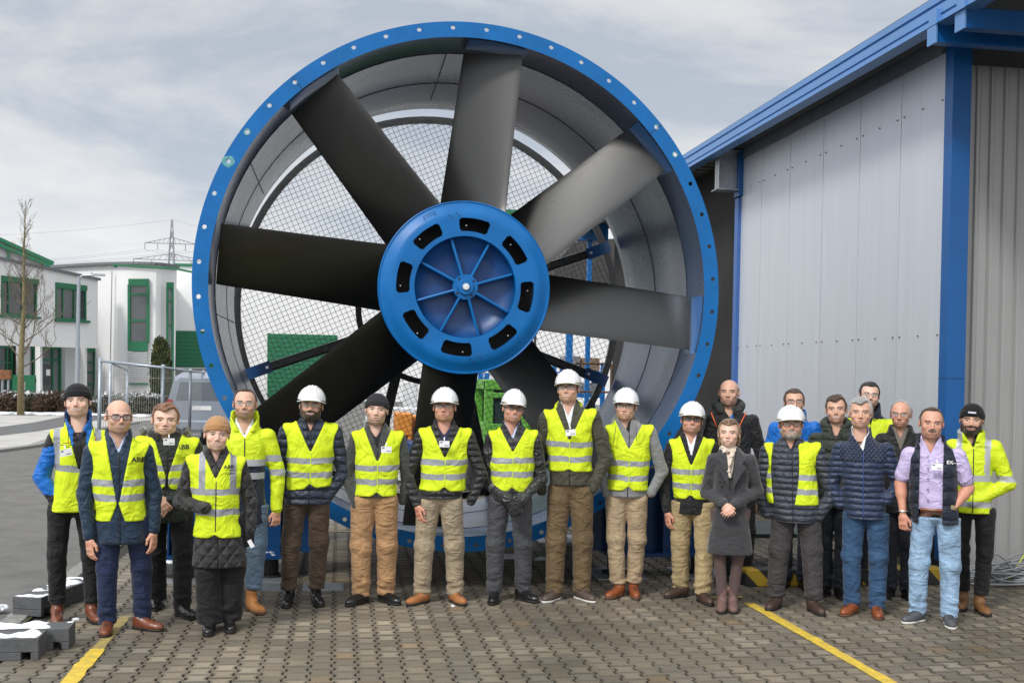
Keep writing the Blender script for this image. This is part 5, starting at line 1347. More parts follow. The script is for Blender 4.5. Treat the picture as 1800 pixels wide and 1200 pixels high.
def person(sp):
    gx, gy = sp['g']; G_ = onG(gx, gy); dv = np.array([G_[0], G_[1]]) / math.hypot(G_[0], G_[1])
    rz = math.atan2(-dv[0], dv[1])                  # local +y points away from the camera, face looks at the camera
    Rz = np.array([[math.cos(rz), math.sin(rz), 0], [-math.sin(rz), math.cos(rz), 0], [0, 0, 1]])
    def J(px, py, dy=0.0):
        d = ray(px, py); n_ = np.array([dv[0], dv[1], 0]); p0 = G_ + n_ * dy
        p = CC + d * (n_ @ (p0 - CC)) / (n_ @ d); q = (Rz @ (p - G_)); return q
    def loc(p): return Rz @ (np.array(p) - G_)
    sc_px = (CF / (CM[2] @ (G_ - CC)))
    # --- joints
    hx, chin = sp['head']; hs = sp.get('hs', 1.0)
    Cn = J(hx, chin, -.03)
    sa, sb = J(*sp['sh'][0]), J(*sp['sh'][1]); zs = (sa[2] + sb[2]) / 2; cx = (sa[0] + sb[0]) / 2; W = (sb[0] - sa[0]) / 2
    fem = sp.get('fem', False); bel = sp.get('belly', 1.0); puff = sp.get('puff', 0.0)
    hem = J(hx, sp['hem'])[2]; zn = Cn[2] + .035
    # --- torso profile
    hipx = sp.get('hipx', None); cxh = J(hipx, sp['hem'])[0] if hipx else 0.0
    dd = .118 + .02 * (bel - 1) + puff
    prof = [(hem - .3, cxh, .80 * W * bel, .125 * bel), (hem, cxh, (.84 if not fem else .9) * W * sp.get('hemw', 1), .130 * bel + puff), (zs - .40, cx * .6 + cxh * .4, .80 * W * bel, .122 * bel + puff), (zs - .22, cx, .845 * W, dd + .008 * bel), (zs - .10, cx, .86 * W, dd), (zs - .03, cx, .87 * W, .105 + puff), (zs + .035, cx, .72 * W, .088), (zs + .075, cx * .5 + Cn[0] * .5, .50 * W, .076), (zs + .115, Cn[0], .078, .070), (zs + .3, Cn[0], .068, .068)]
    prof = sorted(prof); pz = [p[0] for p in prof]
    def torso(g, off=0.0):
        zz = g.z[0, 0, :]; c = np.interp(zz, pz, [p[1] for p in prof]); rx = np.interp(zz, pz, [p[2] for p in prof]) + off; ry = np.interp(zz, pz, [p[3] for p in prof]) + off
        k = np.convolve(np.pad(rx, 3, 'edge'), np.ones(7) / 7, 'valid'); rx = k; ry = np.convolve(np.pad(ry, 3, 'edge'), np.ones(7) / 7, 'valid')
        q = (np.abs((g.x - c) / rx) ** 2.35 + np.abs((g.y - 0) / ry) ** 2.35) ** (1 / 2.35); return (q - 1) * np.minimum(rx, ry)
    rg = np.random.default_rng(sp.get('seed', int(gx))); ph = rg.random(12) * 6.28
    def wr(g, amp, fz=34, zc=None, zw=.2):
        v = np.sin(g.z * fz + 2.2 * np.sin(g.x * 11 + ph[0]) + 1.6 * np.sin(g.y * 13 + ph[1]) + ph[2]) * np.sin(g.x * 17 + g.z * 9 + ph[3]) + .6 * np.sin(g.z * fz * 1.9 + 2.5 * np.sin(g.x * 19 + ph[4]) + ph[5])
        e = 1.0 if zc is None else np.exp(-((g.z - zc) / zw) ** 2); return amp * v * e
    AR = sp.get('armr', .058) ; arms = []
    for i, (s_, S) in enumerate(((-1, sa), (1, sb))):
        a = sp['arms'][i]
        E_ = J(a[0][0], a[0][1], a[2] if len(a) > 2 else .0); Wp = J(a[1][0], a[1][1], a[3] if len(a) > 3 else -.05)
        arms.append((np.array([S[0] - s_ * .018, S[1], S[2] - .012]), E_, Wp))
    def armf(g, off=0.0, upto=2, short=False):
        out = None
        for (S, E_, Wp) in arms:
            E2 = S + (E_ - S) * (.72 if short else 1)
            d = caps(g, S, E2, AR + off, AR * .90 + off + (.008 if short else 0)); 
            if not short: d = smin(d, caps(g, E_, Wp, AR * .90 + off, AR * .68 + off), .015)
            out = d if out is None else np.minimum(out, d)
        return out
    xs_all = [p[0] for a in arms for p in a] + [cx - W, cx + W]; ys_all = [p[1] for a in arms for p in a] + [-.17, .17]; zs_all = [p[2] for a in arms for p in a]
    lo = (min(xs_all) - .10, min(ys_all) - .08, min(hem, min(zs_all) - .05)); hi = (max(xs_all) + .10, max(ys_all) + .08, zs + .20)
    root_loc = tuple(G_)
    # --- body (skin): one mesh with head, neck, core, hands
    Vs, Fs, Cs = [], [], []; nv = 0
    hV, hF = HEADS[(fem, 1.0 if sp.get('smile', .6) >= .55 else 0.0)]
    col = paint_head(hV, sp.get('skin', SKD), sp.get('brow', (.10, .06, .04)), sp.get('smile', .6), sp.get('stubble', 0), sp.get('scol', (.10, .07, .055)))
    r0_ = np.random.default_rng(int(gx) + 5); hyaw, htilt, hnod = R(sp.get('yaw', r0_.uniform(-11, 11))), R(sp.get('tilt', r0_.uniform(-4, 4))), R(sp.get('nod', r0_.uniform(-6, 2))); HM = rotm('Z', hyaw) @ rotm('Y', htilt) @ rotm('X', hnod)
    wd = sp.get('face', 1.0); rj = np.random.default_rng(int(gx) * 7 + 3); jw, ln, ns = rj.uniform(-.09, .10), rj.uniform(-1, 1), rj.uniform(.75, 1.25)
    def hv(V): 
        V = V.copy(); lo_ = np.clip((.11 - V[:, 2]) / .11, 0, 1) * (V[:, 2] > -.005); V[:, 0] *= 1 + jw * lo_; V[:, 2] -= .006 * ln * lo_
        V[:, 1] = np.where(V[:, 1] < -.085, -.085 + (V[:, 1] + .085) * ns, V[:, 1]); V = V * np.array([hs * wd * 1.115, hs * 1.03, hs * 1.02]); piv = np.array([0, .01, .05]); return (V - piv) @ HM.T + piv + Cn + np.array([0, .0, 0])
    def addm(V, F, C):
        nonlocal nv
        Vs.append(V); Fs.append(np.asarray(F) + nv); Cs.append(np.broadcast_to(np.asarray(C, float), (len(V), 3))); nv += len(V)
    addm(hv(hV), hF, col)
    skin = np.array(sp.get('skin', SKD)); hsk = skin * np.array([.98, .86, .82])
    feet = [loc(onG(*sp['feet'][0])), loc(onG(*sp['feet'][1]))]
    g = Grid((min(feet[0][0], cx - W * .9) - .05, -.16 + min(0, feet[0][1], feet[1][1]), .0), (max(feet[1][0], cx + W * .9) + .05, .20 + max(0, feet[0][1], feet[1][1]), Cn[2] + .02), .03)
    core = caps(g, (cxh, 0, .95), (cx, 0, zs - .06), .07, .075)
    core = smin(core, caps(g, (cx, 0, zs - .05), (Cn[0], .0, Cn[2]), .05, .04), .03)
    for i in (0, 1):
        h0 = np.array([cxh + (-.085, .085)[i], 0, .88]); a0 = np.array([feet[i][0], feet[i][1] + .085, .12]); k0 = h0 * .5 + a0 * .5 + np.array([0, -.015, .02])
        core = smin(core, smin(caps(g, h0, k0, .05, .04), caps(g, k0, a0, .04, .034), .02), .04)
    #g, (cxh + (-.08, .08)[i], 0, .9), (feet[i][0] * .6 + .4 * (cxh + (-.08, .08)[i]), 0, .5), .045, .04), caps(g, (feet[i][0] * .6 + .4 * (cxh + (-.08, .08)[i]), 0, .5), (feet[i][0], feet[i][1] + .03, .09), .04, .032), .02), .04)
    v_, f_ = g.mesh(core); addm(v_, f_, skin)
    hands = []
    for i, (s_, a) in enumerate(((-1, arms[0]), (1, arms[1]))):
        mode = sp['hands'][i]
        if mode in ('hidden', 'pocket'):
            if mode == 'pocket':
                g = Grid(np.minimum(a[1], a[2]) - .08, np.maximum(a[1], a[2]) + .1, .012)
                dr = (a[2] - a[1]) / np.linalg.norm(a[2] - a[1]); v_, f_ = g.mesh(caps(g, a[2] - dr * .08, a[2] + dr * .02, .024, .024)); addm(v_, f_, hsk)
            continue
        E_, Wp = a[1], a[2]; dr = (Wp - E_) / np.linalg.norm(Wp - E_)
        if mode == 'hang': dr = dr * .6 + np.array([0, 0, -1]) * .5
        if mode == 'fist': dr = dr * .5 + np.array([0, 0, -1]) * .6
        if mode == 'clasp': dr = dr * .75 + np.array([-s_ * .15, -.1, -.55])
        dr /= np.linalg.norm(dr)
        HVv, HFf = (HNV, HNF) if mode == 'hang' else (HCV, HCF)
        V = HVv.copy()
        if s_ > 0: V = V * np.array([-1, 1, 1])           # palm towards the body
        if mode in ('hang', 'fist'): V = V @ rotm('Z', s_ * R(-35 if mode == 'hang' else -60)).T
        else: V = V @ rotm('Z', s_ * R(-82)).T
        V = V @ align((0, 0, -1), dr).T * (1.0 if not fem else .86) + Wp + dr * .012
        F2 = HFf if s_ < 0 else HFf[:, ::-1]
        if sp.get('gloves', (0, 0))[i]: hands.append((V + 0, F2))
        else: addm(V, F2, hsk * (1.0 - .05 * rg.random()))
    if sp.get('bare'):        # bare forearms
        for a in arms:
            lo2 = np.minimum(np.minimum(a[0], a[1]), a[2]) - .07; hi2 = np.maximum(np.maximum(a[0], a[1]), a[2]) + .07; g = Grid(lo2, hi2, .011)
            d = smin(caps(g, a[0] + (a[1] - a[0]) * .3, a[1], .044, .042), caps(g, a[1], a[2], .044, .028), .02); d = smin(d, caps(g, a[1], a[1] + (a[2] - a[1]) * .35, .042, .046), .02); v_, f_ = g.mesh(d); addm(v_, f_, hsk)
    Fall = np.concatenate(Fs)
    me_o = mobj('person', np.concatenate(Vs), Fall, SKIN, None, True, col=np.concatenate(Cs), loc=root_loc)
    me_o.rotation_euler = (0, 0, rz); root = me_o; tag(root, sp['label'], 'person', 'people posing in front of the fan')
    for (V, F2) in hands: mobj('glove', V, F2, GLOVE, root, True)
    # --- trousers
    if sp.get('legs', 'trousers') != 'none':
        lf = sp.get('loose', 1.0); zh = sp.get('zhip', .93); top_ = max(hem + .05, .86)
        lo3 = (min(feet[0][0], cxh - W) - .12, -.20, .03); hi3 = (max(feet[1][0], cxh + W) + .12, .20, top_ + .02)
        lo3 = (lo3[0], min(-.2, min(feet[0][1], feet[1][1]) - .10), lo3[2]); hi3 = (hi3[0], max(.2, max(feet[0][1], feet[1][1]) + .14), hi3[2])
        g = Grid(lo3, hi3, .011); hw_ = .092 * sp.get('hipw', 1)
        d = elli(g, (cxh, .01, zh + .03), (.80 * W * bel, .125 * bel, .16)) if not fem else elli(g, (cxh, .01, zh), (.17, .12, .14))
        tz_ = sp.get('cuff', .06)
        for i in (0, 1):
            hp = np.array([cxh + (-hw_, hw_)[i], .0, zh - .06]); an = np.array([feet[i][0], feet[i][1] + .085, tz_]); kn = hp * .5 + an * .5 + np.array([(-.012, .012)[i], -.02, .02])
            if sp.get('wide'): r0, r1, r2 = .085, .090, .098
            elif sp.get('tights'): r0, r1, r2 = .075, .050, .042
            else: r0, r1, r2 = .098 * lf, .078 * lf, .068 * lf
            leg_ = smin(caps(g, hp, kn, r0, r1), caps(g, kn, an, r1, r2), .03); d = smin(d, leg_, .018)
        if not sp.get('tights'):
            d = d + wr(g, .0045, 30, .48, .12) + wr(g, .0070, 55, .13, .09) + wr(g, .0030, 26, .82, .08) + wr(g, .0015, 20)
        d = np.maximum(d, -(g.z - tz_)); d = np.maximum(d, g.z - top_)
        v_, f_ = g.mesh(d); mobj(sp.get('legname', 'trousers'), v_, f_, sp['trm'], root, True)
    for i in (0, 1):
        (uv, uf), (sv, sf) = SHOES[sp['shoe'][0]]; s_ = (-1, 1)[i]; ang = R(sp.get('toe', (18, 18))[i]) * s_; M_ = rotm('Z', ang); k = sp.get('shoek', .93)
        o = feet[i] + np.array([0, .045, 0]); up_ = mobj('shoe', (uv * k) @ M_.T + o, uf, sp['shoe'][1], root, True); mobj('sole', (sv * k) @ M_.T + o, sf, sp['shoe'][2], up_, True)
        if sp['shoe'][0] != 'woman':
            bvs = BVHTree.FromPolygons(uv.tolist(), uf.tolist()); s = MB()
            for q in range(5):
                pts = []
                for x in np.linspace(-.020, .020, 5):
                    h2 = bvs.ray_cast(Vector((x, -.125 + q * .020 + (.004 if q % 2 else -.004) * x / .02, .4)), Vector((0, 0, -1)))
                    if h2[0] is not None: pts.append((np.array([h2[0].x, h2[0].y, h2[0].z + .0015]) * k) @ M_.T + o)
                if len(pts) > 2: s.tube(pts, .0022, 4)
            s.build('laces', sp.get('lacem', LACE), up_)
    # --- upper clothes
    zj = sp.get('vopen', zs - .02); vw = sp.get('vw', .05)      # jacket neck opening
    def collar(g, r0, r1, z0, z1, th=.011, open_=.03):
        c0 = np.array([Cn[0], .012, 0]); t = np.clip((g.z - z0) / (z1 - z0), 0, 1); rr = r0 + (r1 - r0) * t
        tilt = .022 * (g.y > 0) * np.clip(g.y / .06, 0, 1)
        d = np.abs(np.sqrt(((g.x - (cx * .5 + Cn[0] * .5) * (1 - t) - Cn[0] * t)) ** 2 + ((g.y - .008) * .92) ** 2) - rr) - th
        d = np.maximum(np.maximum(d, g.z - z1 - tilt), z0 - g.z); w = open_ + .5 * (g.z - z0)
        return smax(d, np.where(g.y < 0, w - np.abs(g.x - Cn[0]), -1) * .8, .006)
    zc0 = zs + .035; zc1 = Cn[2] + sp.get('colz', .012) + .016
    h_ = .0105
    if 'shirt' in sp:
        g = Grid((cx - W * .8, -.17, (zs - .28) if not sp.get('openv') else hem - .01), (cx + W * .8, .15, zc1 + .05), h_)
        d = torso(g, -.011) if not sp.get('bare') else torso(g, -.006); d = np.maximum(d, g.z - (zs + .095)); d = np.minimum(d, collar(g, .070, .066, zc0, Cn[2] + .0, .006, .012))
        if sp.get('bare'): d = smin(d, armf(g, .004, short=True), .03)
        if sp.get('neckless'): d = np.maximum(torso(g, -.011), g.z - (zs + .05))
        d = smax(d, np.where(g.y < 0.02, (.028 if not sp.get('crew') else .05) * (g.z - (zs + .0)) / .07 - np.abs(g.x - Cn[0]), -1), .004)
        if sp.get('bare'): g2 = Grid((lo[0], -.18, J(hx, sp['shirthem'])[2]), (hi[0], .16, zc1 + .04), h_); d = torso(g2, -.008); d = np.maximum(d, g2.z - (zs + .095)); d = np.minimum(d, collar(g2, .080, .072, zc0, Cn[2] + .005, .008, .016)); d = smin(d, armf(g2, .008, short=True), .03); d = d + wr(g2, .002, 24); d = smax(d, np.where(g2.y < 0.02, .030 * (g2.z - (zs + .0)) / .07 - np.abs(g2.x - Cn[0]), -1), .004); g = g2
        v_, f_ = g.mesh(d); sh_o = mobj('shirt', v_, f_, sp['shirt'], root, True)
    if 'jacket' in sp:
        g = Grid(lo, hi, h_)
        d = torso(g, .012 if sp.get('bare') else 0); d = np.maximum(d, g.z - (zs + .10))
        ar = armf(g); ar = ar + wr(g, .0026, 46, arms[0][1][2], .18) 
        d = smin(d, ar, .028) if not sp.get('bare') else d
        d = d + wr(g, .0018, 18)
        d = np.maximum(d, np.where(ar < .004, -1, hem - g.z)) if not sp.get('bare') else np.maximum(d, hem - g.z)
        # cut sleeve ends square
        cl = sp.get('collar', (.078, .074)); col_ = collar(g, cl[0], cl[1], zc0, zc1, sp.get('colt', .011), sp.get('colopen', .025)); d = smin(d, col_, .012)
        t_ = (g.z - zj) / max(.02, (zs + .10 - zj)); d = smax(d, np.where(g.y < .03, vw * t_ - np.abs(g.x - (cx + (Cn[0] - cx) * np.clip(t_, 0, 1))), -1) * .9, .006)
        if sp.get('openv'): ow = sp['openv']; d = smax(d, np.where(g.y < 0.0, ow + sp.get('openslope', .0) * (g.z - hem) - np.abs(g.x - cx - sp.get('openx', 0)), -1), .008)
        if sp.get('bare'): d = np.maximum(d, np.abs(g.x - cx) - np.interp(g.z, [hem, zs - .16, zs - .06, zs + .02], [W * 1.0, W * .93, W * .88, W * .98]))
        if sp.get('stepup'): pass
        v_, f_ = g.mesh(d)
        jm = sp['jacket']; mats_ = [jm] if not isinstance(jm, tuple) else list(jm); mi = None
        if len(mats_) > 1:
            c_ = v_[f_].mean(1); mi = sp['jsel'](c_, dict(cx=cx, zs=zs, W=W, J=J, Cn=Cn)).astype(int)
        jo = mobj(sp.get('jname', 'jacket'), v_, f_, mats_, root, True, mi=mi)
        if not sp.get('openv') and not sp.get('nozip'):
            bv = BVHTree.FromPolygons(v_.tolist(), f_.tolist()); pts = []
            for z in np.linspace(hem + .01, min(zj, zs + .02), 24):
                hit = bv.ray_cast(Vector((cx * (z / zs) + cxh * (1 - z / zs), -1, z)), Vector((0, 1, 0)))
                if hit[0] is not None: pts.append((hit[0].x, hit[0].y - .001, z))
            if len(pts) > 3: s = MB(); s.tube(pts, .0045, 5); s.build('zip', sp.get('zipm', FRM), jo, smooth=True)
    # --- hi-vis vest
    if 'vest' in sp:
        v = sp['vest']; vh = J(hx, v['hem'])[2]; zb = [J(hx, b_)[2] for b_ in v.get('bands', ())]; zv = J(hx, v['v'])[2]
        g = Grid((cx - W - .06, -.21 - puff, vh - .02), (cx + W + .06, .20 + puff, zs + .12), .0095)
        up = None
        for (S, E_, Wp) in arms: q = caps(g, S, S + (E_ - S) * .5, AR, AR * .93); up = q if up is None else np.minimum(up, q)
        d = smin(torso(g), up, .03) - .011 + wr(g, .0028, 13) + wr(g, .0016, 33)
        aw = v.get('aw', 1.0); axm = np.interp(g.z, [vh, zs - .26, zs - .14, zs - .05, zs + .03], [W * 1.02, W * .97, W * .86 * aw, W * .90 * aw, W * 1.06 * aw])
        d = smax(d, np.abs(g.x - cx) - axm, .006)
        hemcurve = v.get('curve', .012) * np.abs(np.sin((g.x - cx) / W * 2.4)); vs_ = v.get('side', 0.0)
        ax_ = np.abs(g.x - cx)
        d = smax(d, vh + .035 * np.exp(-(ax_ / .03) ** 2) * v.get('notch', 1) + vs_ * (g.x - cx) - g.z, .006)
        zt_ = zs + .055; tt = (g.z - zv) / (zt_ - zv); w_ = np.full_like(g.z, v['gap']) if v.get('gap', 0) > .05 else np.where(tt > 0, .006 + (W * v.get('nw', .50)) * tt, v.get('gap', .0) - .0 + v.get('gslope', 0) * (zv - g.z))
        if v.get('gap', 0) > .05: w_ = w_ + .03 * np.sin((g.z - vh) * 5)
        d = smax(d, np.where(g.y < .05, w_ - np.abs(g.x - (cx + v.get('vx', 0))), -1) * .9, .005)
        neck = W * v.get('nw', .50) + .01 - np.sqrt((g.x - cx) ** 2 + (g.y * 1.15) ** 2); d = smax(d, np.where(g.z > zs, neck, -1), .005)
        v_, f_ = g.mesh(d)
        vm = vest_mat(zb, v.get('hw', .0245), [J(x_, sp['sh'][0][1])[0] for x_ in v.get('vert', ())], (zb[0] if zb else 0, 0), tilt=v.get('tilt', -.03))
        vo = mobj('hi_vis_vest', v_, f_, vm, root, True)
        bv = BVHTree.FromPolygons(v_.tolist(), f_.tolist())
        if not v.get('gap') :
            pts = []
            for z in np.linspace(vh + .05, zv, 14):
                hit = bv.ray_cast(Vector((cx + .004, -1, z)), Vector((0, 1, 0)))
                if hit[0] is not None: pts.append((hit[0].x, hit[0].y - .0005, z))
            if len(pts) > 3: s = MB(); s.tube(pts, .004, 5); s.build('front_edge', LOGO if v.get('dzip') else mat('vest_piping', (.60, .80, .02), .7, var=0), vo, smooth=True)
        for (txt, px_, py_, hgt, m_) in v.get('text', ()):
            put_text(txt, J(px_, py_), hgt, m_, bv, vo)
        if v.get('pocket'):
            for (px0, py0, px1, py1) in v['pocket']:
                a_, b_ = J(px0, py0), J(px1, py1); s = MB(); pts = []
                for (x, z) in ((a_[0], a_[2]), (b_[0], a_[2]), (b_[0], b_[2]), (a_[0], b_[2]), (a_[0], a_[2])):
                    hit = bv.ray_cast(Vector((x, -1, z)), Vector((0, 1, 0)))
                    if hit[0] is not None: pts.append((x, hit[0].y - .001, z))
                if len(pts) == 5: s.tube(pts, .003, 5); s.build('pocket_seam', mat('vest_seam', (.40, .56, .01), .7, var=0), vo)
    # --- things on the head
    for nm, kind, m_ in sp.get('hair', ()):
        v_, f_ = hair(kind, sp.get('hseed', 1)); mobj(nm, hv(v_), f_, m_, root, True)
    if sp.get('helmet'):
        h0 = mobj('hard_hat', hv((HELV - [0, .01, .15]) * [.93, .96, .97] + [0, .01, .148]), HELF, HELM, root, True); mobj('harness', hv(HBV * [.95, .97, 1]), HBF, HBAND, h0, True)
    if sp.get('glasses'): glasses(root, sp['glasses'], hv)
    if sp.get('badge'):
        bx_, bz_ = sp['badge'][:2]; p = J(bx_, bz_, -.20 - puff); s = MB(); s.box((0, 0, 0), (.085, .003, .052)); s.tube([(0, 0, .03), (0, .01, .055)], .006, 6)
        M_ = rotm('Y', R(sp['badge'][2] if len(sp['badge']) > 2 else 0)); s.V = [np.concatenate(s.V) @ M_.T + p]; bo = s.build('name_badge', CARD, root)
        s = MB(); s.box((.018, -.0022, -.012), (.034, .001, .005)); s.box((-.024, -.0022, .014), (.018, .001, .009)); s.V = [np.concatenate(s.V) @ M_.T + p]; s.build('print', INK, bo)
    if 'extra' in sp: sp['extra'](dict(J=J, root=root, Cn=Cn, zs=zs, cx=cx, W=W, arms=arms, torso=torso, hv=hv, wr=wr, hem=hem, feet=feet, collar=collar, zc0=zc0, zc1=zc1))
    return root
def put_text(txt, p, hgt, m_, bv, par, off=.002):
    cu = bpy.data.curves.new('txt', 'FONT'); cu.body = txt; cu.size = hgt * 1.4; cu.align_x = 'CENTER'; cu.align_y = 'CENTER'; cu.offset = hgt * .035
    o = bpy.data.objects.new('t', cu); scene.collection.objects.link(o); dg = bpy.context.evaluated_depsgraph_get(); me = bpy.data.meshes.new_from_object(o.evaluated_get(dg))
    V = np.array([v.co[:] for v in me.vertices]); F = [tuple(q.vertices) for q in me.polygons]; bpy.data.objects.remove(o); bpy.data.curves.remove(cu)
    if not len(V): return
    W_ = []
    for v in V:
        x, z = p[0] + v[0] * 1.12, p[2] + v[1]; hit = bv.ray_cast(Vector((x, -1, z)), Vector((0, 1, 0)))
        y = hit[0].y - off if hit[0] is not None else p[1] - .15
        W_.append((x, y, z))
    # keep every letter clear of the folds
    W_ = np.array(W_); 
    return mobj('logo', W_, F, m_, par)
# ---------------------------------------------------------------- wardrobe
K = cloth
black_down = K('black_down', (.014, .014, .016), 'h', .5, .5, spec=.5, pitch=.055)
black_soft = K('black_softshell', (.012, .012, .013), None, .65, .55)
black_shell = K('black_shell', (.018, .018, .020), None, .42, .8, spec=.5)
navy_coat = K('navy_coat', (.010, .028, .055), None, .55, .5)
navy_down = K('navy_down', (.012, .020, .042), 'h', .5, .6, spec=.45, pitch=.07)
navy_quilt = K('navy_quilt', (.016, .030, .075), 'h', .5, .35, spec=.45, pitch=.05)
navy_diam = K('navy_diamond_quilt', (.016, .030, .075), 'd', .5, .3, spec=.45, pitch=.035)
slate_down = K('slate_down', (.035, .042, .060), 'h', .5, .5, spec=.45, pitch=.052)
charcoal_q = K('charcoal_quilt', (.028, .026, .027), 'd', .6, .4, pitch=.095)
dark_parka = K('dark_parka', (.028, .032, .028), None, .7, .6)
grey_knit = K('grey_knit', (.050, .053, .050), None, .9, .4, sheen=.4)
olive_jk = K('olive_jacket', (.058, .055, .038), None, .75, .6)
grey_fleece = K('grey_fleece', (.20, .205, .205), None, .9, .4, sheen=.4)
green_parka = K('green_parka', (.028, .036, .026), 'h', .65, .5, pitch=.11)
blue_sk = K('royal_blue_jacket', (.005, .13, .50), None, .5, .6)
coat_grey = K('charcoal_wool', (.042, .042, .046), None, .9, .35, sheen=.3)
hv_yel = vest_mat((), .02); 
navy_vest = K('navy_body_warmer', (.009, .014, .028), 'h', .55, .5, pitch=.11)
lav = K('lavender_shirt', (.50, .42, .64), None, .7, .5, sheen=0)
white_s = K('white_shirt', (.72, .73, .76), None, .7, .2); blue_s = K('pale_blue_shirt', (.42, .50, .68), None, .7, .2)
dark_s = K('black_shirt', (.012, .012, .014), None, .8, .2); navy_s = K('navy_tee', (.02, .025, .06), None, .8, .2); beige_s = K('taupe_sweater', (.16, .14, .12), None, .9, .2); cream = K('cream_scarf', (.66, .56, .46), None, .85, .6)
blueT = K('blue_tee', (.02, .12, .38), None, .8, .2)
T_ = lambda n_, c: K(n_, c, None, .8, .9, sheen=.1, var=.16)
tr_black = T_('black_trousers', (.011, .011, .012)); tr_navy = T_('navy_suit_trousers', (.014, .024, .065)); tr_brown = T_('brown_trousers', (.075, .050, .033)); tr_tan = T_('tan_work_trousers', (.40, .235, .115)); tr_khaki = T_('khaki_chinos', (.33, .265, .18)); tr_grey = T_('grey_trousers', (.062, .064, .070)); tr_olive = T_('olive_brown_trousers', (.135, .090, .045)); tr_beige = T_('beige_chinos', (.39, .29, .18)); tr_cargo = T_('sand_cargo_trousers', (.36, .27, .14)); tr_char = T_('charcoal_trousers', (.050, .044, .046)); tr_dark = T_('dark_trousers', (.022, .026, .036))
jeans = T_('blue_jeans', (.030, .075, .155)); jeans_m = T_('faded_jeans', (.10, .15, .21)); jeans_l = K('light_jeans', (.27, .40, .56), None, .8, .9, var=.28)
tights_m = K('taupe_tights', (.10, .066, .062), None, .7, .1)
le = lambda n_, c, r=.35: mat(n_, c, r, var=.18, vs=20, coat=.15)
sh_brown = le('brown_leather', (.17, .050, .022)); sh_cog = le('cognac_leather', (.24, .065, .020)); sh_black = le('black_leather', (.010, .010, .010), .25); sh_tan = le('tan_nubuck', (.42, .17, .045), .8); sh_dkbr = le('dark_brown_leather', (.055, .030, .022), .5); sh_grey = le('grey_canvas', (.07, .075, .085), .8); sh_moc = le('moccasin_suede', (.34, .13, .04), .7); sh_suede = le('taupe_suede', (.15, .085, .072), .85); sh_olive = le('taupe_leather', (.075, .052, .042), .6); sh_wood = le('work_boot_brown', (.20, .09, .030), .7)
so_dk = mat('dark_sole', (.012, .010, .009), .7, var=0); so_wh = mat('white_sole', (.62, .60, .56), .7, var=.1); so_br = mat('brown_sole', (.10, .05, .03), .7, var=0)
HB = lambda n_, c: K(n_, c, None, .55, .9, sheen=.2, var=.35)
h_dark = HB('dark_brown_hair', (.030, .018, .012)); h_gin = HB('ginger_hair', (.20, .095, .045)); h_grey = HB('grey_hair', (.30, .29, .28)); h_salt = HB('salt_hair', (.16, .14, .125)); h_brown = HB('brown_hair', (.055, .030, .018)); h_blond = HB('dark_blond_hair', (.23, .15, .08)); h_black = HB('black_hair', (.012, .010, .009)); h_stub = HB('shaved_hair', (.17, .10, .075)); h_beardg = HB('grey_beard', (.36, .31, .27)); h_beardd = HB('dark_beard', (.035, .020, .014))
bn_black = K('black_beanie', (.008, .008, .009), None, .9, .1, sheen=.1); bn_camel = K('camel_beanie', (.38, .20, .085), None, .95, .3, sheen=.3); bn_char = K('charcoal_beanie', (.020, .020, .021), None, .9, .15, sheen=.1)
SK1 = (.64, .40, .30); SK2 = (.62, .37, .265); SK3 = (.60, .32, .225); SKP = (.70, .455, .35)

def fur_collar(c):
    J, Cn, root = c['J'], c['Cn'], c['root']
    g = Grid((Cn[0] - .20, -.16, c['zs'] - .05), (Cn[0] + .20, .2, Cn[2] + .10), .010)
    t = np.sqrt((np.sqrt(((g.x - Cn[0]) / 1.15) ** 2 + (g.y - .02) ** 2) - .088) ** 2 + ((g.z - (Cn[2] + .005) - .25 * (g.y - .02)) * .8) ** 2) - .036
    t = np.where(g.y < -.03, np.maximum(t, .045 - np.abs(g.x - Cn[0])), t) + .005 * np.sin(g.x * 150) * np.sin(g.z * 130) * np.sin(g.y * 140)
    v_, f_ = g.mesh(t); mobj('fur_collar', v_, f_, K('black_fur', (.012, .011, .010), None, .95, .9, sheen=.6), root, True)
    g = Grid((Cn[0] - .22, -.06, Cn[2] - .06), (Cn[0] + .22, .16, Cn[2] + .12), .010)
    for s_ in (-1, 1):
        q = elli(g, (Cn[0] + s_ * .165, .06, Cn[2] + .02), (.035, .07, .05)) + .006 * np.sin(g.x * 160) * np.sin(g.z * 150)
        v_, f_ = g.mesh(q); mobj('hood_fur', v_, f_, K('grey_fur', (.12, .11, .095), None, .95, .9, sheen=.6), root, True)
def hood(m_, w=1.0, up=0.0, th=.027):
    def f(c):
        Cn, root = c['Cn'], c['root']; cxm = Cn[0]
        g = Grid((cxm - .20 * w, -.16, c['zs'] - .02), (cxm + .20 * w, .24, Cn[2] + .12 + up), .010)
        zc = Cn[2] - .025 + up * .5
        t = np.sqrt((np.sqrt(((g.x - cxm) / (1.12 * w)) ** 2 + ((g.y - .035)) ** 2) - .098) ** 2 + ((g.z - zc - .42 * (g.y - .02)) * .62) ** 2) - th + c['wr'](g, .003, 40)
        t = np.where(g.y < -.02, np.maximum(t, .040 - np.abs(g.x - cxm)), t)
        v_, f_ = g.mesh(t); mobj('hood', v_, f_, m_, root, True)
    return f
def lines3(name, m_, segs, r=.0035):
    def f(c):
        s = MB()
        for seg in segs: s.tube([c['J'](x, y, d) for x, y, d in seg], r, 6)
        s.build(name, m_, c['root'], smooth=True)
    return f
def many(*fs):
    def f(c):
        for q in fs: q(c)
    return f
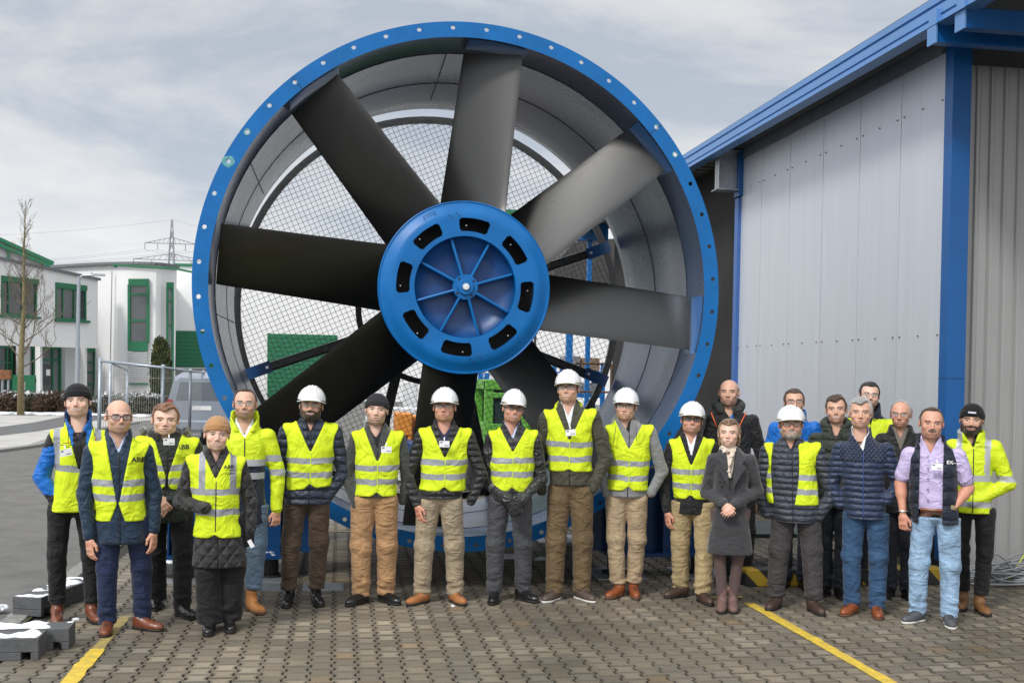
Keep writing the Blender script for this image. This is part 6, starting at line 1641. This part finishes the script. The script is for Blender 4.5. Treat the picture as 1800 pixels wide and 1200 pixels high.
def scarf(c):
    Cn = c['Cn']; g = Grid((Cn[0] - .12, -.20, c['zs'] - .17), (Cn[0] + .12, .14, Cn[2] + .04), .009)
    t = np.sqrt((np.sqrt((g.x - Cn[0]) ** 2 + (g.y - .005) ** 2) - .062) ** 2 + ((g.z - Cn[2] + .022 + .25 * np.minimum(0, g.y)) * .55) ** 2) - .020
    t = smin(t, caps(g, (Cn[0] - .035, -.085, Cn[2] - .03), (Cn[0] + .012, -.135, c['zs'] - .14), .022, .016), .02); t = smin(t, caps(g, (Cn[0] + .035, -.085, Cn[2] - .03), (Cn[0] - .01, -.135, c['zs'] - .10), .022, .016), .02) + c['wr'](g, .0025, 60)
    v_, f_ = g.mesh(t); mobj('scarf', v_, f_, cream, c['root'], True)
def lapels(c):
    Cn, zs, cx, W = c['Cn'], c['zs'], c['cx'], c['W']
    for s_ in (-1, 1):
        V = np.array([(.045, -.10, zs + .075), (.115, -.125, zs + .01), (.085, -.150, zs - .03), (.120, -.155, zs - .06), (.015, -.170, zs - .24), (.030, -.140, zs - .03)]); V[:, 0] = V[:, 0] * s_ + cx
        mobj('lapel', np.concatenate([V, V + np.array([0, .012, 0])]), [(0, 1, 2, 3, 4, 5), (11, 10, 9, 8, 7, 6)] + [(k, (k + 1) % 6, 6 + (k + 1) % 6, 6 + k) for k in range(6)], coat_grey, c['root'])
    s = MB()
    for x, y in ((1266, 847), (1289, 847)): p = c['J'](x, y, -.150); s.tube([p, p + np.array([0, -.012, 0])], .011, 10)
    s.build('button', FRM, c['root'])
    s = MB(); 
    for s_ in (-1, 1): s.tube([c['hv'](np.array([[s_ * (.033 + .024 * math.cos(a)), -.078, .213 + .012 * math.sin(a)]]))[0] for a in np.linspace(0, 2 * PI, 14)], .003, 5)
    s.build('glasses', FRMB, c['root'])
def shirt_buttons(c):
    s = MB()
    for k in range(5):
        p = c['J'](1631, 803 + 19 * k, -.150); s.tube([p + np.array([0, .03, 0]), p], .005, 8)
    s.build('button', INK, c['root'])
    J = c['J']; Wb = c['arms'][1][2]; Wa = c['arms'][0][2]
    for Wp, r_ in ((Wa, .033), (Wb, .034)):
        s = MB(); s.tube([Wp + np.array([r_ * math.cos(a), r_ * math.sin(a), .012]) for a in np.linspace(0, 2 * PI, 18)], .0055, 6)
        if Wp is Wa: s.build('bracelet', ZINC, c['root'])
    s.tube([Wb + np.array([-.006, -.042, .012]), Wb + np.array([-.006, -.030, .012])], .019, 14); s.build('watch', mat('gold_watch', (.6, .5, .3), .25, .9, var=0), c['root'])
    s = MB(); z = c['hem'] + .03; zb_ = c['J'](1636, 893)[2]; s.tube([(c['cx'] * .5 + .172 * math.cos(a), .122 * math.sin(a) - .004, zb_) for a in np.linspace(R(-125), R(-55), 14)], .017, 6); s.build('belt', sh_brown, c['root'])
    s = MB(); q = J(1607, 905, -.17)
def keys_tag(c):
    p = c['J'](441, 955, -.10); s = MB(); s.box((0, 0, 0), (.03, .003, .06), M=rotm('Y', R(-28))); s.V = [np.concatenate(s.V) + p]; s.build('key_tag', CARD, c['root'])

def seln(fn): return fn
def sel_blue(c_, q):   # royal blue jacket with black shoulders, cuffs and front
    x, z = c_[:, 0], c_[:, 2]; ax = np.abs(x - q['cx']); zs, W = q['zs'], q['W']
    zc = q['J'](75, 868)[2]
    return (z > zs - .055 - .35 * (ax - W)) & (ax > W * .55) | (z < zc) | ((ax < .045) & (z < zs + .05))
def sel_hv5(c_, q):    # yellow top, navy lower front with reflective bands
    x, z = c_[:, 0], c_[:, 2]; J = q['J']; ax = np.abs(x - q['cx'])
    z0, z1, z2, z3, z4 = [J(470, y)[2] for y in (806, 816, 827, 839, 850)]
    arm = ax > q['W'] * .86 + 0 * x
    band = ((z < z0) & (z > z1)) | ((z < z2) & (z > z3)); r_ = np.where(band & ~arm, 2, np.where((z < z1) & ~arm, 1, 0))
    tilt = z - .9 * (ax - q['W']) * 0
    ab = arm & (((z < z0 + .03) & (z > z1 + .025)) | ((z < z2 + .02) & (z > z3 + .015))); r_ = np.where(ab, 2, r_)
    return r_
def sel_hv22(c_, q):
    x, y, z = c_.T; J = q['J']; ax = np.abs(x - q['cx'])
    z0, z1 = J(1708, 832)[2], J(1708, 843)[2]; z2, z3 = J(1708, 879)[2], J(1708, 889)[2]
    b = ((z < z0) & (z > z1)) | ((z < z2) & (z > z3) ) | ((np.abs(ax - q['W'] * .62) < .022) & (z > z1))
    return np.where(b, 2, 0)
REFM = mat('reflective_tape', (.42, .43, .45), .35, .1, var=.06)
navy_p = K('navy_panel', (.010, .014, .032), None, .6, .6)
hang, fist, clasp, pocket, hidden = 'hang', 'fist', 'clasp', 'pocket', 'hidden'
ABB = lambda x, y: (('ABB', x, y, .035, LOGO),)
P = []
def add(**k): P.append(k)
add(label='leftmost man in a black beanie and bright blue jacket under a hi-vis vest', g=(131, 1092), head=(137, 733), sh=((94, 768), (186, 770)), arms=[((72, 838), (100, 884), .03, -.03), ((196, 840), (178, 885), .03, .02)], hands=(pocket, hidden), hem=893, feet=((100, 1094), (163, 1092)), toe=(0, 15), skin=SKP, smile=.8, hair=[('beanie', 'beanie', bn_black), ('hair', 'nape', h_dark)], hs=1.0, jacket=(blue_sk, black_soft), jsel=sel_blue, shirt=navy_s, armr=.066, collar=(.088, .088), colz=.02, trm=tr_black, loose=.90, shoe=('boot', sh_brown, so_dk), cuff=.13, hipx=128,
    vest=dict(hem=897, v=822, bands=(821,), vert=(100, 172), hw=.024, notch=0, curve=.0, aw=1.08, nw=.42, text=(('EMC', 0, 0, .001, LOGO),)[:0], pocket=((92, 838, 125, 880),), dzip=True), badge=(116, 795, -12), extra=lambda c: (lines3('draw_cord', FRM, [[(121, 740, -.16), (120, 774, -.175)], [(160, 738, -.16), (167, 768, -.175)]], .0025)(c), lines3('cord_end', mat('cord_orange', (.7, .25, .02), .6), [[(120, 774, -.175), (120, 779, -.175)], [(167, 768, -.175), (168, 773, -.175)]], .006)(c), print_lines([(777, 109, 126), (780.5, 106, 131), (783.5, 114, 123)], LOGO)(c)))
add(label='bald man with dark glasses in long navy coat and blue suit trousers', g=(213, 1112), head=(208, 761), sh=((158, 790), (259, 790)), arms=[((149, 868), (157, 942), .02, -.03), ((271, 868), (270, 930), .02, -.03)], hands=(hang, hang), hem=953, feet=((188, 1114), (251, 1108)), toe=(5, 50), skin=SK2, smile=.95, hair=[('hair', 'sides', h_salt)], hs=1.0, glasses='bold', stubble=.15, jacket=navy_coat, shirt=blue_s, vopen=998, vw=.05, armr=.064, collar=(.092, .082), colz=.005, trm=tr_navy, loose=.95, shoe=('dress', sh_brown, so_dk), puff=.005,
    vest=dict(hem=913, v=882, bands=(847, 872), nw=.40, curve=.02, gap=.006, gslope=.35, text=ABB(243, 806)))
add(label='ginger haired man with black fur collar and open hi-vis vest, hands folded', g=(293, 1078), head=(290, 765), sh=((243, 780), (345, 782)), arms=[((240, 850), (276, 872), .03, -.15), ((352, 850), (300, 880), .03, -.16)], hands=(clasp, clasp), hem=915, feet=((278, 1068), (320, 1085)), toe=(10, 30), skin=SKP, blush=.6, smile=.35, face=1.10, hair=[('hair', 'tousled', h_gin)], brow=(.2, .1, .06), jacket=dark_parka, shirt=dark_s, armr=.066, vopen=None, collar=(.09, .085), trm=tr_black, loose=1.0, shoe=('dress', sh_black, so_dk), belly=1.12,
    vest=dict(hem=858, v=835, bands=(820, 843), nw=.42, gap=.008, gslope=.05, text=ABB(321, 784), aw=1.05), badge=(297, 776), extra=fur_collar)
add(label='smiling woman in a camel beanie and dark quilted coat with a long hi-vis vest', g=(385, 1108), fem=True, head=(380, 790), hs=.97, sh=((334, 812), (425, 814)), arms=[((318, 882), (361, 893), .02, -.17), ((440, 878), (440, 930), .02, -.02)], hands=(hidden, fist), gloves=(0, 1), hem=993, feet=((369, 1112), (402, 1107)), toe=(5, 5), skin=SKP, smile=.9, blush=.6, lip=(.5, .18, .17), brow=(.25, .15, .09), hair=[('beanie', 'beanie', bn_camel)], jacket=charcoal_q, shirt=dark_s, armr=.060, collar=(.078, .070), colz=.0, colopen=.006, trm=tr_black, wide=True, shoe=('boot', sh_black, so_dk), puff=.02, hemw=1.22, zhip=.86,
    vest=dict(hem=941, v=836, bands=(862, 897), vert=(356, 410), hw=.023, notch=.6, nw=.40, curve=.008, aw=1.12, text=(('ABB', 402, 818, .026, LOGO),), dzip=True, pocket=((362, 822, 378, 848),)), extra=many(keys_tag, lambda c: print_lines([(823, 396, 411), (826, 402, 406), (829, 396, 412)], LOGO)(c)))
add(label='man with thin glasses in yellow and navy reflective jacket and tan boots', g=(428, 1072), head=(430, 736), sh=((386, 765), (474, 765)), arms=[((375, 840), (380, 895), .02, 0), ((488, 832), (486, 893), .02, -.02)], hands=(hidden, fist), hem=918, feet=((405, 1062), (445, 1076)), toe=(10, 25), skin=SK2, smile=.75, stubble=.35, hair=[('hair', 'receding', h_dark)], glasses='metal', jacket=(hv_yel, navy_p, REFM), jsel=sel_hv5, shirt=white_s, armr=.070, collar=(.105, .10), colz=.03, colt=.014, colopen=.045, vw=.07, trm=jeans_m, shoe=('boot', sh_tan, so_br), cuff=.17, puff=.01)
add(label='dark bearded man in white hard hat, navy down jacket and brown trousers', g=(532, 1063), head=(546, 738), sh=((500, 757), (592, 757)), arms=[((488, 830), (512, 876), .03, -.04), ((604, 830), (575, 874), .03, -.04)], hands=(pocket, pocket), hem=884, feet=((507, 1064), (556, 1062)), toe=(8, 12), skin=SK2, smile=1.0, hair=[('hair', 'short', h_dark), ('beard', 'beard', h_beardd)], stubble=.9, helmet=True, glasses='metal', jacket=navy_down, shirt=dark_s, armr=.066, collar=(.085, .075), colz=-.01, trm=tr_brown, shoe=('boot', sh_black, so_dk), hipx=540, cuff=.12,
    vest=dict(hem=856, v=791, bands=(808, 833), nw=.46, curve=.015, side=.10, tilt=-.02))
add(label='man in charcoal beanie, grey knit jacket and tan work trousers wearing one glove', g=(655, 1061), head=(661, 745), sh=((622, 768), (706, 768)), arms=[((609, 838), (626, 888), .02, -.05), ((716, 838), (708, 880), .03, .05)], hands=(fist, hidden), gloves=(1, 0), hem=872, feet=((634, 1062), (678, 1060)), toe=(40, 40), skin=SKP, smile=.45, stubble=.35, hair=[('beanie', 'beanie', bn_char)], jacket=grey_knit, shirt=dark_s, crew=True, armr=.056, collar=(.088, .082), colz=-.02, vw=.06, vopen=-1, trm=tr_tan, loose=1.10, shoe=('dress', sh_black, so_dk),
    vest=dict(hem=870, v=808, bands=(821, 845), nw=.50, curve=.016, aw=1.05), badge=(679, 790))
add(label='man in white hard hat with black down jacket and khaki chinos', g=(770, 1060), head=(781, 740), sh=((738, 764), (827, 764)), arms=[((716, 838), (733, 884), .02, -.06), ((846, 835), (828, 880), .03, -.02)], hands=(hang, pocket), hem=874, feet=((741, 1061), (800, 1060)), toe=(40, 25), skin=SK3, smile=.4, hair=[('hair', 'nape', h_salt)], helmet=True, glasses='safety', jacket=black_down, shirt=navy_s, crew=True, armr=.060, collar=(.090, .078), colz=-.012, vw=.065, vopen=-1, trm=tr_khaki, loose=1.05, shoe=('dress', sh_moc, so_dk), belly=1.03,
    vest=dict(hem=861, v=801, bands=(811, 836), nw=.52, curve=.016), badge=(781, 780))
add(label='slim man in a white hard hat with black gloves clasped in front and grey trousers', g=(893, 1057), head=(900, 742), tilt=6, sh=((860, 768), (944, 766)), arms=[((853, 845), (894, 880), .03, -.17), ((952, 842), (916, 880), .03, -.17)], hands=(clasp, clasp), gloves=(1, 1), hem=878, feet=((868, 1058), (919, 1056)), toe=(5, 45), skin=SK3, smile=.6, face=.93, hair=[('hair', 'nape', h_grey)], helmet=True, glasses='safety_dark', jacket=black_shell, shirt=blue_s, armr=.058, collar=(.082, .074), colz=-.008, trm=tr_grey, shoe=('dress', sh_black, so_dk),
    vest=dict(hem=862, v=791, bands=(808, 832), nw=.46, curve=.01, aw=.98))
add(label='tallest man of the front row in a white hard hat with olive jacket and badge', g=(999, 1053), head=(999, 707), sh=((958, 732), (1046, 730)), arms=[((944, 808), (952, 862), .03, .02), ((1066, 805), (1042, 858), .03, -.03)], hands=(hidden, pocket), hem=851, feet=((974, 1056), (1022, 1055)), toe=(30, 38), skin=SK2, smile=.9, hair=[('hair', 'nape', h_brown)], helmet=True, glasses='safety', jacket=olive_jk, shirt=white_s, armr=.068, collar=(.088, .080), colz=-.012, vw=.05, vopen=-1, trm=tr_olive, loose=1.12, shoe=('dress', sh_olive, so_wh), zhip=1.0,
    vest=dict(hem=827, v=771, bands=(780, 805), nw=.52, curve=.015, notch=.6, aw=1.0), badge=(1003, 760, -8), extra=lambda c: hood_yel(c))
add(label='man in white hard hat, light grey fleece hoodie, beige chinos and cognac boots', g=(1098, 1048), head=(1099, 738), sh=((1066, 757), (1147, 757)), arms=[((1054, 828), (1067, 868), .03, -.02), ((1164, 828), (1145, 866), .03, -.03)], hands=(pocket, pocket), hem=872, feet=((1085, 1050), (1114, 1049)), toe=(30, 8), skin=SK2, smile=.15, hair=[('hair', 'nape', h_brown)], helmet=True, glasses='safety', jacket=grey_fleece, shirt=dark_s, armr=.058, collar=(.085, .082), colz=-.02, vw=.05, trm=tr_beige, shoe=('boot', sh_cog, so_br), cuff=.115,
    vest=dict(hem=860, v=786, bands=(813, 838), nw=.50, curve=.012), extra=many(hood(grey_fleece, .92, -.03), lines3('draw_cord', FRM, [[(1083, 748, -.155), (1078, 780, -.165)], [(1118, 748, -.155), (1119, 775, -.165)]], .003)))
add(label='young man in a white hard hat and black jacket with sand cargo trousers', g=(1215, 1050), head=(1215, 762), sh=((1178, 782), (1254, 782)), arms=[((1166, 850), (1173, 896), .02, -.03), ((1262, 852), (1262, 900), .04, .04)], hands=(hang, hidden), hem=901, feet=((1196, 1050), (1235, 1060)), toe=(50, 25), skin=SK3, smile=1.0, hair=[('hair', 'short', h_brown)], helmet=True, glasses='safety_dark', jacket=black_soft, shirt=white_s, armr=.058, collar=(.086, .076), colz=-.01, vw=.05, vopen=-1, trm=tr_cargo, loose=1.08, shoe=('dress', sh_dkbr, so_dk), cuff=.07,
    vest=dict(hem=875, v=815, bands=(828, 852), nw=.46, curve=.018))
add(label='fair haired woman in a long charcoal wool coat and cream scarf, hands folded', g=(1280, 1072), fem=True, head=(1281, 786), hs=.96, sh=((1250, 805), (1322, 806)), arms=[((1241, 866), (1272, 884), .03, -.16), ((1332, 864), (1290, 886), .03, -.16)], hands=(clasp, clasp), hem=972, feet=((1269, 1074), (1288, 1074)), toe=(3, 3), skin=SKP, smile=.3, lip=(.5, .2, .19), brow=(.2, .13, .09), hair=[('hair', 'long', h_blond)], jacket=coat_grey, shirt=cream, armr=.055, collar=(.09, .07), colz=-.05, vw=.06, vopen=-2, trm=tights_m, tights=True, legname='tights', shoe=('woman', sh_suede, so_dk), cuff=.11, hemw=1.28, zhip=.88, shoek=.86, nozip=True, extra=many(scarf, lapels))
add(label='bald man in black hooded jacket with orange zips behind the wool coat woman', g=(1290, 1022), head=(1281, 713), hs=1.04, sh=((1250, 735), (1326, 737)), arms=[((1240, 800), (1245, 850), .02, 0), ((1338, 800), (1335, 850), .02, 0)], hands=(hidden, hidden), hem=860, feet=((1272, 1022), (1310, 1024)), skin=SK2, smile=.0, stubble=.3, hair=[('hair', 'sides', h_stub)], jacket=black_soft, shirt=blueT, crew=True, armr=.066, collar=(.09, .085), trm=tr_black, shoe=('boot', sh_black, so_dk), extra=many(hood(dark_parka, 1.15, .04), lines3('orange_zip', mat('orange_zip', (.75, .12, .02), .5, var=0), [[(1250, 725, -.135), (1260, 750, -.175)], [(1312, 724, -.135), (1301, 746, -.17), (1299, 770, -.17)]], .005)))
add(label='stout grey bearded man in white hard hat and open vest over slate down jacket', g=(1396, 1070), head=(1390, 771), sh=((1346, 790), (1440, 790)), arms=[((1336, 868), (1348, 902), .02, -.05), ((1464, 868), (1438, 908), .02, -.05)], hands=(pocket, hang), hem=915, feet=((1363, 1070), (1430, 1077)), toe=(20, 25), skin=SK3, blush=.7, smile=.8, face=1.06, hair=[('beard', 'beard', h_beardg), ('hair', 'nape', h_salt)], helmet=True, glasses='pink', jacket=slate_down, shirt=dark_s, armr=.066, collar=(.088, .082), colz=-.03, trm=tr_char, loose=1.10, shoe=('boot', sh_dkbr, so_dk), belly=1.22, puff=.01, cuff=.10,
    vest=dict(hem=884, v=770, bands=(836, 861), gap=.085, vx=-.055, nw=.46, notch=0, curve=.0, gslope=.0, tilt=0))
add(label='man in royal blue jacket half hidden behind the stout bearded man', g=(1396, 1032), head=(1396, 729), sh=((1360, 750), (1436, 750)), arms=[((1346, 815), (1350, 860), .02, 0), ((1450, 815), (1446, 860), .02, 0)], hands=(hidden, hidden), hem=880, feet=((1380, 1032), (1412, 1034)), skin=SK2, smile=.3, eyes=0, hair=[('hair', 'short', h_brown)], glasses='thin', jacket=blue_sk, shirt=dark_s, armr=.066, collar=(.10, .10), colz=.02, trm=tr_dark, shoe=('boot', sh_black, so_dk))
add(label='dark haired man in a dark green parka behind and between two men on the right', g=(1463, 1045), head=(1470, 743), tilt=-3, sh=((1430, 770), (1512, 770)), arms=[((1418, 840), (1428, 890), .02, 0), ((1520, 840), (1512, 890), .02, 0)], hands=(hidden, hidden), hem=890, feet=((1451, 1046), (1476, 1050)), skin=SK2, smile=.7, hair=[('hair', 'tousled', h_brown)], jacket=green_parka, shirt=dark_s, armr=.066, collar=(.09, .085), trm=tr_dark, shoe=('boot', sh_black, so_dk), extra=hood(green_parka, 1.05, .0))
add(label='grey haired man in a navy quilted jacket and blue jeans, hands in pockets', g=(1518, 1080), head=(1512, 751), sh=((1474, 786), (1562, 788)), arms=[((1462, 850), (1476, 886), .03, 0), ((1580, 852), (1560, 878), .02, -.08)], hands=(hidden, pocket), hem=910, feet=((1497, 1080), (1541, 1084)), toe=(25, 5), skin=SK2, smile=.2, hair=[('hair', 'tousled', h_grey)], brow=(.15, .12, .10), jacket=(navy_quilt, navy_diam), jsel=lambda c_, q: (c_[:, 2] > q['J'](1514, 808)[2]) & (np.abs(c_[:, 0] - q['cx']) < q['W'] * .95), shirt=white_s, armr=.066, collar=(.082, .078), colz=-.03, zipm=mat('blue_zip', (.03, .06, .2), .4, var=0), trm=jeans, shoe=('dress', sh_cog, so_br), belly=1.08)
add(label='dark haired man with glasses in a yellow reflective jacket, rearmost on the right', g=(1530, 1028), head=(1527, 716), sh=((1490, 742), (1572, 745)), arms=[((1480, 810), (1484, 860), .02, 0), ((1586, 812), (1582, 860), .02, 0)], hands=(hidden, hidden), hem=860, feet=((1512, 1028), (1548, 1030)), skin=SKP, smile=.6, stubble=.2, hair=[('hair', 'short', h_black)], glasses='metal', jacket=(hv_yel, navy_p), jsel=lambda c_, q: c_[:, 2] > q['zs'] + .045, shirt=dark_s, armr=.064, collar=(.10, .095), colz=.02, trm=tr_dark, shoe=('boot', sh_black, so_dk))
add(label='older man with glasses in a black jacket over a taupe sweater', g=(1577, 1050), head=(1583, 751), sh=((1546, 770), (1622, 770)), arms=[((1536, 845), (1545, 890), .02, 0), ((1632, 845), (1626, 890), .02, 0)], hands=(hidden, hidden), hem=900, feet=((1563, 1050), (1594, 1052)), skin=SK3, smile=.35, hair=[('hair', 'nape', h_grey)], glasses='metal', jacket=black_soft, shirt=beige_s, armr=.062, collar=(.10, .092), colz=-.015, colt=.014, vw=.07, vopen=-1, trm=tr_dark, shoe=('boot', sh_black, so_dk))
add(label='man with moustache in lavender shirt, navy body warmer and light jeans', g=(1641, 1096), head=(1636, 769), sh=((1594, 796), (1688, 798)), shirthem=889, arms=[((1583, 850), (1587, 900), .02, -.05), ((1702, 858), (1676, 893), .04, -.08)], hands=(fist, pocket), bare=True, hem=918, feet=((1612, 1094), (1668, 1100)), toe=(35, 8), skin=SK3, blush=.7, smile=.1, eyes=0, hair=[('hair', 'sides', h_salt), ('hair', 'receding', h_brown)], stubble=.12, jacket=navy_vest, jname='body_warmer', shirt=lav, armr=.056, collar=(.105, .10), colz=-.015, colt=.014, openv=.088, openx=-.012, openslope=0, vopen=-1, vw=.10, trm=jeans_l, shoe=('sneaker', sh_grey, so_wh), belly=1.12, badge=(1647, 820), extra=many(shirt_buttons, lambda c: warmer_logo(c), lambda c: moustache(c)))
add(label='young bearded man in a black beanie and yellow reflective jacket, far right', g=(1707, 1076), head=(1707, 762), sh=((1672, 782), (1752, 784)), arms=[((1664, 850), (1672, 890), .04, .03), ((1772, 850), (1712, 882), .02, -.12)], hands=(hidden, pocket), hem=900, feet=((1692, 1070), (1724, 1078)), toe=(5, 20), skin=SK2, smile=.5, stubble=.85, hair=[('beanie', 'beanie', bn_black), ('beard', 'beard', h_beardd)], jacket=(hv_yel, navy_p, REFM), jsel=sel_hv22, shirt=dark_s, armr=.068, collar=(.10, .098), colz=.0, trm=tr_black, loose=.88, shoe=('boot', sh_wood, so_dk), cuff=.15, colt=.013, extra=many(lambda c: cap_patch(c), lambda c: print_lines([(783, 1713, 1738), (785, 1713, 1738)], mat('print_olive', (.2, .25, .02), .7, var=0))(c)))
def print_lines(segs, m_):
    def f(c):
        for o in c['root'].children:
            if o.name.startswith('hi_vis_vest') or (o.name.startswith('jacket') and segs[0][2] > 1690) :
                V = [v.co[:] for v in o.data.vertices]; bv = BVHTree.FromPolygons(V, [tuple(q.vertices) for q in o.data.polygons]); s = MB()
                for (y, x, x0, x1) in [(q[0], 0, q[1], q[2]) for q in segs]:
                    n = max(2, int((x1 - x0) / 1.6)); xs = np.linspace(x0, x1, n + 1)
                    for k in range(n):
                        if random.random() < .18: continue
                        a, b = c['J'](xs[k] + .15, y), c['J'](xs[k + 1] - .25, y); P_ = []
                        for p in (a, b):
                            h2 = bv.ray_cast(Vector((p[0], -1, p[2])), Vector((0, 1, 0)))
                            if h2[0] is not None: P_.append((p[0], h2[0].y - .0015, p[2]))
                        if len(P_) == 2: s.beam(P_[0], P_[1], .002, .0045)
                s.build('print', m_, o)
    return f
def cap_patch(c):
    V = c['hv'](np.array([(-.028, -.109, .176), (.028, -.109, .176), (.028, -.105, .190), (-.028, -.105, .190)])); mobj('patch', V, [(0, 1, 2, 3)], mat('patch_white', (.55, .55, .62), .8, var=.5, vs=120), c['root'])
def hood_yel(c): hood(hv_yel, .98, -.035, th=.015)(c)
def moustache(c):
    g = Grid((-.05, -.14, .04), (.05, -.05, .09), .004); d = np.maximum(elli(g, (0, -.088, .064), (.032, .014, .008)), -(g.z - .058)) ; v_, f_ = g.mesh(d); mobj('moustache', c['hv'](v_), f_, h_salt, c['root'], True)
def warmer_logo(c):
    J = c['J']; p = J(1676, 811, -.15)
    for o in c['root'].children:
        if o.name.startswith('body_warmer'):
            me = o.data; V = np.array([v.co[:] for v in me.vertices]); F = [tuple(q.vertices) for q in me.polygons]; bv = BVHTree.FromPolygons(V.tolist(), F)
            put_text('EX', J(1669.5, 811), .026, LOGOW, bv, o); put_text('group', J(1679, 812.5), .014, LOGOW, bv, o)
for sp in P:
    if sp.get('vopen') == 998: sp['vopen'] = None
    v = sp.get('vopen', 0)
    def deep(sp, k):
        g0 = onG(*sp['g']); return None
    if v is None or v == 0: sp.pop('vopen', None)
for sp in P:
    v = sp.get('vopen')
    if v in (-1, -2):
        # opening depth below the shoulder line
        s_ = CF / (CM[2] @ (onG(*sp['g']) - CC)); zsh = (sp['g'][1] - (sp['sh'][0][1] + sp['sh'][1][1]) / 2) / s_
        sp['vopen'] = zsh - (.10 if v == -1 else .16)
    person(sp)
